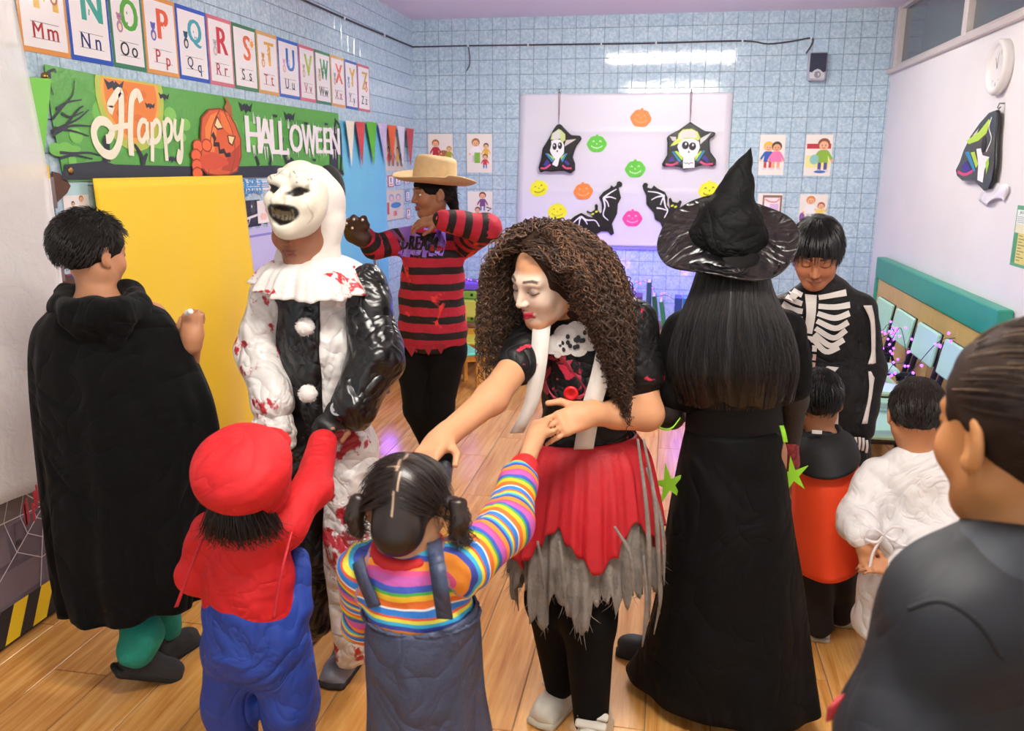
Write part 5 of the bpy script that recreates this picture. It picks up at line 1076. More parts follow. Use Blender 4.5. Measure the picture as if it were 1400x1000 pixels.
def hand_prims(w, fwd, up, s=.85, thumb=1, curl=(.35, .5, .35), tc=.4, spread=.0):
    M = basis(fwd, up); xf = (np.array(w, float), M, s); P = [B((0, .042, 0), (.036, .044, .0135), .012, None, .012, xf), C((0, -.03, 0), (0, .02, 0), .024, .026, .018, ((1, 0, 0), 1.15), xf)]
    for i, (x, L, r) in enumerate(((-.027, .066, .0075), (-.009, .076, .008), (.009, .071, .008), (.026, .056, .007))):
        if thumb < 0: x = -x
        p = np.array([x, .078-abs(x)*.25, 0.]); a = 0.; ax = spread*x*18
        for j, (f, cu) in enumerate(zip((.45, .30, .25), curl)):
            a += cu; d = np.array([math.sin(ax)*math.cos(a), math.cos(a)*math.cos(ax), -math.sin(a)]); p2 = p+d*L*f*1.15; P.append(C(p, p2, r*(1-.08*j), r*(.94-.08*j), .004, xf=xf)); p = p2
    t = -thumb if False else thumb; sx = -1 if thumb > 0 else 1
    p = np.array([sx*.028, .012, -.004]); d = nv((sx*.75, .7, -.15-.5*tc)); p2 = p+d*.042; P.append(C(p, p2, .0125, .0095, .01, xf=xf)); d = nv((sx*(.35-.5*tc), .9, -.2-.6*tc)); P.append(C(p2, p2+d*.034, .0092, .0075, .005, xf=xf))
    return P
def foc_head(xf, h=.0023): r = .125*xf[2]; return (xf[0]-r, xf[0]+r, h)
def foc_hand(w, h=.0042, r=.13): w = np.array(w, float); return (w-r, w+r, h)
def person(label, loc):
    return thing('person', label, 'person', (loc[0], loc[1], 0), 'children at the costume party')
def make_body(t, P, xf, skin, o, hands=(), h=.011):
    return sdf_obj('body', P+head_prims(xf, o.get('ears', True)), h, M_skin, t, [foc_head(xf, o.get('hh', .0026))]+[foc_hand(w) for w in hands], colf=lambda V: face_col(V, xf, skin, o), it=1)
def rg(L, R, b, tilt=0.):
    L = np.array(L); R = np.array(R); a = (R-L)/2; c = (L+R)/2; n = nv(np.cross((0, 0, 1), a)); return (c, a, n*b+np.array((0, 0, tilt)))
def scalp(xf, n, L, region, flow, lift=.3, seed=1, seg=6, grow=1.03, jit=.25, curl=0., r=(.077, .096, .084), drop=0.):
    R_ = np.random.RandomState(seed); c, M, s = xf; out = []; rr_ = np.array(r)
    while len(out) < n:
        d = nv(R_.normal(size=3))
        if not region(d): continue
        p = np.array((0, -.015, .03))+d*rr_*grow; nn = nv(d/rr_); f = np.array(flow(d), float)+R_.normal(size=3)*jit; f -= nn*(f @ nn); f = nv(f)
        l = L*R_.uniform(.7, 1.15); pts = [p]; dr = nv(nn*lift+f*(1-lift)); ph = R_.uniform(0, 6.28)
        for j in range(seg):
            p = p+dr*l/seg; q = (p-np.array((0, -.015, .03)))/rr_; m = np.linalg.norm(q)
            if m < grow: p = np.array((0, -.015, .03))+q/m*grow*rr_
            pts.append(p+(curl*np.array((math.sin(ph+j*1.3), math.cos(ph+j*1.1), .5*math.sin(ph+j))) if curl else 0)); nn = nv(q/rr_); f2 = np.array(flow(nv(q)), float); f2 -= nn*(f2 @ nn)*.8; dr = nv(dr*.6+f2*.4+np.array((0, 0, -drop)))
        out.append((np.array(pts)*s) @ M.T+c)
    return out
def hair_cap(xf, t, m, grow=1.1, cut=None, name='hair', noise=.003, extra=(), h=.006, fr=90):
    """solid under-layer of hair on the cranium; cut: list of subtracting prims"""
    P = [E((0, -.017, .032), (.077*grow, .096*grow, .084*grow), xf=xf, k=.01)]+list(extra)+[E((0, .085, -.055), (.078, .075, .085), xf=xf, op=-1, k=.012)]+(cut or [])
    return sdf_obj(name, P, h, mat(m.name+'_under', HC[m.name], .75, spec=.15), t, noise=(noise, fr, 1))
def hairmat(name, c, rough=.42): return mat(name, c, rough, spec=.45)
HC = {'black_brown_hair': '#14100d', 'dark_brown_hair': '#1f130e', 'black_hair': '#0d0a0a', 'curly_brown_hair': '#2c1d15', 'shiny_black_hair': '#0b0a0c', 'soft_brown_hair': '#1a130f', 'brown_pulled_back_hair': '#2a1e18'}
def shoe(t, p, dr, L, mu, ms, name='shoe', pitch=0., extra=None):
    """shoe standing at p (floor under the ankle), toe along dr"""
    d = nv((dr[0], dr[1], 0)); M = basis(d)
    if pitch: M = M @ rotm((1, 0, 0), pitch)
    xf = (np.array(p, float), M, L/.22)
    up = sdf_obj(name, [C((0, -.03, .045), (0, .03, .05), .036, .036, .02, xf=xf), E((0, .09, .035), (.04, .06, .034), xf=xf, k=.03), C((0, -.035, .05), (0, -.03, .085), .034, .033, .02, xf=xf), B((0, .04, .02), (.04, .1, .015), .012, None, .01, xf)], .006, mu, t)
    sdf_obj('sole', [B((0, .035, .010), (.043, .112, .0125), .011, None, .004, xf), E((0, .10, .010), (.044, .055, .0125), xf=xf, k=.006)], .0065, ms, t if False else up)
    return xf, up
def arm(P, R, k=.02, tag=0, L0=0.): return chain(P, R, k, None, None, tag, L0)

# ------------------------------------------------------------------ 1 boy in black hooded cape
M_cape = mat('black_velvet_cape', '#030304', .85, sheen=.04, folds=(2.2, .5, .05), spec=.15)
def V3(*a): return np.array(a, float)
def caped_boy():
    t = person('boy in a long black hooded cape facing the yellow sheet', (-1.555, 2.187, 0))
    xf = HX((-1.581, 2.12, 1.307), (.30, .94, -.14), s=.97); skin = '#b9825f'
    sh_r = (-1.421, 2.12, 1.126); el = (-1.383, 2.2, 0.919); wr = (-1.308, 2.14, 1.072)
    P = [C((-1.575, 2.12, 1.278), (-1.563, 2.1, 1.157), .047, .05), C((-1.557, 2.1, 1.116), (-1.549, 2.1, 0.68), .10, .095, .03, ((0, 1, 0), .7)), C((-1.685, 2.1, 1.111), sh_r, .045, .045, .03)]
    P += arm([sh_r, el, wr], [.042, .036, .026]) + arm([(-1.685, 2.1, 1.111), (-1.754, 2.12, 0.886), (-1.628, 2, 0.776)], [.042, .036, .026])
    P += arm([(-1.603, 2.12, 0.646), (-1.659, 2.2, 0.317), (-1.479, 2.02, 0.162)], [.07, .055, .036]) + arm([(-1.506, 2.12, 0.653), (-1.495, 2.15, 0.357), (-1.552, 2.22, 0.06)], [.07, .055, .036])
    P += hand_prims(wr, (.02, .12, 1), (.2, -.9, .2), .82, 1, (1.2, 1.4, .8), .8)
    make_body(t, P, xf, skin, dict(), [(-1.305, 2.16, 1.115)])
    hm = hairmat('black_brown_hair', '#17110d')
    fl = lambda d: (0, -.5, -.9) if d[1] < .3 else (0, .3, -.6)
    side = lambda d: d[2] > -.62+.75*max(d[1]+.15, 0)+(.35 if abs(d[0]) > .8 and d[1] > -.2 else 0) and not (d[1] > .55 and d[2] < .42)
    hr = hair_cap(xf, t, hm, 1.075, [E((0, .05, -.085), (.11, .075, .075), xf=xf, op=-1, k=.01), B((0, 0, -.13), (.12, .14, .075), .01, None, .01, xf, -1)])
    strands('hair_strands', scalp(xf, 1700, .03, side, fl, .5, 3, 4, 1.05), .0011, hm, hr)
    cp = loft('cape', [rg((-1.646, 2.1, 1.18), (-1.484, 2.1, 1.193), .06), rg((-1.703, 2.09, 1.142), (-1.379, 2.09, 1.157), .11), rg((-1.758, 2.09, 1.085), (-1.35, 2.12, 1.095), .13), rg((-1.78, 2.09, 0.98), (-1.302, 2.13, 0.994), .15), rg((-1.788, 2.09, 0.803), (-1.253, 2.13, 0.824), .16), rg((-1.78, 2.08, 0.555), (-1.268, 2.12, 0.58), .165), rg((-1.762, 2.07, 0.371), (-1.287, 2.1, 0.413), .165), rg((-1.736, 2.06, 0.242), (-1.309, 2.1, 0.292), .165)], M_cape, t, 120, 8, .004,
         radial=lambda th, v: 1+(.02+.05*v)*v*math.sin(9*th+1.4*math.sin(3*v)+.6)+.025*v*math.sin(17*th+2), hem=lambda th: 1-.012*math.sin(5*th))
    hp = []
    ring = [(-1.637, 2.05, 1.163), (-1.69, 2.14, 1.181), (-1.625, 2.19, 1.188), (-1.484, 2.14, 1.196), (-1.41, 2.06, 1.173), (-1.418, 1.99, 1.165), (-1.48, 1.97, 1.158), (-1.56, 1.99, 1.159), (-1.637, 2.05, 1.163)]
    hp = chain(ring, [.032]*9, .02)+[E((-1.487, 2, 1.136), (.085, .03, .06), k=.05), E((-1.494, 2, 1.076), (.055, .022, .05), k=.04)]
    sdf_obj('hood', hp, .009, M_cape, t, noise=(.006, 55, 2))
    M_tp = mat('teal_trousers', '#1c9483', .8, bump=(60, .4, .01))
    sdf_obj('trousers', arm([(-1.646, 2.18, 0.303), (-1.488, 2.04, 0.178), (-1.503, 2.02, 0.14)], [.06, .055, .055])+arm([(-1.498, 2.15, 0.332), (-1.532, 2.2, 0.126), (-1.547, 2.22, 0.055)], [.06, .052, .05]), .009, M_tp, t, noise=(.004, 60, 3))
    M_sh = mat('charcoal_knit_shoe', '#2c2b2c', .9, bump=(200, .6, .004)); M_so = mat('black_rubber', '#151414', .8)
    shoe(t, V3(*(-1.52, 2.027, 0))+(0, .0, .045), (.5, .6), .21, M_sh, M_so, pitch=-.5)
    shoe(t, (-1.522, 2.172, 0), (.25, 1), .21, M_sh, M_so)
    tag_ = MB().lathe([(.006, -.012), (.008, -.01), (.008, .01), (.006, .012)], (0, 0, 0), 12); q = tag_.build('chalk_piece', mat('chalk_white', '#eeeeea', .8)); q.location = (-1.297, 2.115, 1.15); q.rotation_euler = (.4, 1.2, 0)
    tag(q, 'white chalk piece held in the raised fist of the caped boy', 'chalk')
# ------------------------------------------------------------------ 2 clown
def satin(name, c, blood=None, st=.5):
    return mat(name, c, .3, folds=(4.5, st, .05), blood=blood, spec=.6)
def clown():
    t = person('tall child in black and white satin clown suit with white mask', (-0.954, 2.24, 0))
    BW = satin('white_satin_bloody', '#e4e0dc', (6.5, .545, '#b3222f')); BK = satin('black_satin', '#0b0b0d', None, .38)
    xf = HX((-0.969, 2.16, 1.399), (-.22, -.96, -.22), s=.98)
    P = [C((-0.969, 2.18, 1.366), (-0.962, 2.2, 1.261), .05, .052), C((-0.953, 2.215, 1.181), (-0.96, 2.2, 0.776), .085, .085, .03, ((0, 1, 0), .6)), C((-1.058, 2.2, 1.217), (-0.832, 2.2, 1.224), .045, .045, .03)]
    la = [(-1.082, 2.2, 1.216), (-1.117, 2.16, 1.034), (-1.036, 2.06, 0.888)]; ra = [(-0.811, 2.2, 1.225), (-0.764, 2.14, 1.042), (-0.829, 2.06, 0.908)]
    P += arm(la, [.042, .036, .026])+arm(ra, [.042, .036, .026])
    P += arm([(-1.02, 2.2, 0.727), (-1.018, 2.18, 0.459), (-1.057, 2.28, 0.106)], [.07, .055, .04])+arm([(-0.9, 2.2, 0.735), (-0.865, 2.14, 0.468), (-0.903, 2.2, 0.095)], [.07, .055, .04])
    hd = nv(V3(*(-0.876, 2, 0.87))-V3(*ra[2]))
    P += hand_prims(la[2], (.15, -.35, -1), (-.5, -.8, 0), .85, -1, (.4, .5, .4), .4)+hand_prims(ra[2], hd, (.15, -.75, .65), .85, 1, (.55, .8, .5), .5)
    make_body(t, P, xf, '#9a6a50', dict(lips='#8a5248', eye='down', ears=False), [(-0.88, 2.02, 0.87), (-1.016, 2.04, 0.845)])
    # mask
    mx = HX((-0.946, 2.075, 1.466), (-.20, -.93, .10), (.12, .2, 1), 1.0)
    mp = [E((0, -.02, .0), (.082, .06, .098), xf=mx, k=.02), E((0, .012, -.045), (.062, .045, .05), xf=mx, k=.03), E((0, .03, -.082), (.028, .024, .022), xf=mx, k=.03), C((0, .045, .02), (0, .078, -.012), .011, .015, .02, xf=mx)]
    for s in (-1, 1):
        mp += [E((s*.036, .036, .038), (.027, .014, .017), xf=mx, k=.016), E((s*.050, .028, -.012), (.022, .020, .022), xf=mx, k=.02), E((s*.036, .055, .014), (.021, .017, .011), rotm((0, 1, 0), s*.35), .008, mx, -1), E((s*.013, .07, -.016), (.008, .009, .007), xf=mx, k=.006)]
        mp.append(C((s*.012, .036, .060), (s*.042, .018, .066), .007, .005, .012, xf=mx))
    mp += [E((0, .062, -.048), (.043, .026, .024), xf=mx, k=.008, op=-1), E((0, -.065, -.0), (.08, .075, .11), xf=mx, k=.01, op=-1)]
    def mc(V):
        c, M, s = mx; q = (V-c) @ M; x, y, z = np.abs(q[:, 0]), q[:, 1], q[:, 2]; cc = np.tile(np.array(srgb('#dcd8c8')), (len(V), 1)); f = (y > -.02)
        cc = mixc(cc, srgb('#0d0c0c'), f*sst(1-np.hypot((x-.036)/.026, (z-.016-.25*(x-.036))/.0125), 0, .2))
        cc = mixc(cc, srgb('#100d0c'), f*sst(1-np.hypot(x/.052, (z+.047-.25*x)/.027), 0, .12))
        for z0 in (-.042, -.054): cc = mixc(cc, srgb('#7d6f52'), f*(x < .036)*(np.abs(z-z0-.2*x) < .0055)*(np.abs(((x+.006) % .012)-.006) > .0012)*.9)
        cc = mixc(cc, srgb('#15110f'), f*sst(.0016-np.abs(z-.048-.9*np.abs(x-.036)+.012*(x > .036)), 0, .001)*(np.abs(x-.036) < .02))
        return mixc(cc, srgb('#8a8270'), .5*f*sst(.0014-np.abs(np.hypot(x-.02, z+.03)-.05), 0, .001)*(z < .0)*(z > -.06))
    sdf_obj('mask', mp, .004, mat('latex_mask', '#e0dccc', .38, attr='Col', spec=.5), t, colf=mc)
    # hood
    hx = HX((-0.971, 2.2, 1.412), (-.25, -.95, -.05), s=1.)
    hood = [E((0, -.01, .03), (.094, .105, .108), xf=hx, k=.02), C((.0, -.01, -.04), (.02, -.02, -.125), .08, .068, .05, xf=hx), C((-.07, .0, -.02), (-.066, .0, -.12), .028, .03, .03, xf=hx), E((.004, .125, -.008), (.064, .11, .078), xf=hx, op=-1, k=.02)]+chain([(-.072, .01, -.05), (-.05, .052, -.112), (0, .074, -.128), (.05, .052, -.112), (.072, .01, -.05)], [.018, .02, .022, .02, .018], .02, None, hx)+[C((0, .012, -.125), (0, .0, -.17), .066, .066, .02, xf=hx)]
    sdf_obj('hood', hood, .007, mat('white_stretch_hood', '#ddd6cf', .7, bump=(14, .3, .01)), t, noise=(.0035, 38, 4))
    sdf_obj('black_bun_cap', [E((-0.946, 2.3, 1.476), (.045, .05, .075), k=.01)], .008, mat('black_felt', '#101012', .8), t)
    # suit
    tors = [C((-0.948, 2.2, 1.194), (-0.951, 2.2, 1.058), .105, .125, .03, ((0, 1, 0), .72)), C((-0.951, 2.2, 1.058), (-0.96, 2.2, 0.776), .125, .125, .03, ((0, 1, 0), .78)), C((-1.047, 2.2, 1.217), (-0.842, 2.2, 1.224), .055, .055, .04)]
    mid = V3(*(-0.917, 2.1, 1.06)); cutn = V3(*(-0.904, 2.1, 1.061))-mid; cutn[2] = 0
    lg1 = arm([(-1.025, 2.2, 0.749), (-1.023, 2.18, 0.458), (-1.049, 2.27, 0.17)], [.098, .085, .078], .04); lg2 = arm([(-0.899, 2.2, 0.758), (-0.852, 2.13, 0.474), (-0.894, 2.18, 0.133)], [.10, .088, .075], .04)
    sdf_obj('suit_black_half', tors+lg1, .009, BK, t, noise=(.007, 26, 5), cuts=[(mid, cutn)]); sdf_obj('suit_white_half', tors+lg2, .009, BW, t, noise=(.007, 26, 6), cuts=[(mid+nv(cutn)*.001, -cutn)])
    sdf_obj('sleeve', arm([la[0], la[1], V3(*la[2])+(0, 0, .03)], [.056, .064, .058], .03), .008, BW, t, noise=(.006, 38, 7)); sdf_obj('sleeve', arm([ra[0], ra[1], V3(*ra[2])+(.02, .01, .01)], [.06, .07, .064], .03), .008, BK, t, noise=(.006, 38, 8))
    sdf_obj('sleeve_cuff', [C(V3(*la[2])+(0, 0, .02), V3(*la[2])+(.01, -.02, -.045), .04, .06, .02)], .007, BW, t, noise=(.01, 60, 9))
    gl = [p for p in hand_prims(ra[2], hd, (.15, -.75, .65), .93, 1, (.55, .8, .5), .5)]
    sdf_obj('glove', [C(V3(*ra[2])-hd*.06, V3(*ra[2])+hd*.01, .05, .043, .01), *gl[:2], *gl[2::3][:4]], .006, mat('black_glove', '#0c0c0e', .45), t, noise=(.003, 70, 3))
    mb = Print(.0004); mb.ell(0, 0, .017, .021, '#8f8f96', .3, 14); mb.ell(-.006, .006, .005, .007, '#141416', n=8); mb.ell(.007, .005, .005, .007, '#141416', n=8); mb.ell(0, -.010, .008, .004, '#141416', n=8)
    g_ = mb.build('glove_print', t); gp = V3(*ra[2])+hd*.02+nv((.15, -.75, .65))*.043; g_.location = Vector(gp-np.array(t.location)); g_.rotation_euler = Vector((.15, -.75, .65)).to_track_quat('Z', 'Y').to_euler()
    # ruff and pompons
    M_ru = mat('white_ruff_bloody', '#e2ddd8', .5, blood=(13, .575, '#b8202e'), bump=(40, .3, .01))
    c0 = V3(*(-0.952, 2.19, 1.296))
    ru = loft('ruff', [(c0+(0, 0, .01), (.058, 0, 0), (0, .055, 0)), (c0+(0, 0, .004), (.085, 0, .0), (0, .08, .004)), (c0+(.0, -.01, -.018), (.13, 0, -.006), (0, .12, .012)), (c0+(.0, -.015, -.06), (.168, 0, -.012), (0, .145, .03))], M_ru, t, 160, 8, .003, radial=lambda th, v: 1+.055*v*math.sin(13*th+.8*math.sin(2*th))+.03*v*math.sin(29*th))
    for q in ((-0.942, 2.085, 1.128), (-0.94, 2.075, 0.945)):
        R_ = np.random.RandomState(3); L_ = []
        for k_ in range(420): d = nv(R_.normal(size=3)); L_.append(np.array([V3(*q)+d*.008, V3(*q)+d*.026*R_.uniform(.85, 1.1)]))
        s_ = sdf_obj('pompon', [E(q, .024)], .005, mat('white_pompon', '#efebe6', .9), t, noise=(.003, 200, 1)); strands('pompon_fibres', L_, .0012, mat('white_pompon'), s_)
    M_s = mat('grey_sneaker', '#7d7e8c', .5, bump=(30, .3, .01)); M_s2 = mat('dark_sneaker_sole', '#241c22', .7)
    xs, up_ = shoe(t, V3(*(-0.935, 2.285, 0)), (-.06, -1), .235, M_s, M_s2); 
    sdf_obj('shoe_tongue', [E((0, .02, .088), (.03, .035, .014), xf=xs)], .005, mat('pink_print_fabric', '#c87888', .7, var=(40, .7)), up_)
    xs, up_ = shoe(t, V3(*(-1.123, 2.422, 0))+(0, .03, 0), (-.1, -1), .235, M_s, M_s2)
# ------------------------------------------------------------------ 3 small child in red cap and blue overalls
def red_cap_child():
    t = person('small child seen from behind in red cap and blue overalls', (-.98, 1.68))
    RD = mat('red_cotton', '#d0161e', .7, folds=(4, .35, .03)); BL = mat('royal_blue_cotton', '#1b3f9e', .6, folds=(3.5, .5, .04))
    xf = HX((-0.91, 1.66, 0.859), (-.15, .95, .05), s=.9); yb = 1.68
    ra = [(-0.83, 1.68, 0.738), (-0.815, 1.8, 0.789), (-0.854, 1.96, 0.849)]; la = [(-1.027, 1.68, 0.71), (-1.081, 1.7, 0.588), (-1.123, 1.84, 0.482)]
    P = [C((-0.923, 1.68, 0.824), (-0.928, 1.68, 0.733), .04, .042), C((-0.927, 1.68, 0.687), (-0.932, 1.68, 0.488), .085, .09, .03, ((0, 1, 0), .8)), C((-0.999, 1.68, 0.712), (-0.852, 1.68, 0.73), .036, .036, .02)]
    P += arm(ra, [.032, .028, .02])+arm(la, [.032, .028, .02])+arm([(-0.983, 1.68, 0.444), (-1, 1.68, 0.262), (-1.035, 1.72, 0.037)], [.055, .045, .03])+arm([(-0.859, 1.68, 0.458), (-0.846, 1.68, 0.282), (-0.873, 1.72, 0.062)], [.055, .045, .03])
    hv = nv(V3(*(-0.885, 2.02, 0.86))-V3(*ra[2])); P += hand_prims(ra[2], hv, (.4, -.5, .6), .58, -1, (.7, .9, .5), .6)+hand_prims(la[2], (.3, .9, -.1), (0, 0, 1), .58, 1)
    make_body(t, P, xf, '#b07a58', dict(), [(-0.876, 2, 0.862)])
    hm = hairmat('dark_brown_hair', '#1f130e')
    h_ = hair_cap(xf, t, hm, 1.07, [], extra=[E((0, -.075, -.07), (.075, .04, .06), xf=xf, k=.04)])
    R_ = np.random.RandomState(4); L_ = []
    for k in range(500):
        a = R_.uniform(-1.25, 1.25); p = np.array((.075*math.sin(a), -.015-.095*math.cos(a)*R_.uniform(.9, 1.05), -.02)); d = np.array((.25*math.sin(a)+R_.normal()*.15, -.25*math.cos(a), -1)); l = R_.uniform(.08, .125)
        L_.append((np.array([p, p+nv(d)*l*.5, p+nv(d)*l*.8+(0, .005, 0), p+nv(d)*l+(R_.normal()*.01, .015, 0)])*.9) @ xf[1].T+xf[0])
    strands('hair_strands', L_, .0011, hm, h_)
    # cap: puffed crown over a band, brim in front
    cx = HX((-0.895, 1.635, 0.893), (-.2, .9, .55), (.0, -.5, .85), 1.)
    cap = sdf_obj('cap', [E((0, -.015, .035), (.107, .105, .062), xf=cx, k=.03), E((0, -.02, .0), (.098, .1, .055), xf=cx, k=.04)], .007, RD, t, noise=(.0035, 24, 3))
    sdf_obj('cap_band', [C((0, -.005, -.03), (0, -.01, -.05), .088, .086, .01, xf=cx)], .007, RD, cap); sdf_obj('cap_brim', [E((0, .10, -.04), (.075, .06, .012), xf=cx, k=.01)], .006, RD, cap)
    # shirt
    sdf_obj('shirt', [C((-0.926, 1.68, 0.7), (-0.931, 1.68, 0.584), .098, .102, .03, ((0, 1, 0), .8)), C((-1, 1.68, 0.699), (-0.849, 1.68, 0.722), .045, .045, .03), C((-0.929, 1.68, 0.584), (-0.93, 1.68, 0.542), .106, .112, .02, ((0, 1, 0), .8))]+arm(ra, [.044, .042, .036], .03)+arm(la, [.044, .042, .034], .03), .007, RD, t, noise=(.005, 34, 5), cuts=[((-0.932, 1.68, 0.515), (0, .1, -1))])
    sdf_obj('shirt_cuff', [C(V3(*ra[2])-hv*.02, V3(*ra[2])+hv*.002, .034, .032, .01)], .006, RD, t)
    sdf_obj('overalls', [C((-0.932, 1.68, 0.512), (-0.926, 1.68, 0.447), .112, .118, .03, ((0, 1, 0), .85)), C((-0.94, 1.76, 0.659), (-0.933, 1.73, 0.48), .085, .1, .03, ((0, 1, 0), .55)), C((-0.825, 1.73, 0.645), (-0.815, 1.7, 0.528), .02, .03, .03)]+arm([(-0.984, 1.68, 0.424), (-1.01, 1.69, 0.254), (-1.032, 1.72, 0.027)], [.072, .064, .052], .03)+arm([(-0.861, 1.68, 0.438), (-0.855, 1.69, 0.274), (-0.874, 1.72, 0.051)], [.072, .066, .052], .03), .008, BL, t, noise=(.006, 30, 6))
    M_rb = mat('red_ribbon', '#c4202e', .6)
    ribbon('tie_ribbon', [(-1.008, 1.62, 0.72), (-1.013, 1.585, 0.683), (-1.033, 1.575, 0.628), (-1.055, 1.57, 0.574)], [.006, .008, .010], (1, .2, .3), M_rb, t); ribbon('tie_ribbon', [(-0.79, 1.62, 0.757), (-0.79, 1.575, 0.705), (-0.803, 1.565, 0.639), (-0.814, 1.56, 0.577)], [.006, .008, .010], (1, 0, .2), M_rb, t)
    M_s = mat('brown_child_shoe', '#4a2f20', .6)
    for q in ((-1.038, 1.72, -0.007), (-0.876, 1.72, 0.018)): shoe(t, (q[0], q[1], 0), (-.1, 1), .16, M_s, mat('black_rubber'))
# ------------------------------------------------------------------ 4 girl in rainbow shirt
RB = [(0, '#2f7fd6'), (.10, '#f0f0f0'), (.13, '#e8732c'), (.24, '#f2c52e'), (.33, '#4fae4a'), (.38, '#3b58b8'), (.48, '#c45cae'), (.60, '#e0508a'), (.66, '#f0902e'), (.77, '#3a4aa8'), (.84, '#38b0d8'), (.90, '#e6e04a'), (.96, '#e05a3a')]
def rainbow_girl():
    t = person('small girl with pigtails in rainbow striped shirt and denim pinafore', (-.42, 1.45))
    yb = 1.45; xf = HX((-0.472, 1.47, 0.904), (-.02, .88, -.46), s=.90)
    ra = [(-0.347, 1.45, 0.811), (-0.302, 1.6, 0.819), (-0.301, 1.76, 0.866)]; hand_ = (-0.283, 1.9, 0.939); la = [(-0.56, 1.45, 0.779), (-0.609, 1.58, 0.581), (-0.591, 1.72, 0.484)]
    P = [C((-0.468, 1.45, 0.888), (-0.461, 1.45, 0.79), .04, .045), C((-0.456, 1.45, 0.751), (-0.44, 1.45, 0.544), .09, .092, .03, ((0, 1, 0), .8)), C((-0.532, 1.45, 0.783), (-0.373, 1.45, 0.806), .036, .036, .02)]
    P += arm(ra, [.033, .029, .022])+arm(la, [.033, .029, .021])+arm([(-0.472, 1.45, 0.49), (-0.479, 1.45, 0.154)], [.05, .032])+arm([(-0.395, 1.45, 0.5), (-0.396, 1.45, 0.168)], [.05, .032])
    hv = nv(V3(*hand_)-V3(*ra[2])); P += arm([ra[2], V3(*hand_)-hv*.03], [.022, .021])+hand_prims(V3(*hand_)-hv*.02, hv, (-.3, -.8, .4), .62, -1, (.5, .7, .5), .5)+hand_prims(la[2], (.4, .8, -.3), (0, 0, 1), .6, 1)
    make_body(t, P, xf, '#cf9a74', dict(), [hand_])
    hm = mat('dark_brown_sleek_hair', '#241812', .33, spec=.5)
    def hc(V):
        c, M, s = xf; q = (V-c) @ M/s; a = np.array(srgb('#1f1510')); zig = .004*np.sign(np.sin(q[:, 1]*70+q[:, 2]*60)); w = sst(.0028-np.abs(q[:, 0]-zig), 0, .002)*(q[:, 2] > -.03)*(q[:, 1] < .07); w2 = sst(.0022-np.abs(q[:, 2]-.075-.0*q[:, 0]), 0, .0015)*(q[:, 0] < .0)*(q[:, 0] > -.05)*(q[:, 1] < .03); g = .55+.45*np.sin(np.arctan2(q[:, 1]+.02, q[:, 0])*90)*.3
        return mixc(a[None, :]*(.75+.6*g[:, None]), srgb('#c9ab8c'), np.clip(w*.9+w2*.7, 0, 1))
    hk = mat('combed_hair', '#241812', .34, attr='Col', spec=.5)
    P_h = [E((0, -.012, .03), (.079, .097, .087), xf=xf, k=.01), E((0, .095, -.06), (.07, .06, .09), xf=xf, op=-1, k=.01), E((0, -.058, -.045), (.058, .045, .062), xf=xf, k=.02)]
    h_ = sdf_obj('hair', P_h, .0032, hk, t, colf=hc)
    # combed strands towards the two bunches
    strands('hair_strands', scalp(xf, 900, .07, lambda d: d[2] > -.5 and not (d[1] > .6 and d[2] < .3) and abs(d[0]) > .06, lambda d: (1.2 if d[0] > 0 else -1.2, .0, -.55), .02, 6, 6, 1.035, .05), .0006, hm, h_)
    for s, Q in ((1, [(-0.378, 1.45, 0.929), (-0.361, 1.43, 0.932), (-0.354, 1.42, 0.908), (-0.362, 1.42, 0.881), (-0.348, 1.42, 0.87), (-0.354, 1.42, 0.888)]), (-1, [(-0.546, 1.45, 0.918), (-0.557, 1.43, 0.923), (-0.562, 1.42, 0.902), (-0.558, 1.42, 0.876), (-0.552, 1.42, 0.864)])):
        b = sdf_obj('pigtail', chain(Q, [.010, .016, .017, .014, .010, .007][:len(Q)], .008), .005, hm, t, noise=(.0025, 120, 2))
        R_ = np.random.RandomState(8); q = np.array(bez(Q, 6)); L_ = []
        for k in range(160): o_ = R_.normal(size=3)*.006; ph = R_.uniform(0, 6); L_.append(np.array([p_+o_*(.6+1.2*i/len(q))+.004*np.array((math.sin(i*.9+ph), math.cos(i*.8+ph), 0)) for i, p_ in enumerate(q)]))
        strands('pigtail_strands', L_, .0009, hm, b); sdf_obj('hair_tie', [C(V3(*Q[0])-(.004, 0, 0), V3(*Q[0])+(.004, 0, 0), .014)], .004, mat('dark_hair_tie', '#2a2024', .6), b)
    def tint(k, c, vec): return c
    SM = mat_stripes('rainbow_stripes', 8.2, RB, .75, bump=(30, .35))
    tz = [C((-0.457, 1.45, 0.743), (-0.446, 1.45, 0.673), .104, .112, .03, ((0, 1, 0), .82), tag='z'), C((-0.536, 1.45, 0.778), (-0.371, 1.45, 0.803), .045, .045, .04, tag='z')]
    sdf_obj('striped_shirt', tz+arm(ra, [.052, .05, .042], .03, L0=.02)+arm(la, [.05, .046, .036], .03, L0=.03)+[C((-0.444, 1.45, 0.625), (-0.438, 1.45, 0.61), .098, .09, .02, ((0, 1, 0), .82), tag='z')], .006, SM, t, noise=(.0045, 45, 7), uf=True)
    RC = mat('red_ribbing', '#cc1f24', .7)
    sdf_obj('shirt_cuff', [C(V3(*ra[2])-hv*.008, V3(*ra[2])+hv*.034, .040, .034, .01)], .005, RC, t); c0 = V3(*(-0.467, 1.45, 0.825)); sdf_obj('shirt_collar', chain([c0+(.062*math.cos(a), .055*math.sin(a), .012*math.sin(a)+.004) for a in np.linspace(0, 2*PI, 20)], [.013]*20, .004), .005, RC, t)
    DN = mat('denim', '#3c4560', .5, folds=(3.5, .45, .03), bump=(40, .4), var=(7, .25), spec=.5)
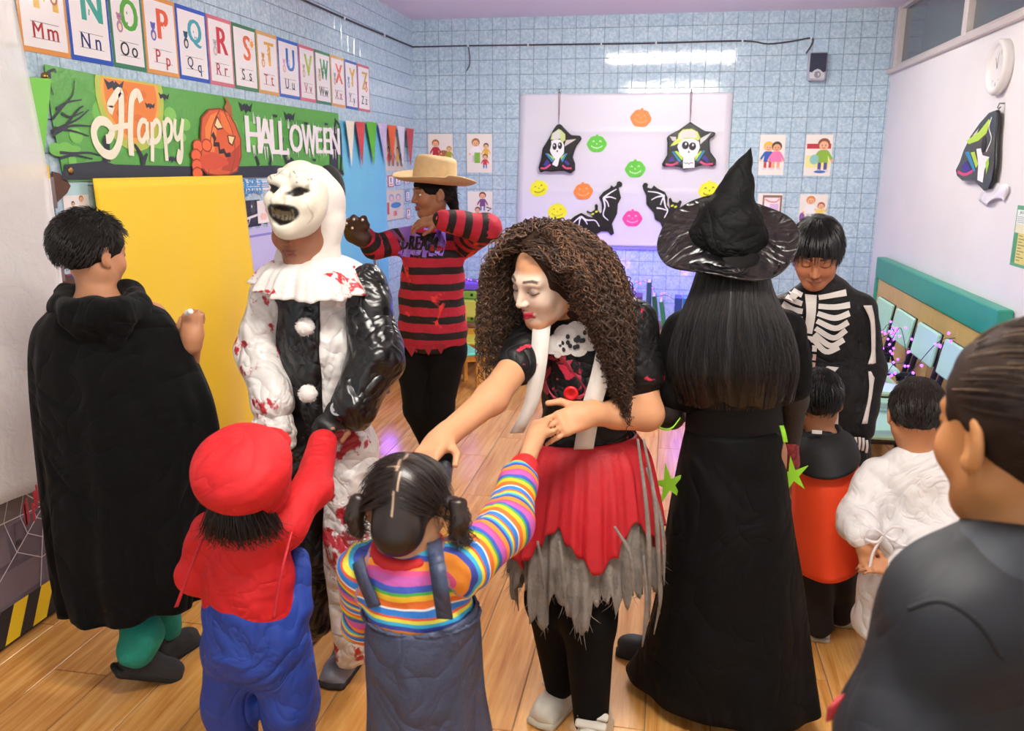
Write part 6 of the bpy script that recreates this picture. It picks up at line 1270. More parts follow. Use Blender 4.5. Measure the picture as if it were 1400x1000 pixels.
    loft('denim_pinafore', [rg((-0.55, 1.45, 0.684), (-0.334, 1.45, 0.717), .100), rg((-0.554, 1.45, 0.626), (-0.328, 1.45, 0.658), .112), rg((-0.552, 1.45, 0.496), (-0.323, 1.45, 0.534), .12), rg((-0.56, 1.45, 0.357), (-0.305, 1.45, 0.403), .13), rg((-0.563, 1.45, 0.195), (-0.296, 1.45, 0.248), .14)], DN, t, 96, 6, .004, radial=lambda th, v: 1+.045*v*math.sin(8*th+1)+.02*v*math.sin(15*th))
    sdf_obj('pinafore_band', chain([V3(*(-0.443, 1.45, 0.705))+(.1155*math.cos(a), .100*math.sin(a), -.006) for a in np.linspace(0, 2*PI, 28)], [.0055]*28, .004), .006, DN, t)
    ribbon('strap', [(-0.371, 1.362, 0.738), (-0.376, 1.352, 0.803), (-0.389, 1.375, 0.848), (-0.408, 1.43, 0.855), (-0.425, 1.48, 0.842)], .03, (1, 0, .05), DN, t, .005); ribbon('strap', [(-0.51, 1.372, 0.741), (-0.539, 1.385, 0.799), (-0.557, 1.42, 0.818), (-0.563, 1.46, 0.821)], .03, (.8, -.3, .4), DN, t, .005)
    for q in ((-0.479, 1.45, 0.154), (-0.396, 1.45, 0.168)): shoe(t, (q[0], q[1], 0), (0, 1), .16, mat('pink_shoe', '#b0406a', .6), mat('black_rubber'))
    sdf_obj('striped_leggings', arm([(-0.473, 1.45, 0.421), (-0.479, 1.45, 0.172)], [.055, .04])+arm([(-0.395, 1.46, 0.425), (-0.395, 1.46, 0.178)], [.055, .04]), .008, SM, t, uf=True)
caped_boy(); clown(); red_cap_child(); rainbow_girl()

def wrap(o, target, axis='y', offs=.003):
    md = o.modifiers.new('lie_on_cloth', 'SHRINKWRAP'); md.target = target; md.wrap_method = 'PROJECT'; md.use_project_x = axis == 'x'; md.use_project_y = axis == 'y'; md.use_project_z = False
    md.use_negative_direction = False; md.use_positive_direction = True; md.offset = offs; md.wrap_mode = 'ABOVE_SURFACE'; return o
class FP(Print):
    """print drawn in world X/Z on the front (Y = y0) of a garment, pulled onto it by shrinkwrap"""
    def __init__(s, t, y0): super().__init__(.0); s.t = t; s.y0 = y0
    def _add(s, pts, faces, c):
        b = len(s.V); l = s.t.location; s.V += [(x-l[0], s.y0-l[1]-s.z, z-l[2]) for x, z in pts]; s.F += [tuple(i+b for i in f) for f in faces]; s.C += [srgb(c)]*len(pts); s.z += s.dz
def xz(P): return [(p[0], p[2]) for p in P]
# ------------------------------------------------------------------ 5 girl in straw hat and striped sweater
def hat_girl():
    t = person('girl in straw hat and ragged red and black striped sweater', (-1.129, 4.066, 0))
    yb = 4.0; xf = HX((-1.122, 4, 1.421), (-.80, -.58, -.10), s=1.0)
    la = [(-0.959, 4.02, 1.192), (-0.826, 3.84, 1.27), (-1.027, 3.74, 1.306)]; ra = [(-1.299, 4.02, 1.185), (-1.396, 3.93, 1.163), (-1.432, 3.88, 1.222)]
    P = [C((-1.107, 4.01, 1.365), (-1.12, 4.02, 1.231), .047, .05), C((-1.128, 4.02, 1.153), (-1.145, 4.02, 0.639), .11, .11, .03, ((0, 1, 0), .7)), C((-1.265, 4.02, 1.204), (-0.981, 4.02, 1.21), .05, .05, .03)]
    P += arm(la, [.042, .036, .026])+arm(ra, [.042, .036, .026])
    lg1 = [(-1.24, 4.02, 0.635), (-1.214, 4, 0.334), (-1.146, 4.02, 0.088), (-1.13, 4.03, 0.045)]; lg2 = [(-1.061, 4.02, 0.643), (-1.1, 3.98, 0.347), (-1.086, 4, 0.087), (-1.083, 4, 0.027)]
    P += arm(lg1, [.075, .055, .035, .03])+arm(lg2, [.075, .055, .035, .03])
    P += hand_prims(la[2], nv((-1, -.1, -.12)), (0, -.5, .85), .92, 1, (.25, .5, .5), .3, .5)+hand_prims(ra[2], nv((-.6, -.3, .5)), (-.3, -.8, .4), .85, -1, (.5, .6, .4))
    make_body(t, P, xf, '#8f5f47', dict(eye='open', gaze=-.4, lips='#8a4a44'), [(-1.09, 3.72, 1.297)], .012)
    hm = hairmat('black_hair', '#0d0a0a')
    h_ = hair_cap(xf, t, hm, 1.06, [], extra=[C((0, -.09, -.02), (0, -.11, -.10), .035, .02, .02, xf=xf)])
    strands('hair_strands', scalp(xf, 500, .06, lambda d: d[1] < .25 and d[2] > -.75, lambda d: (0, -1, -.8), .05, 4), .0012, hm, h_)
    # hat
    hx = HX((-1.11, 4, 1.483), (-.8, -.55, .10), (.30, .12, .95), 1.); M = hx[1]; c = hx[0]
    def hp(a, r, z): return c+M @ V3(r*math.cos(a), r*math.sin(a), z)
    M_st = mat('straw', '#d8b98a', .7, bump=(90, .35, .006), var=(25, .15))
    ax = lambda r, z: (c+M @ V3(0, 0, z), M @ V3(r, 0, 0), M @ V3(0, r*1.06, 0))
    ht = loft('hat_crown', [ax(.098, -.012), ax(.097, .03), ax(.093, .07), ax(.088, .098), ax(.06, .11), ax(.02, .102), ax(.001, .10)], M_st, t, 48, 5, .004)
    br = loft('hat_brim', [ax(.096, -.012), ax(.13, -.014), ax(.165, -.006), ax(.192, .008)], M_st, ht, 72, 6, .004, radial=lambda th, v: 1.)
    for v in br.data.vertices:
        l = M.T @ (np.array(v.co)+np.array(t.location)-c); r = math.hypot(l[0], l[1]); 
        lift = .03*max(r-.1, 0)/.09*(abs(l[0])/max(r, .01))**2-.012*max(r-.1, 0)/.09*(l[1] > 0); w = c+M @ (l+V3(0, 0, lift))-np.array(t.location); v.co = w
    mb = MB()
    for k in range(40):
        a = 2*PI*k/40
        for s_ in (-1, 1): p0 = hp(a, .0985, .012)-np.array(t.location); p1 = hp(a+.05*s_, .0985, .022)-np.array(t.location); mb.tube([p0 if s_ > 0 else hp(a+.05, .0985, .012)-np.array(t.location), p1 if s_ > 0 else hp(a, .0985, .022)-np.array(t.location)], .0016, 4)
    mb.build('hat_stitching', mat('dark_stitch', '#2c1c14', .7), ht)
    # sweater
    def ex(k, c, vec):
        f = k.noise(vec, 9, 5, .62, .8); c2 = k.mix(k.ramp(f, [(.61, (0, 0, 0)), (.64, (1, 1, 1))]), c, srgb('#d8342c')); return c2
    SW = mat_stripes('red_black_stripes', 12.5, [(0, '#15080b'), (.42, '#a81430'), (.97, '#15080b')], .8, ex, (60, .3))
    tz = [C((-1.129, 4.02, 1.135), (-1.143, 4.02, 0.733), .155, .17, .03, ((0, 1, 0), .68), tag='z'), C((-1.254, 4.02, 1.179), (-0.995, 4.02, 1.192), .06, .06, .04, tag='z'), C((-1.143, 4.02, 0.733), (-1.144, 4.02, 0.677), .17, .17, .02, ((0, 1, 0), .68), tag='z')]
    sw = sdf_obj('sweater', tz+arm([la[0], la[1], V3(*la[2])+(.03, .0, 0)], [.068, .066, .052], .03)+arm([ra[0], ra[1], V3(*ra[2])+(.01, 0, -.01)], [.066, .058, .05], .03), .009, SW, t, noise=(.008, 26, 8), uf=True, cuts=[((-1.144, 4.02, 0.647), (0, 0, -1))])
    p = FP(t, 3.8); c0 = xz([(-1.162, 3.86, 1.188)])[0]; R_ = np.random.RandomState(2)
    for k in range(16): x0 = c0[0]-.11+.014*k; p.stroke([(x0+R_.normal()*.006, c0[1]-.055+R_.normal()*.015), (x0+.01, c0[1]), (x0+.018+R_.normal()*.006, c0[1]+.05+.03*(k > 10)+R_.normal()*.012)], .022, ('#8a62d8', '#7a52c8', '#a080e8')[k % 3])
    wrap(p.build('chest_print', sw), sw); p = FP(t, 3.8); p.text('DREAM', c0[0]-.01, c0[1]-.002, .062, '#150a12', .18, bold=.004, slant=.1); wrap(p.build('chest_lettering', sw), sw, offs=.006)
    # torn hem
    for q in ((-1.267, 3.9, 0.667), (-1.212, 3.89, 0.657), (-1.126, 3.89, 0.668), (-1.063, 3.89, 0.678)):
        MB().prism([(-.03, .03), (.03, .03), (.004, -.022)][::-1], .003, MBk, V3(*q)-np.array(t.location)).build('torn_hem', mat('torn_red', '#8e1428', .8), sw)
    sdf_obj('leggings', arm(lg1, [.095, .072, .046, .042], .03)+arm(lg2, [.095, .072, .046, .042], .03)+[C((-1.252, 4.02, 0.642), (-1.053, 4.02, 0.651), .085, .085, .03)], .009, mat('black_leggings', '#060607', .8, spec=.15), t, noise=(.003, 40, 1))
    for q, d in (((-1.144, 4.063, 0), (.3, -.9)), ((-1.08, 3.987, 0), (.2, -1))): shoe(t, q, d, .23, mat('black_shoe', '#17181d', .5), mat('grey_sole', '#50535a', .6))
    # brown glove with metal studs
    g = sdf_obj('glove', [E((-1.453, 3.84, 1.238), (.062, .04, .055), rotm((0, 1, 0), .4)), C((-1.444, 3.82, 1.261), (-1.483, 3.8, 1.282), .02, .016), C((-1.422, 3.81, 1.282), (-1.446, 3.8, 1.309), .02, .016), C((-1.397, 3.82, 1.275), (-1.399, 3.8, 1.307), .02, .016), C((-1.428, 3.85, 1.214), ra[2], .045, .045)], .006, mat('brown_leather', '#3a241a', .5), t, noise=(.004, 60, 5))
    for q in ((-1.477, 3.785, 1.283), (-1.44, 3.785, 1.303), (-1.398, 3.785, 1.301), (-1.451, 3.79, 1.263)): sdf_obj('metal_stud', [E(q, .009)], .003, mat('polished_metal', '#d8d8dc', .15, 1.), g)
# ------------------------------------------------------------------ 6 girl with curly hair, braces and tutu
def curly_girl():
    t = person('girl with long curly brown hair, white braces and red tutu', (-0.221, 2.123, 0))
    yb = 2.15; xf = HX((-0.294, 2.1, 1.274), (-.60, -.70, -.30), (-.12, -.25, .95), s=1.0)
    la = [(-0.074, 2.2, 1.143), (-0.033, 2.14, 0.923), (-0.179, 1.99, 0.957)]; ra = [(-0.334, 2.13, 1.099), (-0.399, 1.92, 1.005), (-0.477, 1.74, 0.953)]
    P = [C((-0.267, 2.14, 1.234), (-0.204, 2.2, 1.13), .046, .05), C((-0.197, 2.18, 1.075), (-0.195, 2.18, 0.832), .105, .10, .03, ((0, 1, 0), .72)), C((-0.307, 2.17, 1.116), (-0.093, 2.2, 1.142), .045, .045, .03)]
    P += arm(la, [.043, .040, .028], .025)+arm(ra, [.042, .037, .027], .025)+[C(la[1], (V3(*la[1])+V3(*la[2]))/2, .038, .037, .02)]
    lg1 = [(-0.266, 2.16, 0.75), (-0.275, 2.12, 0.377), (-0.248, 2.16, 0.09)]; lg2 = [(-0.132, 2.16, 0.76), (-0.161, 2.06, 0.356), (-0.147, 2.06, 0.055)]
    P += arm(lg1, [.08, .056, .036])+arm(lg2, [.085, .06, .04])
    hd = nv(V3(*(-0.278, 1.9, 0.932))-V3(*la[2])); P += hand_prims(la[2], hd, (-.15, -.95, .35), .95, -1, (.25, .35, .3), .1, .1); hd2 = nv(V3(*(-0.495, 1.64, 0.935))-V3(*ra[2])); P += hand_prims(ra[2], hd2, (-.2, -.6, .75), .92, 1, (.3, .4, .3), .3)
    make_body(t, P, xf, '#d39a72', dict(eye='down', lips='#b3243c', smile=.8, paint='#e3cdbb', shade='#5a4c50', blush='#c06a60', hh=.0022), [(-0.254, 1.94, 0.943), (-0.491, 1.68, 0.938)])
    # hair: curls
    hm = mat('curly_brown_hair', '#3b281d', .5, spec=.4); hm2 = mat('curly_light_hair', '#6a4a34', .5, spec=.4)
    h_ = hair_cap(xf, t, hm, 1.10, [E((0, .115, .015), (.062, .06, .058), xf=xf, op=-1, k=.015), B((0, .148, 0), (.2, .1, .2), .01, None, .012, xf, -1)], extra=[E((-.05, -.062, -.05), (.045, .06, .09), xf=xf, k=.04), E((.045, -.05, -.05), (.04, .06, .08), xf=xf, k=.04)], noise=.006, fr=60)
    R_ = np.random.RandomState(11)
    def curls(n, seed, light):
        R_ = np.random.RandomState(seed); out = []; c, M, s = xf
        while len(out) < n:
            d = nv(R_.normal(size=3))
            if d[2] < -.3 or (d[1] > .6 and d[2] < .66): continue
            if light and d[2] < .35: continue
            if d[1] > .36 and -.3 < d[0] < .4: continue
            r_ = np.array((.082, .1, .09)); p = np.array((0, -.015, .03))+d*r_*1.02
            if not light and len(out) < 260: d = nv((-1, -.15, .1)); p = np.array((-.078-.022*R_.uniform(), .034-.075*R_.uniform(), .065-.12*R_.uniform()))
            w = (p*s) @ M.T+c
            out_d = nv((d*(1, 1, .2)) @ M.T); side = M @ nv(V3(d[0]*1.2-.0, min(d[1], .1)-.45, 0.05)) if d[0] < .12 else (M @ nv(V3(1.2, .25, .05)))*.35; side[2] = 0
            L = R_.uniform(.24, .40)*(1.0 if abs(d[0]) > .2 else .9); amp = R_.uniform(.004, .009); fr = R_.uniform(55, 85); ph = R_.uniform(0, 6.28); pts = []; n_ = 30; v = nv(out_d*.45+V3(0, 0, .15)+side*.4); q = w.copy()
            for j in range(n_):
                u = j/(n_-1); v = nv(v*.86+(side*.26*(1-u*1.4)+V3(0, 0, -1)*(.5+.9*u))*.26); q = q+v*L/n_
                lq = ((q-c) @ M)/s; e = (lq-np.array((0, -.015, .03)))/(np.array((.085, .105, .095))); m = np.linalg.norm(e)
                if m < 1.06: q = ((np.array((0, -.015, .03))+e/m*1.06*np.array((.085, .105, .095)))*s) @ M.T+c
                lq = ((q-c) @ M)/s
                if lq[2] < .062 and lq[1] > .03 and lq[0] < .12 and d[0] < .12: lq[1] = .03-.03*R_.uniform(); q = (lq*s) @ M.T+c
                elif lq[2] < .07 and lq[1] > -.02 and lq[0] < .08 and d[0] >= .12: lq[0] = .08+.02*R_.uniform(); q = (lq*s) @ M.T+c
                lx = (((q-c) @ M)/s)[0]; q = q-M[:, 0]*s*max(lx-.098-.02*(ph/6.28), 0); e1 = nv(np.cross(v, (0.3, 1, .1))); e2 = np.cross(v, e1); a = amp*min(1, .35+u*1.5); pts.append(q+a*(e1*math.cos(fr*u*L*4+ph)+e2*math.sin(fr*u*L*4+ph)))
            if max(q_[2] for q_ in pts) > c[2]+.155: continue
            out.append(np.array(pts))
        return out
    strands('scalp_curls', scalp(xf, 900, .12, lambda d: d[2] > -.1 and d[1] > -.3 and not (d[1] > .6 and d[2] < .68), lambda d: (1.3 if d[0] > .12 else -1.1, -.35, -.6), .12, 21, 10, 1.12, .1, .005), .0016, hm, h_, .6)
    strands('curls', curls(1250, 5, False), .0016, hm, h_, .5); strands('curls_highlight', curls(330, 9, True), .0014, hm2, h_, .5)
    # top
    TP = mat('black_velvet_top', '#0a090b', .55, blood=(15, .60, '#b82840'), folds=(5, .4, .03), spec=.3)
    top = sdf_obj('top', [C((-0.193, 2.18, 1.079), (-0.185, 2.17, 0.958), .122, .118, .03, ((0, 1, 0), .74)), C((-0.185, 2.17, 0.958), (-0.193, 2.17, 0.823), .118, .125, .03, ((0, 1, 0), .78)), C((-0.313, 2.17, 1.108), (-0.093, 2.2, 1.138), .058, .058, .04)]+arm([la[0], (V3(*la[0])*.42+V3(*la[1])*.58)], [.064, .058], .03)+arm([ra[0], (V3(*ra[0])*.6+V3(*ra[1])*.4)], [.062, .052], .03), .007, TP, t, noise=(.005, 32, 9))
    p = FP(t, 2.02); R_ = np.random.RandomState(5)
    base = xz([(-0.302, 2.05, 1.076), (-0.239, 2.05, 1.078), (-0.205, 2.05, 1.027), (-0.175, 2.05, 0.982), (-0.241, 2.05, 0.957), (-0.301, 2.05, 0.969)]); q = []
    for i in range(len(base)):
        a, b = np.array(base[i]), np.array(base[(i+1) % len(base)])
        for k in range(6): q.append(tuple(a+(b-a)*k/6+R_.normal(size=2)*.005))
    p.poly(q, '#a02c40')
    wrap(p.build('red_print', top), top)
    p = FP(t, 2.015)
    for (x, y, r) in ((756, 474, .024), (768, 466, .026), (782, 462, .026), (796, 466, .026), (806, 474, .02), (770, 482, .022), (788, 480, .022), (764, 486, .012)):
        q = {756: (-0.27, 2.05, 1.111), 768: (-0.248, 2.05, 1.127), 782: (-0.222, 2.05, 1.135), 796: (-0.197, 2.05, 1.129), 806: (-0.178, 2.05, 1.115), 770: (-0.244, 2.05, 1.097), 788: (-0.211, 2.05, 1.102), 764: (-0.254, 2.05, 1.089)}[x]
        for k in range(3): p.ell(q[0]+R_.normal()*.004, q[2]+R_.normal()*.004, r, r*.95, '#ddd8d4', n=14)
    wrap(p.build('white_dotted_bow', top), top, offs=.006); p = FP(t, 2.015)
    for k in range(16): q = (-0.226, 2.05, 1.116); p.ell(q[0]+R_.uniform(-.045, .055), q[2]+R_.uniform(-.025, .022), .0055, .006, '#1a1618', n=8)
    wrap(p.build('bow_dots', top), top, offs=.009)
    bp = V3(*(-0.221, 2.045, 0.994)); bt = MB().lathe([(.0, .004), (.010, .004), (.013, .007), (.018, .006), (.019, .002), (.018, 0)], bp-np.array(t.location), 20, Matrix.Rotation(PI/2, 3, 'X')); bt.build('red_button', mat('red_plastic', '#d01820', .35), t, True)
    WS = mat('white_strap', '#d8d2ca', .6, bump=(40, .25, .006))
    ribbon('brace_strap', [(-0.097, 2.24, 1.21), (-0.114, 2.13, 1.207), (-0.126, 2.05, 1.161), (-0.146, 2.035, 1.053), (-0.169, 2.03, 0.959), (-0.185, 2.035, 0.852)], .05, [(1, -.25, .1), (1, -.15, .1), (1, 0, .1), (1, 0, .1), (1, 0, .1), (1, 0, .1)], WS, t, .005); ribbon('brace_strap', [(-0.293, 2.16, 1.182), (-0.301, 2.08, 1.167), (-0.302, 2.035, 1.083), (-0.316, 2.025, 0.981), (-0.341, 2.02, 0.917), (-0.357, 2.03, 0.886)], [.045, .045, .042, .034, .036], (1, 0, .1), WS, t, .005)
    # tutu layers
    TU = mat('red_tulle', '#b3101e', .6, bump=(30, .3, .01)); GR = mat('grey_ragged_gauze', '#8b847c', .85, bump=(60, .5, .01), var=(20, .3)); sd = np.random.RandomState(6); hz = sd.uniform(size=400); 
    R1 = [rg((-0.348, 2.16, 0.833), (-0.058, 2.18, 0.857), .105), rg((-0.376, 2.16, 0.774), (-0.021, 2.17, 0.801), .135), rg((-0.398, 2.15, 0.681), (0.002, 2.16, 0.712), .16), rg((-0.41, 2.15, 0.571), (0.022, 2.15, 0.612), .18), rg((-0.416, 2.14, 0.465), (0.039, 2.14, 0.512), .19)]
    R2_ = [rg((-0.344, 2.16, 0.829), (-0.062, 2.18, 0.853), .10), rg((-0.377, 2.15, 0.682), (-0.009, 2.16, 0.711), .145), rg((-0.387, 2.14, 0.49), (0.015, 2.15, 0.526), .17), rg((-0.384, 2.13, 0.292), (0.027, 2.14, 0.331), .18)]
    zig = lambda th: .60+.30*abs((((th+.25)*6/(2*PI)) % 1)*2-1)+.02*math.sin(40*th)
    loft('tutu_red_layer', R1, TU, t, 280, 8, .002, hem=zig, radial=lambda th, v: 1+.05*v*math.sin(22*th)+.03*v*math.sin(39*th+1))
    def rag(th): i = (th/(2*PI)*90) % 90; a = int(i); f = i-a; b_ = hz[a]*(1-f)+hz[(a+1) % 90]*f; return .66+.20*b_*abs(math.sin(th*5))+.10*hz[(a*3) % 90]
    loft('tutu_grey_layer', R2_, GR, t, 360, 10, .002, hem=rag, radial=lambda th, v: 1+.06*v*math.sin(17*th+2)+.03*v*math.sin(41*th))
    rl = np.random.RandomState(9)
    for k, (x, y0, y1) in enumerate(((880, 700, 850), (892, 690, 840), (902, 680, 800), (868, 720, 800), (724, 700, 790), (742, 740, 800), (770, 740, 815), (905, 740, 870), (886, 760, 885))):
        a, b, c = [((-0.051, 2.06, 0.88), (-0.015, 2, 0.671), (0, 2.02, 0.397)), ((-0.037, 2.08, 0.875), (0.003, 2.03, 0.699), (0.025, 2.04, 0.41)), ((-0.026, 2.06, 0.804), (0.02, 2.04, 0.656), (0.033, 2.05, 0.489)), ((-0.097, 1.97, 0.677), (-0.055, 1.97, 0.602), (-0.044, 1.98, 0.487)), ((-0.349, 2.05, 0.784), (-0.358, 2.02, 0.674), (-0.355, 2.03, 0.545)), ((-0.29, 1.97, 0.62), (-0.276, 1.97, 0.541), (-0.271, 1.97, 0.488)), ((-0.232, 1.95, 0.635), (-0.22, 1.95, 0.536), (-0.216, 1.95, 0.479)), ((0.007, 2.05, 0.569), (0.026, 2.05, 0.467), (0.013, 2.05, 0.343)), ((-0.023, 2, 0.59), (-0.009, 2.01, 0.443), (-0.016, 2.02, 0.321))][k]
        m_ = (V3(*a)+V3(*c))/2+rl.normal(size=3)*.006; ribbon('ragged_strip', [a, b, c], [.006, .010, .013, .003], nv((1, rl.normal()*.5, .2)), GR, t, .002)
    K = np.array(bez([np.concatenate(r_) for r_ in R2_], 8)); L_ = []
    for k in range(700):
        th = rl.uniform(0, 2*PI); i = min(int(rag(th)*(len(K)-1)*rl.uniform(.86, 1.0)), len(K)-2); p0 = K[i, :3]+(K[i, 3:6]*math.cos(th)+K[i, 6:9]*math.sin(th))*(1+.06*math.sin(17*th+2)*.7); l = rl.uniform(.015, .05); w = rl.normal(size=3)*(.008, .008, .003)
        L_.append(np.array([p0+(0, 0, .02), p0+w*.4-(0, 0, l*.3), p0+w-(0, 0, l*.7), p0+w*1.6-(0, 0, l)]))
    strands('ragged_fibres', L_, .0011, GR, t, .2)
    # legs and shoes
    sdf_obj('tights', arm(lg1, [.098, .066, .044], .03)+arm(lg2, [.105, .07, .048], .03), .008, mat('black_tights', '#050506', .8, spec=.15), t)
    WL = mat('white_leather', '#d2cdbf', .45, bump=(40, .2, .008)); WSo = mat('cream_sole', '#c4bda8', .6)
    for q, d in (((-0.238, 2.213, 0), (-.35, -.9)), ((-0.137, 2.058, 0), (-.1, -1))):
        xs, up_ = shoe(t, q, d, .235, WL, WSo)
        for yy, zz in ((.03, .088), (.055, .078)): sdf_obj('shoe_strap', [B((0, yy, zz), (.041, .011, .006), .005, rotm((1, 0, 0), -.45), xf=xs)], .004, WL, up_)
# ------------------------------------------------------------------ 7 witch
def witch():
    t = person('girl in pointed black witch hat, long dark hair and black gown, seen from behind', (0.251, 2.299, 0))
    yb = 2.3; xf = HX((0.17, 2.28, 1.251), (.05, 1, -.12), s=1.0)
    la = [(0.057, 2.3, 1.112), (0.012, 2.26, 0.903), (0.035, 2.42, 0.837)]; ra = [(0.316, 2.3, 1.122), (0.355, 2.32, 0.937), (0.359, 2.38, 0.79)]
    P = [C((0.173, 2.28, 1.209), (0.185, 2.3, 1.137), .046, .05), C((0.193, 2.3, 1.067), (0.205, 2.3, 0.819), .105, .10, .03, ((0, 1, 0), .7)), C((0.084, 2.3, 1.119), (0.289, 2.3, 1.127), .045, .045, .03)]
    P += arm(la, [.042, .036, .027])+arm(ra, [.042, .036, .027])+arm([(0.152, 2.3, 0.773), (0.179, 2.32, 0.222)], [.08, .045])+arm([(0.27, 2.3, 0.781), (0.32, 2.32, 0.237)], [.08, .045])
    P += hand_prims(la[2], (.3, .9, .1), (0, -.2, 1), .85, -1)+hand_prims(ra[2], (.0, .25, -1), (.6, -.6, 0), .82, 1, (.3, .4, .3))
    make_body(t, P, xf, '#a87555', dict(), [(0.368, 2.4, 0.753)])
    HB = mat('long_dark_hair', '#0e0b0b', .38, spec=.5); HC['long_dark_hair'] = '#0e0b0b'
    hair_cap(xf, t, HB, 1.1, [], name='crown_hair')
    rings = [rg((0.088, 2.27, 1.3), (0.251, 2.27, 1.304), .095), rg((0.069, 2.26, 1.228), (0.273, 2.26, 1.234), .11), rg((0.036, 2.24, 1.132), (0.318, 2.24, 1.143), .12), rg((0.022, 2.23, 1.034), (0.342, 2.23, 1.05), .12), rg((0.053, 2.23, 0.939), (0.335, 2.23, 0.955), .095)]
    hr = loft('hair', rings, HB, t, 90, 8, .006, radial=lambda th, v: 1+.02*math.sin(14*th)+.012*math.sin(33*th), hem=lambda th: .985+.02*math.sin(11*th)+.02*math.sin(5*th+1))
    K = np.array(bez([np.concatenate(r_) for r_ in rings], 6)); R_ = np.random.RandomState(7); L_ = []
    for k in range(1300):
        th = R_.uniform(PI, 2*PI) if R_.uniform() < .8 else R_.uniform(0, 2*PI); sc = R_.uniform(.99, 1.06); dth = R_.normal()*.08; e = R_.randint(len(K)-8, len(K)+1); pts = []; wv = R_.uniform(0, 6)
        for i in range(0, e, 2):
            tt = th+dth*i/len(K)+.035*math.sin(i*.35+wv*.3)+.02*math.sin(i*.6+wv); pts.append(K[i, :3]+(K[i, 3:6]*math.cos(tt)-np.abs(1)*K[i, 6:9]*(-math.sin(tt)))*sc)
        L_.append(np.array(pts))
    strands('hair_strands', L_, .0011, HB, hr, .6); strands('hair_sheen_strands', L_[::12], .0013, mat('brown_sheen_hair', '#3a302c', .3), hr, .5)
    # hat
    SB = mat('black_satin_hat', '#08080a', .3, folds=(6, .5, .03), spec=.7); FE = mat('black_felt_hat', '#060607', .75, folds=(7, .4, .03), spec=.2)
    bc = V3(*(0.154, 2.27, 1.378)); up = nv((.10, -.50, .86)); A = nv(V3(1, 0, -.14)-up*np.dot((1, 0, -.14), up)); Bv = np.cross(up, A)
    R_b = lambda r, z: (bc+up*z, A*r, Bv*r)
    br = loft('hat_brim', [R_b(.092, .0), R_b(.12, -.008), R_b(.15, -.014), R_b(.176, -.012)], SB, t, 96, 8, .004, radial=lambda th, v: 1+.012*v*math.sin(5*th))
    for v in br.data.vertices:
        l = np.array(v.co)+np.array(t.location)-bc; a, b, z = l @ A, l @ Bv, l @ up; r = math.hypot(a, b); w = max(r-.09, 0)/.09; z += w*(-.045*(a < 0)*(a/.18)**2+.012*math.sin(3*math.atan2(b, a)+.5)+.03*(b > 0)*(b/.18)**2+.02*(a > 0)*(a/.18)**2); v.co = bc+A*a+Bv*b+up*z-np.array(t.location)
    ct = [(bc+up*-.004, .1), (V3(*(0.152, 2.26, 1.382)), .093), (V3(*(0.154, 2.25, 1.423)), .074), (V3(*(0.16, 2.25, 1.471)), .052), (V3(*(0.17, 2.25, 1.515)), .034), (V3(*(0.184, 2.26, 1.556)), .018), (V3(*(0.194, 2.27, 1.596)), .003)]
    cn = sdf_obj('hat_cone', [C(a[0], b[0], a[1], b[1], .012) for a, b in zip(ct[:-1], ct[1:])], .006, FE, t, noise=lambda p: .004*np.sin(p[:, 2]*75+3*np.sin(p[:, 0]*18))*np.clip((p[:, 2]-bc[2])/.06, 0, 1)+wob(p, .004, 40, 3))
    # gown
    GN = mat('black_gown', '#050506', .75, folds=(2.5, .35, .04), spec=.15)
    bod = sdf_obj('gown_bodice', [C((0.19, 2.3, 1.077), (0.197, 2.3, 0.934), .115, .112, .03, ((0, 1, 0), .75)), C((0.197, 2.3, 0.934), (0.203, 2.3, 0.819), .118, .128, .03, ((0, 1, 0), .8)), C((0.084, 2.3, 1.107), (0.286, 2.3, 1.115), .056, .056, .04)]+arm([la[0], (V3(*la[0])*.25+V3(*la[1])*.75)], [.062, .066], .03)+arm([ra[0], (V3(*ra[0])*.25+V3(*ra[1])*.75)], [.06, .058], .03), .008, GN, t, noise=(.004, 30, 2))
    sdf_obj('waist_band', [C((0.199, 2.3, 0.903), (0.203, 2.3, 0.853), .128, .132, .01, ((0, 1, 0), .8))], .007, mat('black_velvet_band', '#040405', .85), t)
    loft('gown_skirt', [rg((0.075, 2.3, 0.845), (0.328, 2.3, 0.865), .11), rg((0.057, 2.3, 0.723), (0.349, 2.3, 0.744), .13), rg((0.037, 2.3, 0.544), (0.381, 2.3, 0.573), .16), rg((0.02, 2.32, 0.347), (0.415, 2.28, 0.408), .18), rg((-0.006, 2.36, 0.178), (0.44, 2.24, 0.229), .2), rg((-0.041, 2.44, 0.037), (0.457, 2.16, 0.066), .2)], GN, t, 110, 8, .004, radial=lambda th, v: 1+.03*v*math.sin(7*th+.5)+.015*v*math.sin(13*th))
    ME = mat('black_mesh_sleeve', '#1d1310', .7, bump=(90, .5, .004)); LI = mat('lime_felt', '#8fd02a', .6)
    sdf_obj('mesh_sleeve', arm([(V3(*la[0])*.35+V3(*la[1])*.65), la[1], la[2]], [.043, .046, .04], .02), .007, ME, t); sdf_obj('mesh_sleeve', arm([(V3(*ra[0])*.35+V3(*ra[1])*.65), ra[1], ra[2]], [.043, .04, .036], .02), .007, ME, t)
    ribbon('lime_trim', [(-0.01, 2.2, 0.883), (0.008, 2.2, 0.867), (0.033, 2.2, 0.869), (0.055, 2.21, 0.896)], .006, (0, .3, 1), LI, t); ribbon('lime_trim', [(-0.013, 2.36, 0.985), (-0.005, 2.36, 0.994), (0.004, 2.36, 0.982)], .02, (0, .3, 1), LI, t); ribbon('lime_trim', [(0.315, 2.21, 0.891), (0.321, 2.2, 0.875), (0.328, 2.2, 0.849)], .012, (1, .3, 0), LI, t)
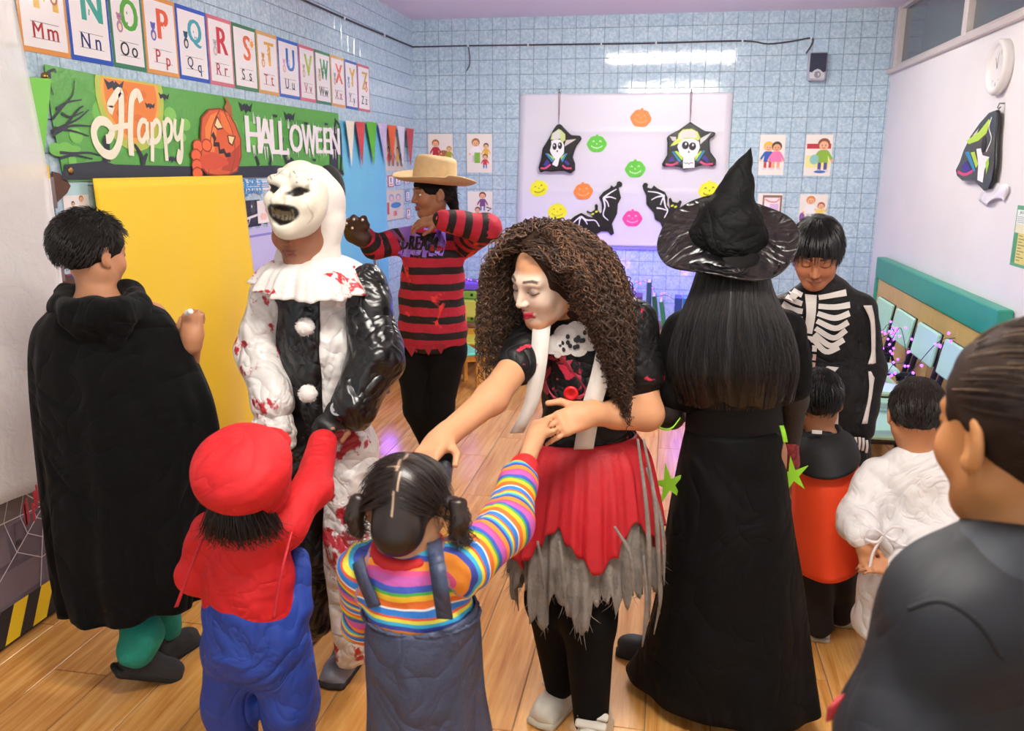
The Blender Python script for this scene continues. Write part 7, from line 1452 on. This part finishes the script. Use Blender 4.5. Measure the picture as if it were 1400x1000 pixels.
    sdf_obj('lace_cuff', [C((0.359, 2.36, 0.784), (0.37, 2.37, 0.733), .03, .028)], .006, mat('red_lace', '#a02a30', .7, var=(90, .8)), t)
    for q, s_ in (((0.034, 2.25, 0.692), .05), ((0.369, 2.3, 0.724), .045)):
        pts = [((s_ if k % 2 == 0 else s_*.36)*math.cos(PI/2+k*PI/5+.25), (1.3*s_ if k % 2 == 0 else s_*.36)*math.sin(PI/2+k*PI/5+.25)) for k in range(10)]; MB().prism(pts, .004, MBk, V3(*q)-np.array(t.location)).build('lime_star', LI, t)
    shoe(t, (0.045, 2.473, 0), (-1, .25), .22, mat('black_suede', '#10131c', .6), mat('black_rubber')); shoe(t, (0.268, 2.25, 0), (0, 1), .22, mat('black_suede'), mat('black_rubber'))

# ------------------------------------------------------------------ 8 boy in skeleton suit
def skeleton_boy():
    t = person('boy in black skeleton suit with white rib print looking down', (0.678, 2.938, 0))
    xf = HX((0.482, 2.919, 1.279), (-.12, -.84, -.50), s=.95); skin = '#b97a58'
    ra = [(0.406, 3.001, 1.071), (0.397, 3.02, 0.896), (0.457, 2.95, 0.742)]; la = [(0.656, 3.001, 1.08), (0.711, 3.022, 0.871), (0.689, 2.96, 0.669)]
    P = [C((0.5, 2.95, 1.228), (0.528, 3.001, 1.141), .044, .048), C((0.532, 3.001, 1.085), (0.585, 3.001, 0.617), .10, .10, .03, ((0, 1, 0), .7)), C((0.445, 3.001, 1.072), (0.625, 3.001, 1.079), .04, .04, .03)]+arm(ra, [.042, .036, .026])+arm(la, [.042, .036, .026])
    lg1 = [(0.533, 3.001, 0.586), (0.57, 2.96, 0.272), (0.591, 3.001, 0.007)]; lg2 = [(0.648, 3.001, 0.594), (0.677, 2.96, 0.281), (0.708, 3.001, 0.019)]
    P += arm(lg1, [.07, .055, .036])+arm(lg2, [.07, .055, .036])+hand_prims(la[2], (-.1, -.2, -1), (.8, -.5, 0), .82, 1, (.4, .5, .4))+hand_prims(ra[2], (.2, -.15, -.95), (-.3, -.9, .2), .8, -1)
    make_body(t, P, xf, skin, dict(eye='down', lips='#b0705a'), [(0.686, 2.95, 0.627)])
    hm = mat('shiny_black_hair', '#0b0a0c', .3, spec=.6)
    h_ = hair_cap(xf, t, hm, 1.07, [E((0, .115, -.045), (.085, .075, .078), xf=xf, op=-1, k=.01), B((0, .01, -.125), (.12, .13, .075), .01, None, .01, xf, -1)])
    def fl(d): return (d[0]*.6, .55+.5*d[1], -.65) if d[1] > -.2 else (d[0]*.3, -.3, -.9)
    strands('hair_strands', scalp(xf, 1500, .055, lambda d: d[2] > -.42 and not (d[1] > .75 and d[2] < .35) and not (abs(d[0]) > .6 and d[1] > .3 and d[2] < .1), fl, .22, 5, 6, 1.04, .12), .0012, hm, h_)
    BK = mat('black_stretch_suit', '#0a0a0d', .6, folds=(5, .35, .03), spec=.3)
    st = sdf_obj('suit_top', [C((0.533, 3.001, 1.073), (0.564, 3.001, 0.803), .125, .122, .03, ((0, 1, 0), .72)), C((0.564, 3.001, 0.803), (0.59, 3.001, 0.563), .122, .122, .03, ((0, 1, 0), .74)), C((0.445, 3.001, 1.067), (0.626, 3.001, 1.074), .052, .052, .05), C((0.513, 2.97, 1.169), (0.524, 2.991, 1.137), .055, .062, .02)]+arm(ra, [.052, .05, .042], .03)+arm(la, [.052, .05, .044], .03), .008, BK, t, noise=(.004, 34, 4))
    sdf_obj('suit_trousers', arm(lg1, [.085, .075, .06], .03)+arm(lg2, [.085, .075, .06], .03), .009, BK, t, noise=(.004, 34, 5))
    WH = '#dcd6d2'; PN = '#c9a9a2'; p = FP(t, 2.80)
    p.stroke(bez(xz([(0.479, 2.898, 1.137), (0.482, 2.898, 1.076), (0.48, 2.898, 1.007)]), 5), .034, WH, .024)
    for k, y in enumerate((466, 478, 490, 501, 511)): q = [(0.48, 2.898, 0.987), (0.482, 2.898, 0.957), (0.482, 2.898, 0.927), (0.482, 2.898, 0.899), (0.482, 2.898, 0.874)][k]; p.rect(q[0]-.028, q[2]-.0105, q[0]+.028, q[2]+.0105, WH if k < 2 else PN)
    for L_ in ([(0.502, 2.898, 1.13), (0.545, 2.898, 1.139), (0.59, 2.898, 1.145)], [(0.503, 2.898, 1.101), (0.553, 2.898, 1.1), (0.603, 2.898, 1.107)], [(0.502, 2.898, 1.077), (0.556, 2.898, 1.064), (0.603, 2.898, 1.08)], [(0.502, 2.898, 1.052), (0.56, 2.898, 1.03), (0.601, 2.898, 1.051)], [(0.5, 2.898, 1.027), (0.558, 2.898, 0.997), (0.597, 2.898, 1.024)], [(0.499, 2.898, 1.007), (0.551, 2.898, 0.97), (0.593, 2.898, 0.991)], [(0.498, 2.898, 0.987), (0.539, 2.898, 0.949), (0.579, 2.898, 0.966)],
               [(0.454, 2.898, 1.131), (0.425, 2.898, 1.142), (0.394, 2.919, 1.153)], [(0.454, 2.898, 1.104), (0.423, 2.898, 1.113), (0.387, 2.919, 1.128)], [(0.456, 2.898, 1.08), (0.425, 2.898, 1.084), (0.394, 2.919, 1.099)], [(0.458, 2.898, 1.055), (0.427, 2.898, 1.054), (0.401, 2.919, 1.069)], [(0.457, 2.898, 1.03), (0.434, 2.898, 1.027), (0.413, 2.919, 1.037)], [(0.459, 2.898, 1.011), (0.441, 2.898, 1), (0.424, 2.919, 1.008)]): p.stroke(bez(xz(L_), 5), .017, WH, .02)
    for L_ in ([(0.522, 2.898, 0.873), (0.548, 2.898, 0.9), (0.585, 2.898, 0.896), (0.569, 2.898, 0.875)], [(0.574, 2.898, 0.866), (0.594, 2.898, 0.856), (0.601, 2.898, 0.826), (0.581, 2.898, 0.836)], [(0.577, 2.898, 0.784), (0.596, 2.898, 0.755), (0.603, 2.898, 0.651), (0.588, 2.898, 0.65)]): p.poly(xz(L_)[::-1], PN if L_[0][0] > 9 else WH)
    wrap(p.build('rib_print', st), st)
    # bone print along the hanging arm: thin strips lying on the sleeve
    MW = mat('bone_white_print', '#dcd6d2', .6)
    ribbon('arm_bone_print', [(0.661, 2.934, 1.106), (0.684, 2.945, 1.051), (0.7, 2.96, 0.948), (0.7, 2.962, 0.902)], [.03, .016, .014, .028], (1, .35, 0), MW, t, .002); ribbon('arm_bone_print', [(0.703, 2.962, 0.877), (0.702, 2.945, 0.799), (0.686, 2.914, 0.704)], [.026, .014, .012, .02], (1, .35, 0), MW, t, .002)
    g = sdf_obj('glove', [C(la[2], (0.686, 2.95, 0.635), .032, .035)], .006, BK, t)
    for k in range(4): q = [(0.658, 2.898, 0.66), (0.67, 2.898, 0.661), (0.682, 2.898, 0.659), (0.697, 2.908, 0.649)][k]; ribbon('finger_bone_print', [q, V3(*q)+(.002, -.006, -.02), V3(*q)+(.002, -.002, -.045)], .008, (1, .2, 0), MW, g, .003)
    WL = mat('white_leather'); WSo = mat('cream_sole')
    for q in ((0.584, 2.952, 0), (0.699, 2.942, 0)): shoe(t, q, (0, -1), .22, WL, WSo)
# ------------------------------------------------------------------ 9 toddler in orange and black cape
def orange_child():
    t = person('small child with black hair in orange cape with black collar, from behind', (0.571, 2.738, 0))
    yb = 2.70; xf = HX((0.487, 2.7, 0.836), (-.05, .98, -.2), s=.86)
    P = [C((0.492, 2.7, 0.805), (0.508, 2.7, 0.714), .038, .04), C((0.522, 2.7, 0.661), (0.548, 2.7, 0.412), .08, .085, .03, ((0, 1, 0), .8)), C((0.458, 2.7, 0.676), (0.582, 2.7, 0.685), .036, .036, .02)]
    for x0, x1 in ((0, 0),): P += arm([(0.454, 2.7, 0.669), (0.449, 2.72, 0.536), (0.488, 2.8, 0.416)], [.032, .028, .02])+arm([(0.587, 2.7, 0.678), (0.62, 2.72, 0.549), (0.628, 2.8, 0.428)], [.032, .028, .02])
    lg1 = [(0.516, 2.7, 0.358), (0.533, 2.7, 0.202), (0.554, 2.7, 0.064)]; lg2 = [(0.595, 2.72, 0.355), (0.621, 2.76, 0.193), (0.645, 2.8, 0.056)]
    P += arm(lg1, [.055, .045, .03])+arm(lg2, [.055, .045, .03])+hand_prims((0.488, 2.8, 0.416), (0, .8, -.5), (0, .3, 1), .55)+hand_prims((0.628, 2.8, 0.428), (0, .8, -.5), (0, .3, 1), .55, -1)
    make_body(t, P, xf, '#b98260', dict())
    hm = mat('shiny_black_hair'); h_ = hair_cap(xf, t, hm, 1.07, [B((0, .0, -.145), (.12, .14, .075), .01, None, .01, xf, -1)])
    strands('hair_strands', scalp(xf, 1100, .045, lambda d: d[2] > -.62 and not (d[1] > .6 and d[2] < .3), lambda d: (d[0]*.3, -.3, -.9), .16, 8, 5, 1.04, .15), .0012, hm, h_)
    OR = mat('orange_felt', '#ff5022', .75, bump=(14, .25, .015)); BC = mat('black_collar_cloth', '#0f1014', .7, bump=(18, .3, .01))
    loft('cape', [rg((0.46, 2.7, 0.706), (0.566, 2.7, 0.713), .06), rg((0.436, 2.69, 0.654), (0.612, 2.69, 0.671), .10), rg((0.432, 2.68, 0.563), (0.635, 2.68, 0.588), .125), rg((0.444, 2.68, 0.412), (0.654, 2.68, 0.44), .135), rg((0.464, 2.68, 0.274), (0.658, 2.68, 0.303), .13)], OR, t, 72, 7, .004, radial=lambda th, v: 1+.02*v*math.sin(6*th), hem=lambda th: 1-.05*(1-math.sin(th)**2)*(math.cos(th) > 0))
    loft('collar', [rg((0.447, 2.69, 0.733), (0.557, 2.69, 0.745), .06), rg((0.422, 2.68, 0.691), (0.601, 2.68, 0.722), .10), rg((0.418, 2.67, 0.615), (0.627, 2.67, 0.654), .132)], BC, t, 72, 8, .004, hem=lambda th: .72+.28*max(0., -math.sin(th))**.7, radial=lambda th, v: 1.03)
    sdf_obj('collar_roll', chain([V3(*(0.502, 2.7, 0.728))+(.062*math.cos(a), .055*math.sin(a), .008*math.sin(3*a)) for a in np.linspace(0, 2*PI, 16)], [.016]*16, .008), .007, BC, t)
    sdf_obj('trousers', arm(lg1, [.065, .056, .05])+arm(lg2, [.065, .056, .046]), .008, mat('black_trousers', '#0c0c0f', .8), t, noise=(.003, 40, 1))
    shoe(t, (0.571, 2.738, 0), (.1, 1), .165, mat('white_leather'), mat('cream_sole')); shoe(t, (0.663, 2.853, 0), (.1, 1), .165, mat('white_leather'), mat('cream_sole'))
    MB().box(V3(*(0.478, 2.605, 0.759))-np.array(t.location), (.03, .002, .012), None, .0008).build('neck_label', M_paper, t)
# ------------------------------------------------------------------ 10 toddler in white coat
def white_coat_child():
    t = person('small child in a white tied gown with hands behind the back', (0.796, 2.682, 0))
    yb = 2.52; xf = HX((0.73, 2.52, 0.857), (.12, .95, -.28), s=.90)
    la = [(0.64, 2.52, 0.651), (0.589, 2.47, 0.535), (0.59, 2.36, 0.509)]; ra = [(0.857, 2.52, 0.644), (0.829, 2.42, 0.496), (0.658, 2.33, 0.46)]
    P = [C((0.739, 2.52, 0.805), (0.754, 2.52, 0.721), .04, .042), C((0.751, 2.52, 0.659), (0.764, 2.52, 0.343), .09, .095, .03, ((0, 1, 0), .8)), C((0.669, 2.52, 0.669), (0.834, 2.52, 0.672), .036, .036, .02)]+arm(la, [.034, .03, .022])+arm(ra, [.034, .03, .022])
    lg1 = [(0.724, 2.55, 0.299), (0.728, 2.55, 0.149), (0.733, 2.56, 0.041)]; lg2 = [(0.818, 2.55, 0.308), (0.83, 2.55, 0.161), (0.841, 2.56, 0.042)]; P += arm(lg1, [.06, .045, .03])+arm(lg2, [.06, .045, .03])
    P += hand_prims(la[2], (.1, -.45, -.8), (-.5, -.8, .3), .62, 1, (.5, .6, .4), .3)+hand_prims(ra[2], (-1, -.1, .05), (0, -.6, .8), .62, -1, (.4, .5, .4), .3)
    make_body(t, P, xf, '#c2875f', dict(), [(0.596, 2.33, 0.479)])
    hm = hairmat('soft_brown_hair', '#1e1612', .36); h_ = hair_cap(xf, t, hm, 1.06, [B((0, .0, -.135), (.12, .14, .075), .01, None, .01, xf, -1), E((0, .06, -.1), (.11, .07, .07), xf=xf, op=-1, k=.01)])
    strands('hair_strands', scalp(xf, 1300, .04, lambda d: d[2] > -.6 and not (d[1] > .5 and d[2] < .2), lambda d: (d[0]*.4, -.5, -.8), .15, 9, 5, 1.035, .15), .001, hm, h_)
    WC = mat('white_cotton_coat', '#e9e6e6', .75, folds=(5, .5, .03), blood=(14, .70, '#c23a4c'))
    rings = [rg((0.699, 2.52, 0.73), (0.806, 2.52, 0.738), .06), rg((0.64, 2.52, 0.674), (0.86, 2.52, 0.683), .09), rg((0.633, 2.51, 0.55), (0.88, 2.51, 0.558), .11), rg((0.63, 2.5, 0.388), (0.887, 2.5, 0.401), .125), rg((0.606, 2.49, 0.22), (0.881, 2.49, 0.226), .14), rg((0.601, 2.49, 0.14), (0.884, 2.49, 0.128), .145)]
    g = sdf_obj('gown', [C((0.751, 2.52, 0.659), (0.761, 2.51, 0.467), .11, .125, .03, ((0, 1, 0), .8)), C((0.67, 2.52, 0.66), (0.835, 2.52, 0.663), .05, .05, .04), C((0.757, 2.51, 0.466), (0.753, 2.5, 0.206), .125, .14, .03, ((0, 1, 0), .85))]+arm([la[0], la[1], V3(*la[2])+(-.005, .02, .03)], [.056, .056, .046], .03)+arm([ra[0], ra[1], V3(*ra[2])+(.03, .0, .0)], [.062, .066, .052], .03), .007, WC, t, noise=(.007, 34, 5), cuts=[((0.748, 2.5, 0.151), (-.1, 0, -1))])
    M_t = mat('white_tape', '#e6e2e6', .6)
    k0 = V3(*(0.63, 2.335, 0.553)); ribbon('tie_tape', [k0, k0+(-.03, -.01, .02), k0+(-.05, -.005, -.01), k0+(-.02, -.008, -.02), k0], .008, (0, .4, 1), M_t, t); ribbon('tie_tape', [k0, k0+(.02, -.01, .03), k0+(.05, 0, .02), k0+(.03, -.005, -.01), k0], .008, (0, .4, 1), M_t, t)
    ribbon('tie_tape', [k0, k0+(-.025, -.012, -.05), k0+(-.03, -.012, -.1)], .008, (1, .2, 0), M_t, t); ribbon('tie_tape', [k0, k0+(.04, -.002, -.02), k0+(.10, -.0, -.035)], .008, (0, .4, 1), M_t, t)
    sdf_obj('trousers', arm(lg1, [.068, .055, .045])+arm(lg2, [.068, .055, .045]), .009, mat('black_trousers'), t)
    for q in ((0.741, 2.578, 0), (0.853, 2.587, 0)): shoe(t, q, (.1, 1), .165, mat('black_shoe'), mat('black_rubber'))
# ------------------------------------------------------------------ 11 child close to the camera
def near_child():
    t = person('dark haired child in black jacket closest to the camera at right edge', (.78, .86))
    yb = 1.02; xf = HX((0.415, 1.02, 1.257), (-.42, .90, -.10), s=1.06); skin = '#b9804f'
    P = [C((0.433, 1.03, 1.205), (0.447, 1, 1.128), .055, .06), C((0.448, 0.98, 1.038), (0.498, 0.98, 0.614), .13, .13, .03, ((0, 1, 0), .75)), C((0.348, 0.95, 1.072), (0.545, 1, 1.065), .055, .055, .03)]
    la = [(0.333, 0.94, 1.048), (0.294, 0.9, 0.911), (0.355, 0.98, 0.732)]; ra = [(0.556, 1, 1.039), (0.6, 0.98, 0.894), (0.661, 1.05, 0.687)]
    P += arm(la, [.045, .04, .028])+arm(ra, [.045, .04, .028])+arm([(.70, .98, .7), (.70, .98, .38), (.70, .98, .06)], [.085, .06, .038])+arm([(.90, .98, .7), (.90, .98, .38), (.90, .98, .06)], [.085, .06, .038])+hand_prims(la[2], (0, .3, -1), (-1, 0, 0), .85)+hand_prims(ra[2], (0, .3, -1), (1, 0, 0), .85, -1)
    make_body(t, P, xf, skin, dict(hh=.0035))
    hm = mat('brown_pulled_back_hair', '#2c2019', .38, spec=.5); hl = mat('light_brown_hair', '#7a6244', .4)
    h_ = hair_cap(xf, t, hm, 1.06, [B((0, .05, -.13), (.12, .09, .075), .01, None, .01, xf, -1), E((-.075, .035, -.05), (.03, .06, .06), xf=xf, op=-1, k=.01)], extra=[E((.02, -.115, .03), (.05, .045, .05), xf=xf, k=.03)])
    fl = lambda d: (.25, -1, .05)
    rg_ = lambda d: d[2] > -.6 and not (d[1] > .55 and d[2] < .55) and not (d[2] < .0 and d[1] > -.12)
    strands('hair_strands', scalp(xf, 1500, .09, rg_, fl, .03, 12, 7, 1.03, .07), .0008, hm, h_); strands('hair_highlights', scalp(xf, 200, .08, lambda d: rg_(d) and d[2] > .1, fl, .04, 13, 7, 1.045, .06), .0008, hl, h_)
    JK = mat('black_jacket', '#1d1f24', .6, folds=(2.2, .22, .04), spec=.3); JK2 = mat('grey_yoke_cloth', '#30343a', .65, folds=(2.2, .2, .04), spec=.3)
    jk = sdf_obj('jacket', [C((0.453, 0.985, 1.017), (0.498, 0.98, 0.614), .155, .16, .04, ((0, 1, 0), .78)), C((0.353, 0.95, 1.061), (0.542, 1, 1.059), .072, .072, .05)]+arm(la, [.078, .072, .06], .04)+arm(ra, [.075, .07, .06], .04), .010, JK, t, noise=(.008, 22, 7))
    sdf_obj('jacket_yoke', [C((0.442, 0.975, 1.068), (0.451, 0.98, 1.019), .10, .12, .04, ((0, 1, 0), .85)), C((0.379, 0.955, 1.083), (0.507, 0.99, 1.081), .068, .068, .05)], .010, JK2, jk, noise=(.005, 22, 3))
    sdf_obj('collar', chain([V3(*(0.446, 1, 1.12))+(.075*math.cos(a), .07*math.sin(a), .0) for a in np.linspace(0, 2*PI, 18)], [.02]*18, .01), .008, mat('navy_collar', '#12161f', .7), jk)
    tube_obj('seam_piping', [(0.264, 0.86, 1.102), (0.292, 0.85, 1.12), (0.324, 0.84, 1.105), (0.353, 0.84, 1.067)], .003, JK, jk, 6)
    ribbon('torn_cuff', [(0.213, 0.88, 0.98), (0.204, 0.87, 0.973), (0.2, 0.87, 0.954)], [.008, .014, .006], (1, .2, .5), mat('red_trim', '#a0222c', .6), jk)
    sdf_obj('trousers', arm([(.70, .98, .7), (.70, .98, .1)], [.1, .06])+arm([(.90, .98, .7), (.90, .98, .1)], [.1, .06]), .012, mat('black_trousers'), t)
    for x in (.70, .90): shoe(t, (x, .98, 0), (-.2, 1), .22, mat('black_shoe'), mat('black_rubber'))
hat_girl(); curly_girl(); witch(); skeleton_boy(); orange_child(); white_coat_child(); near_child()
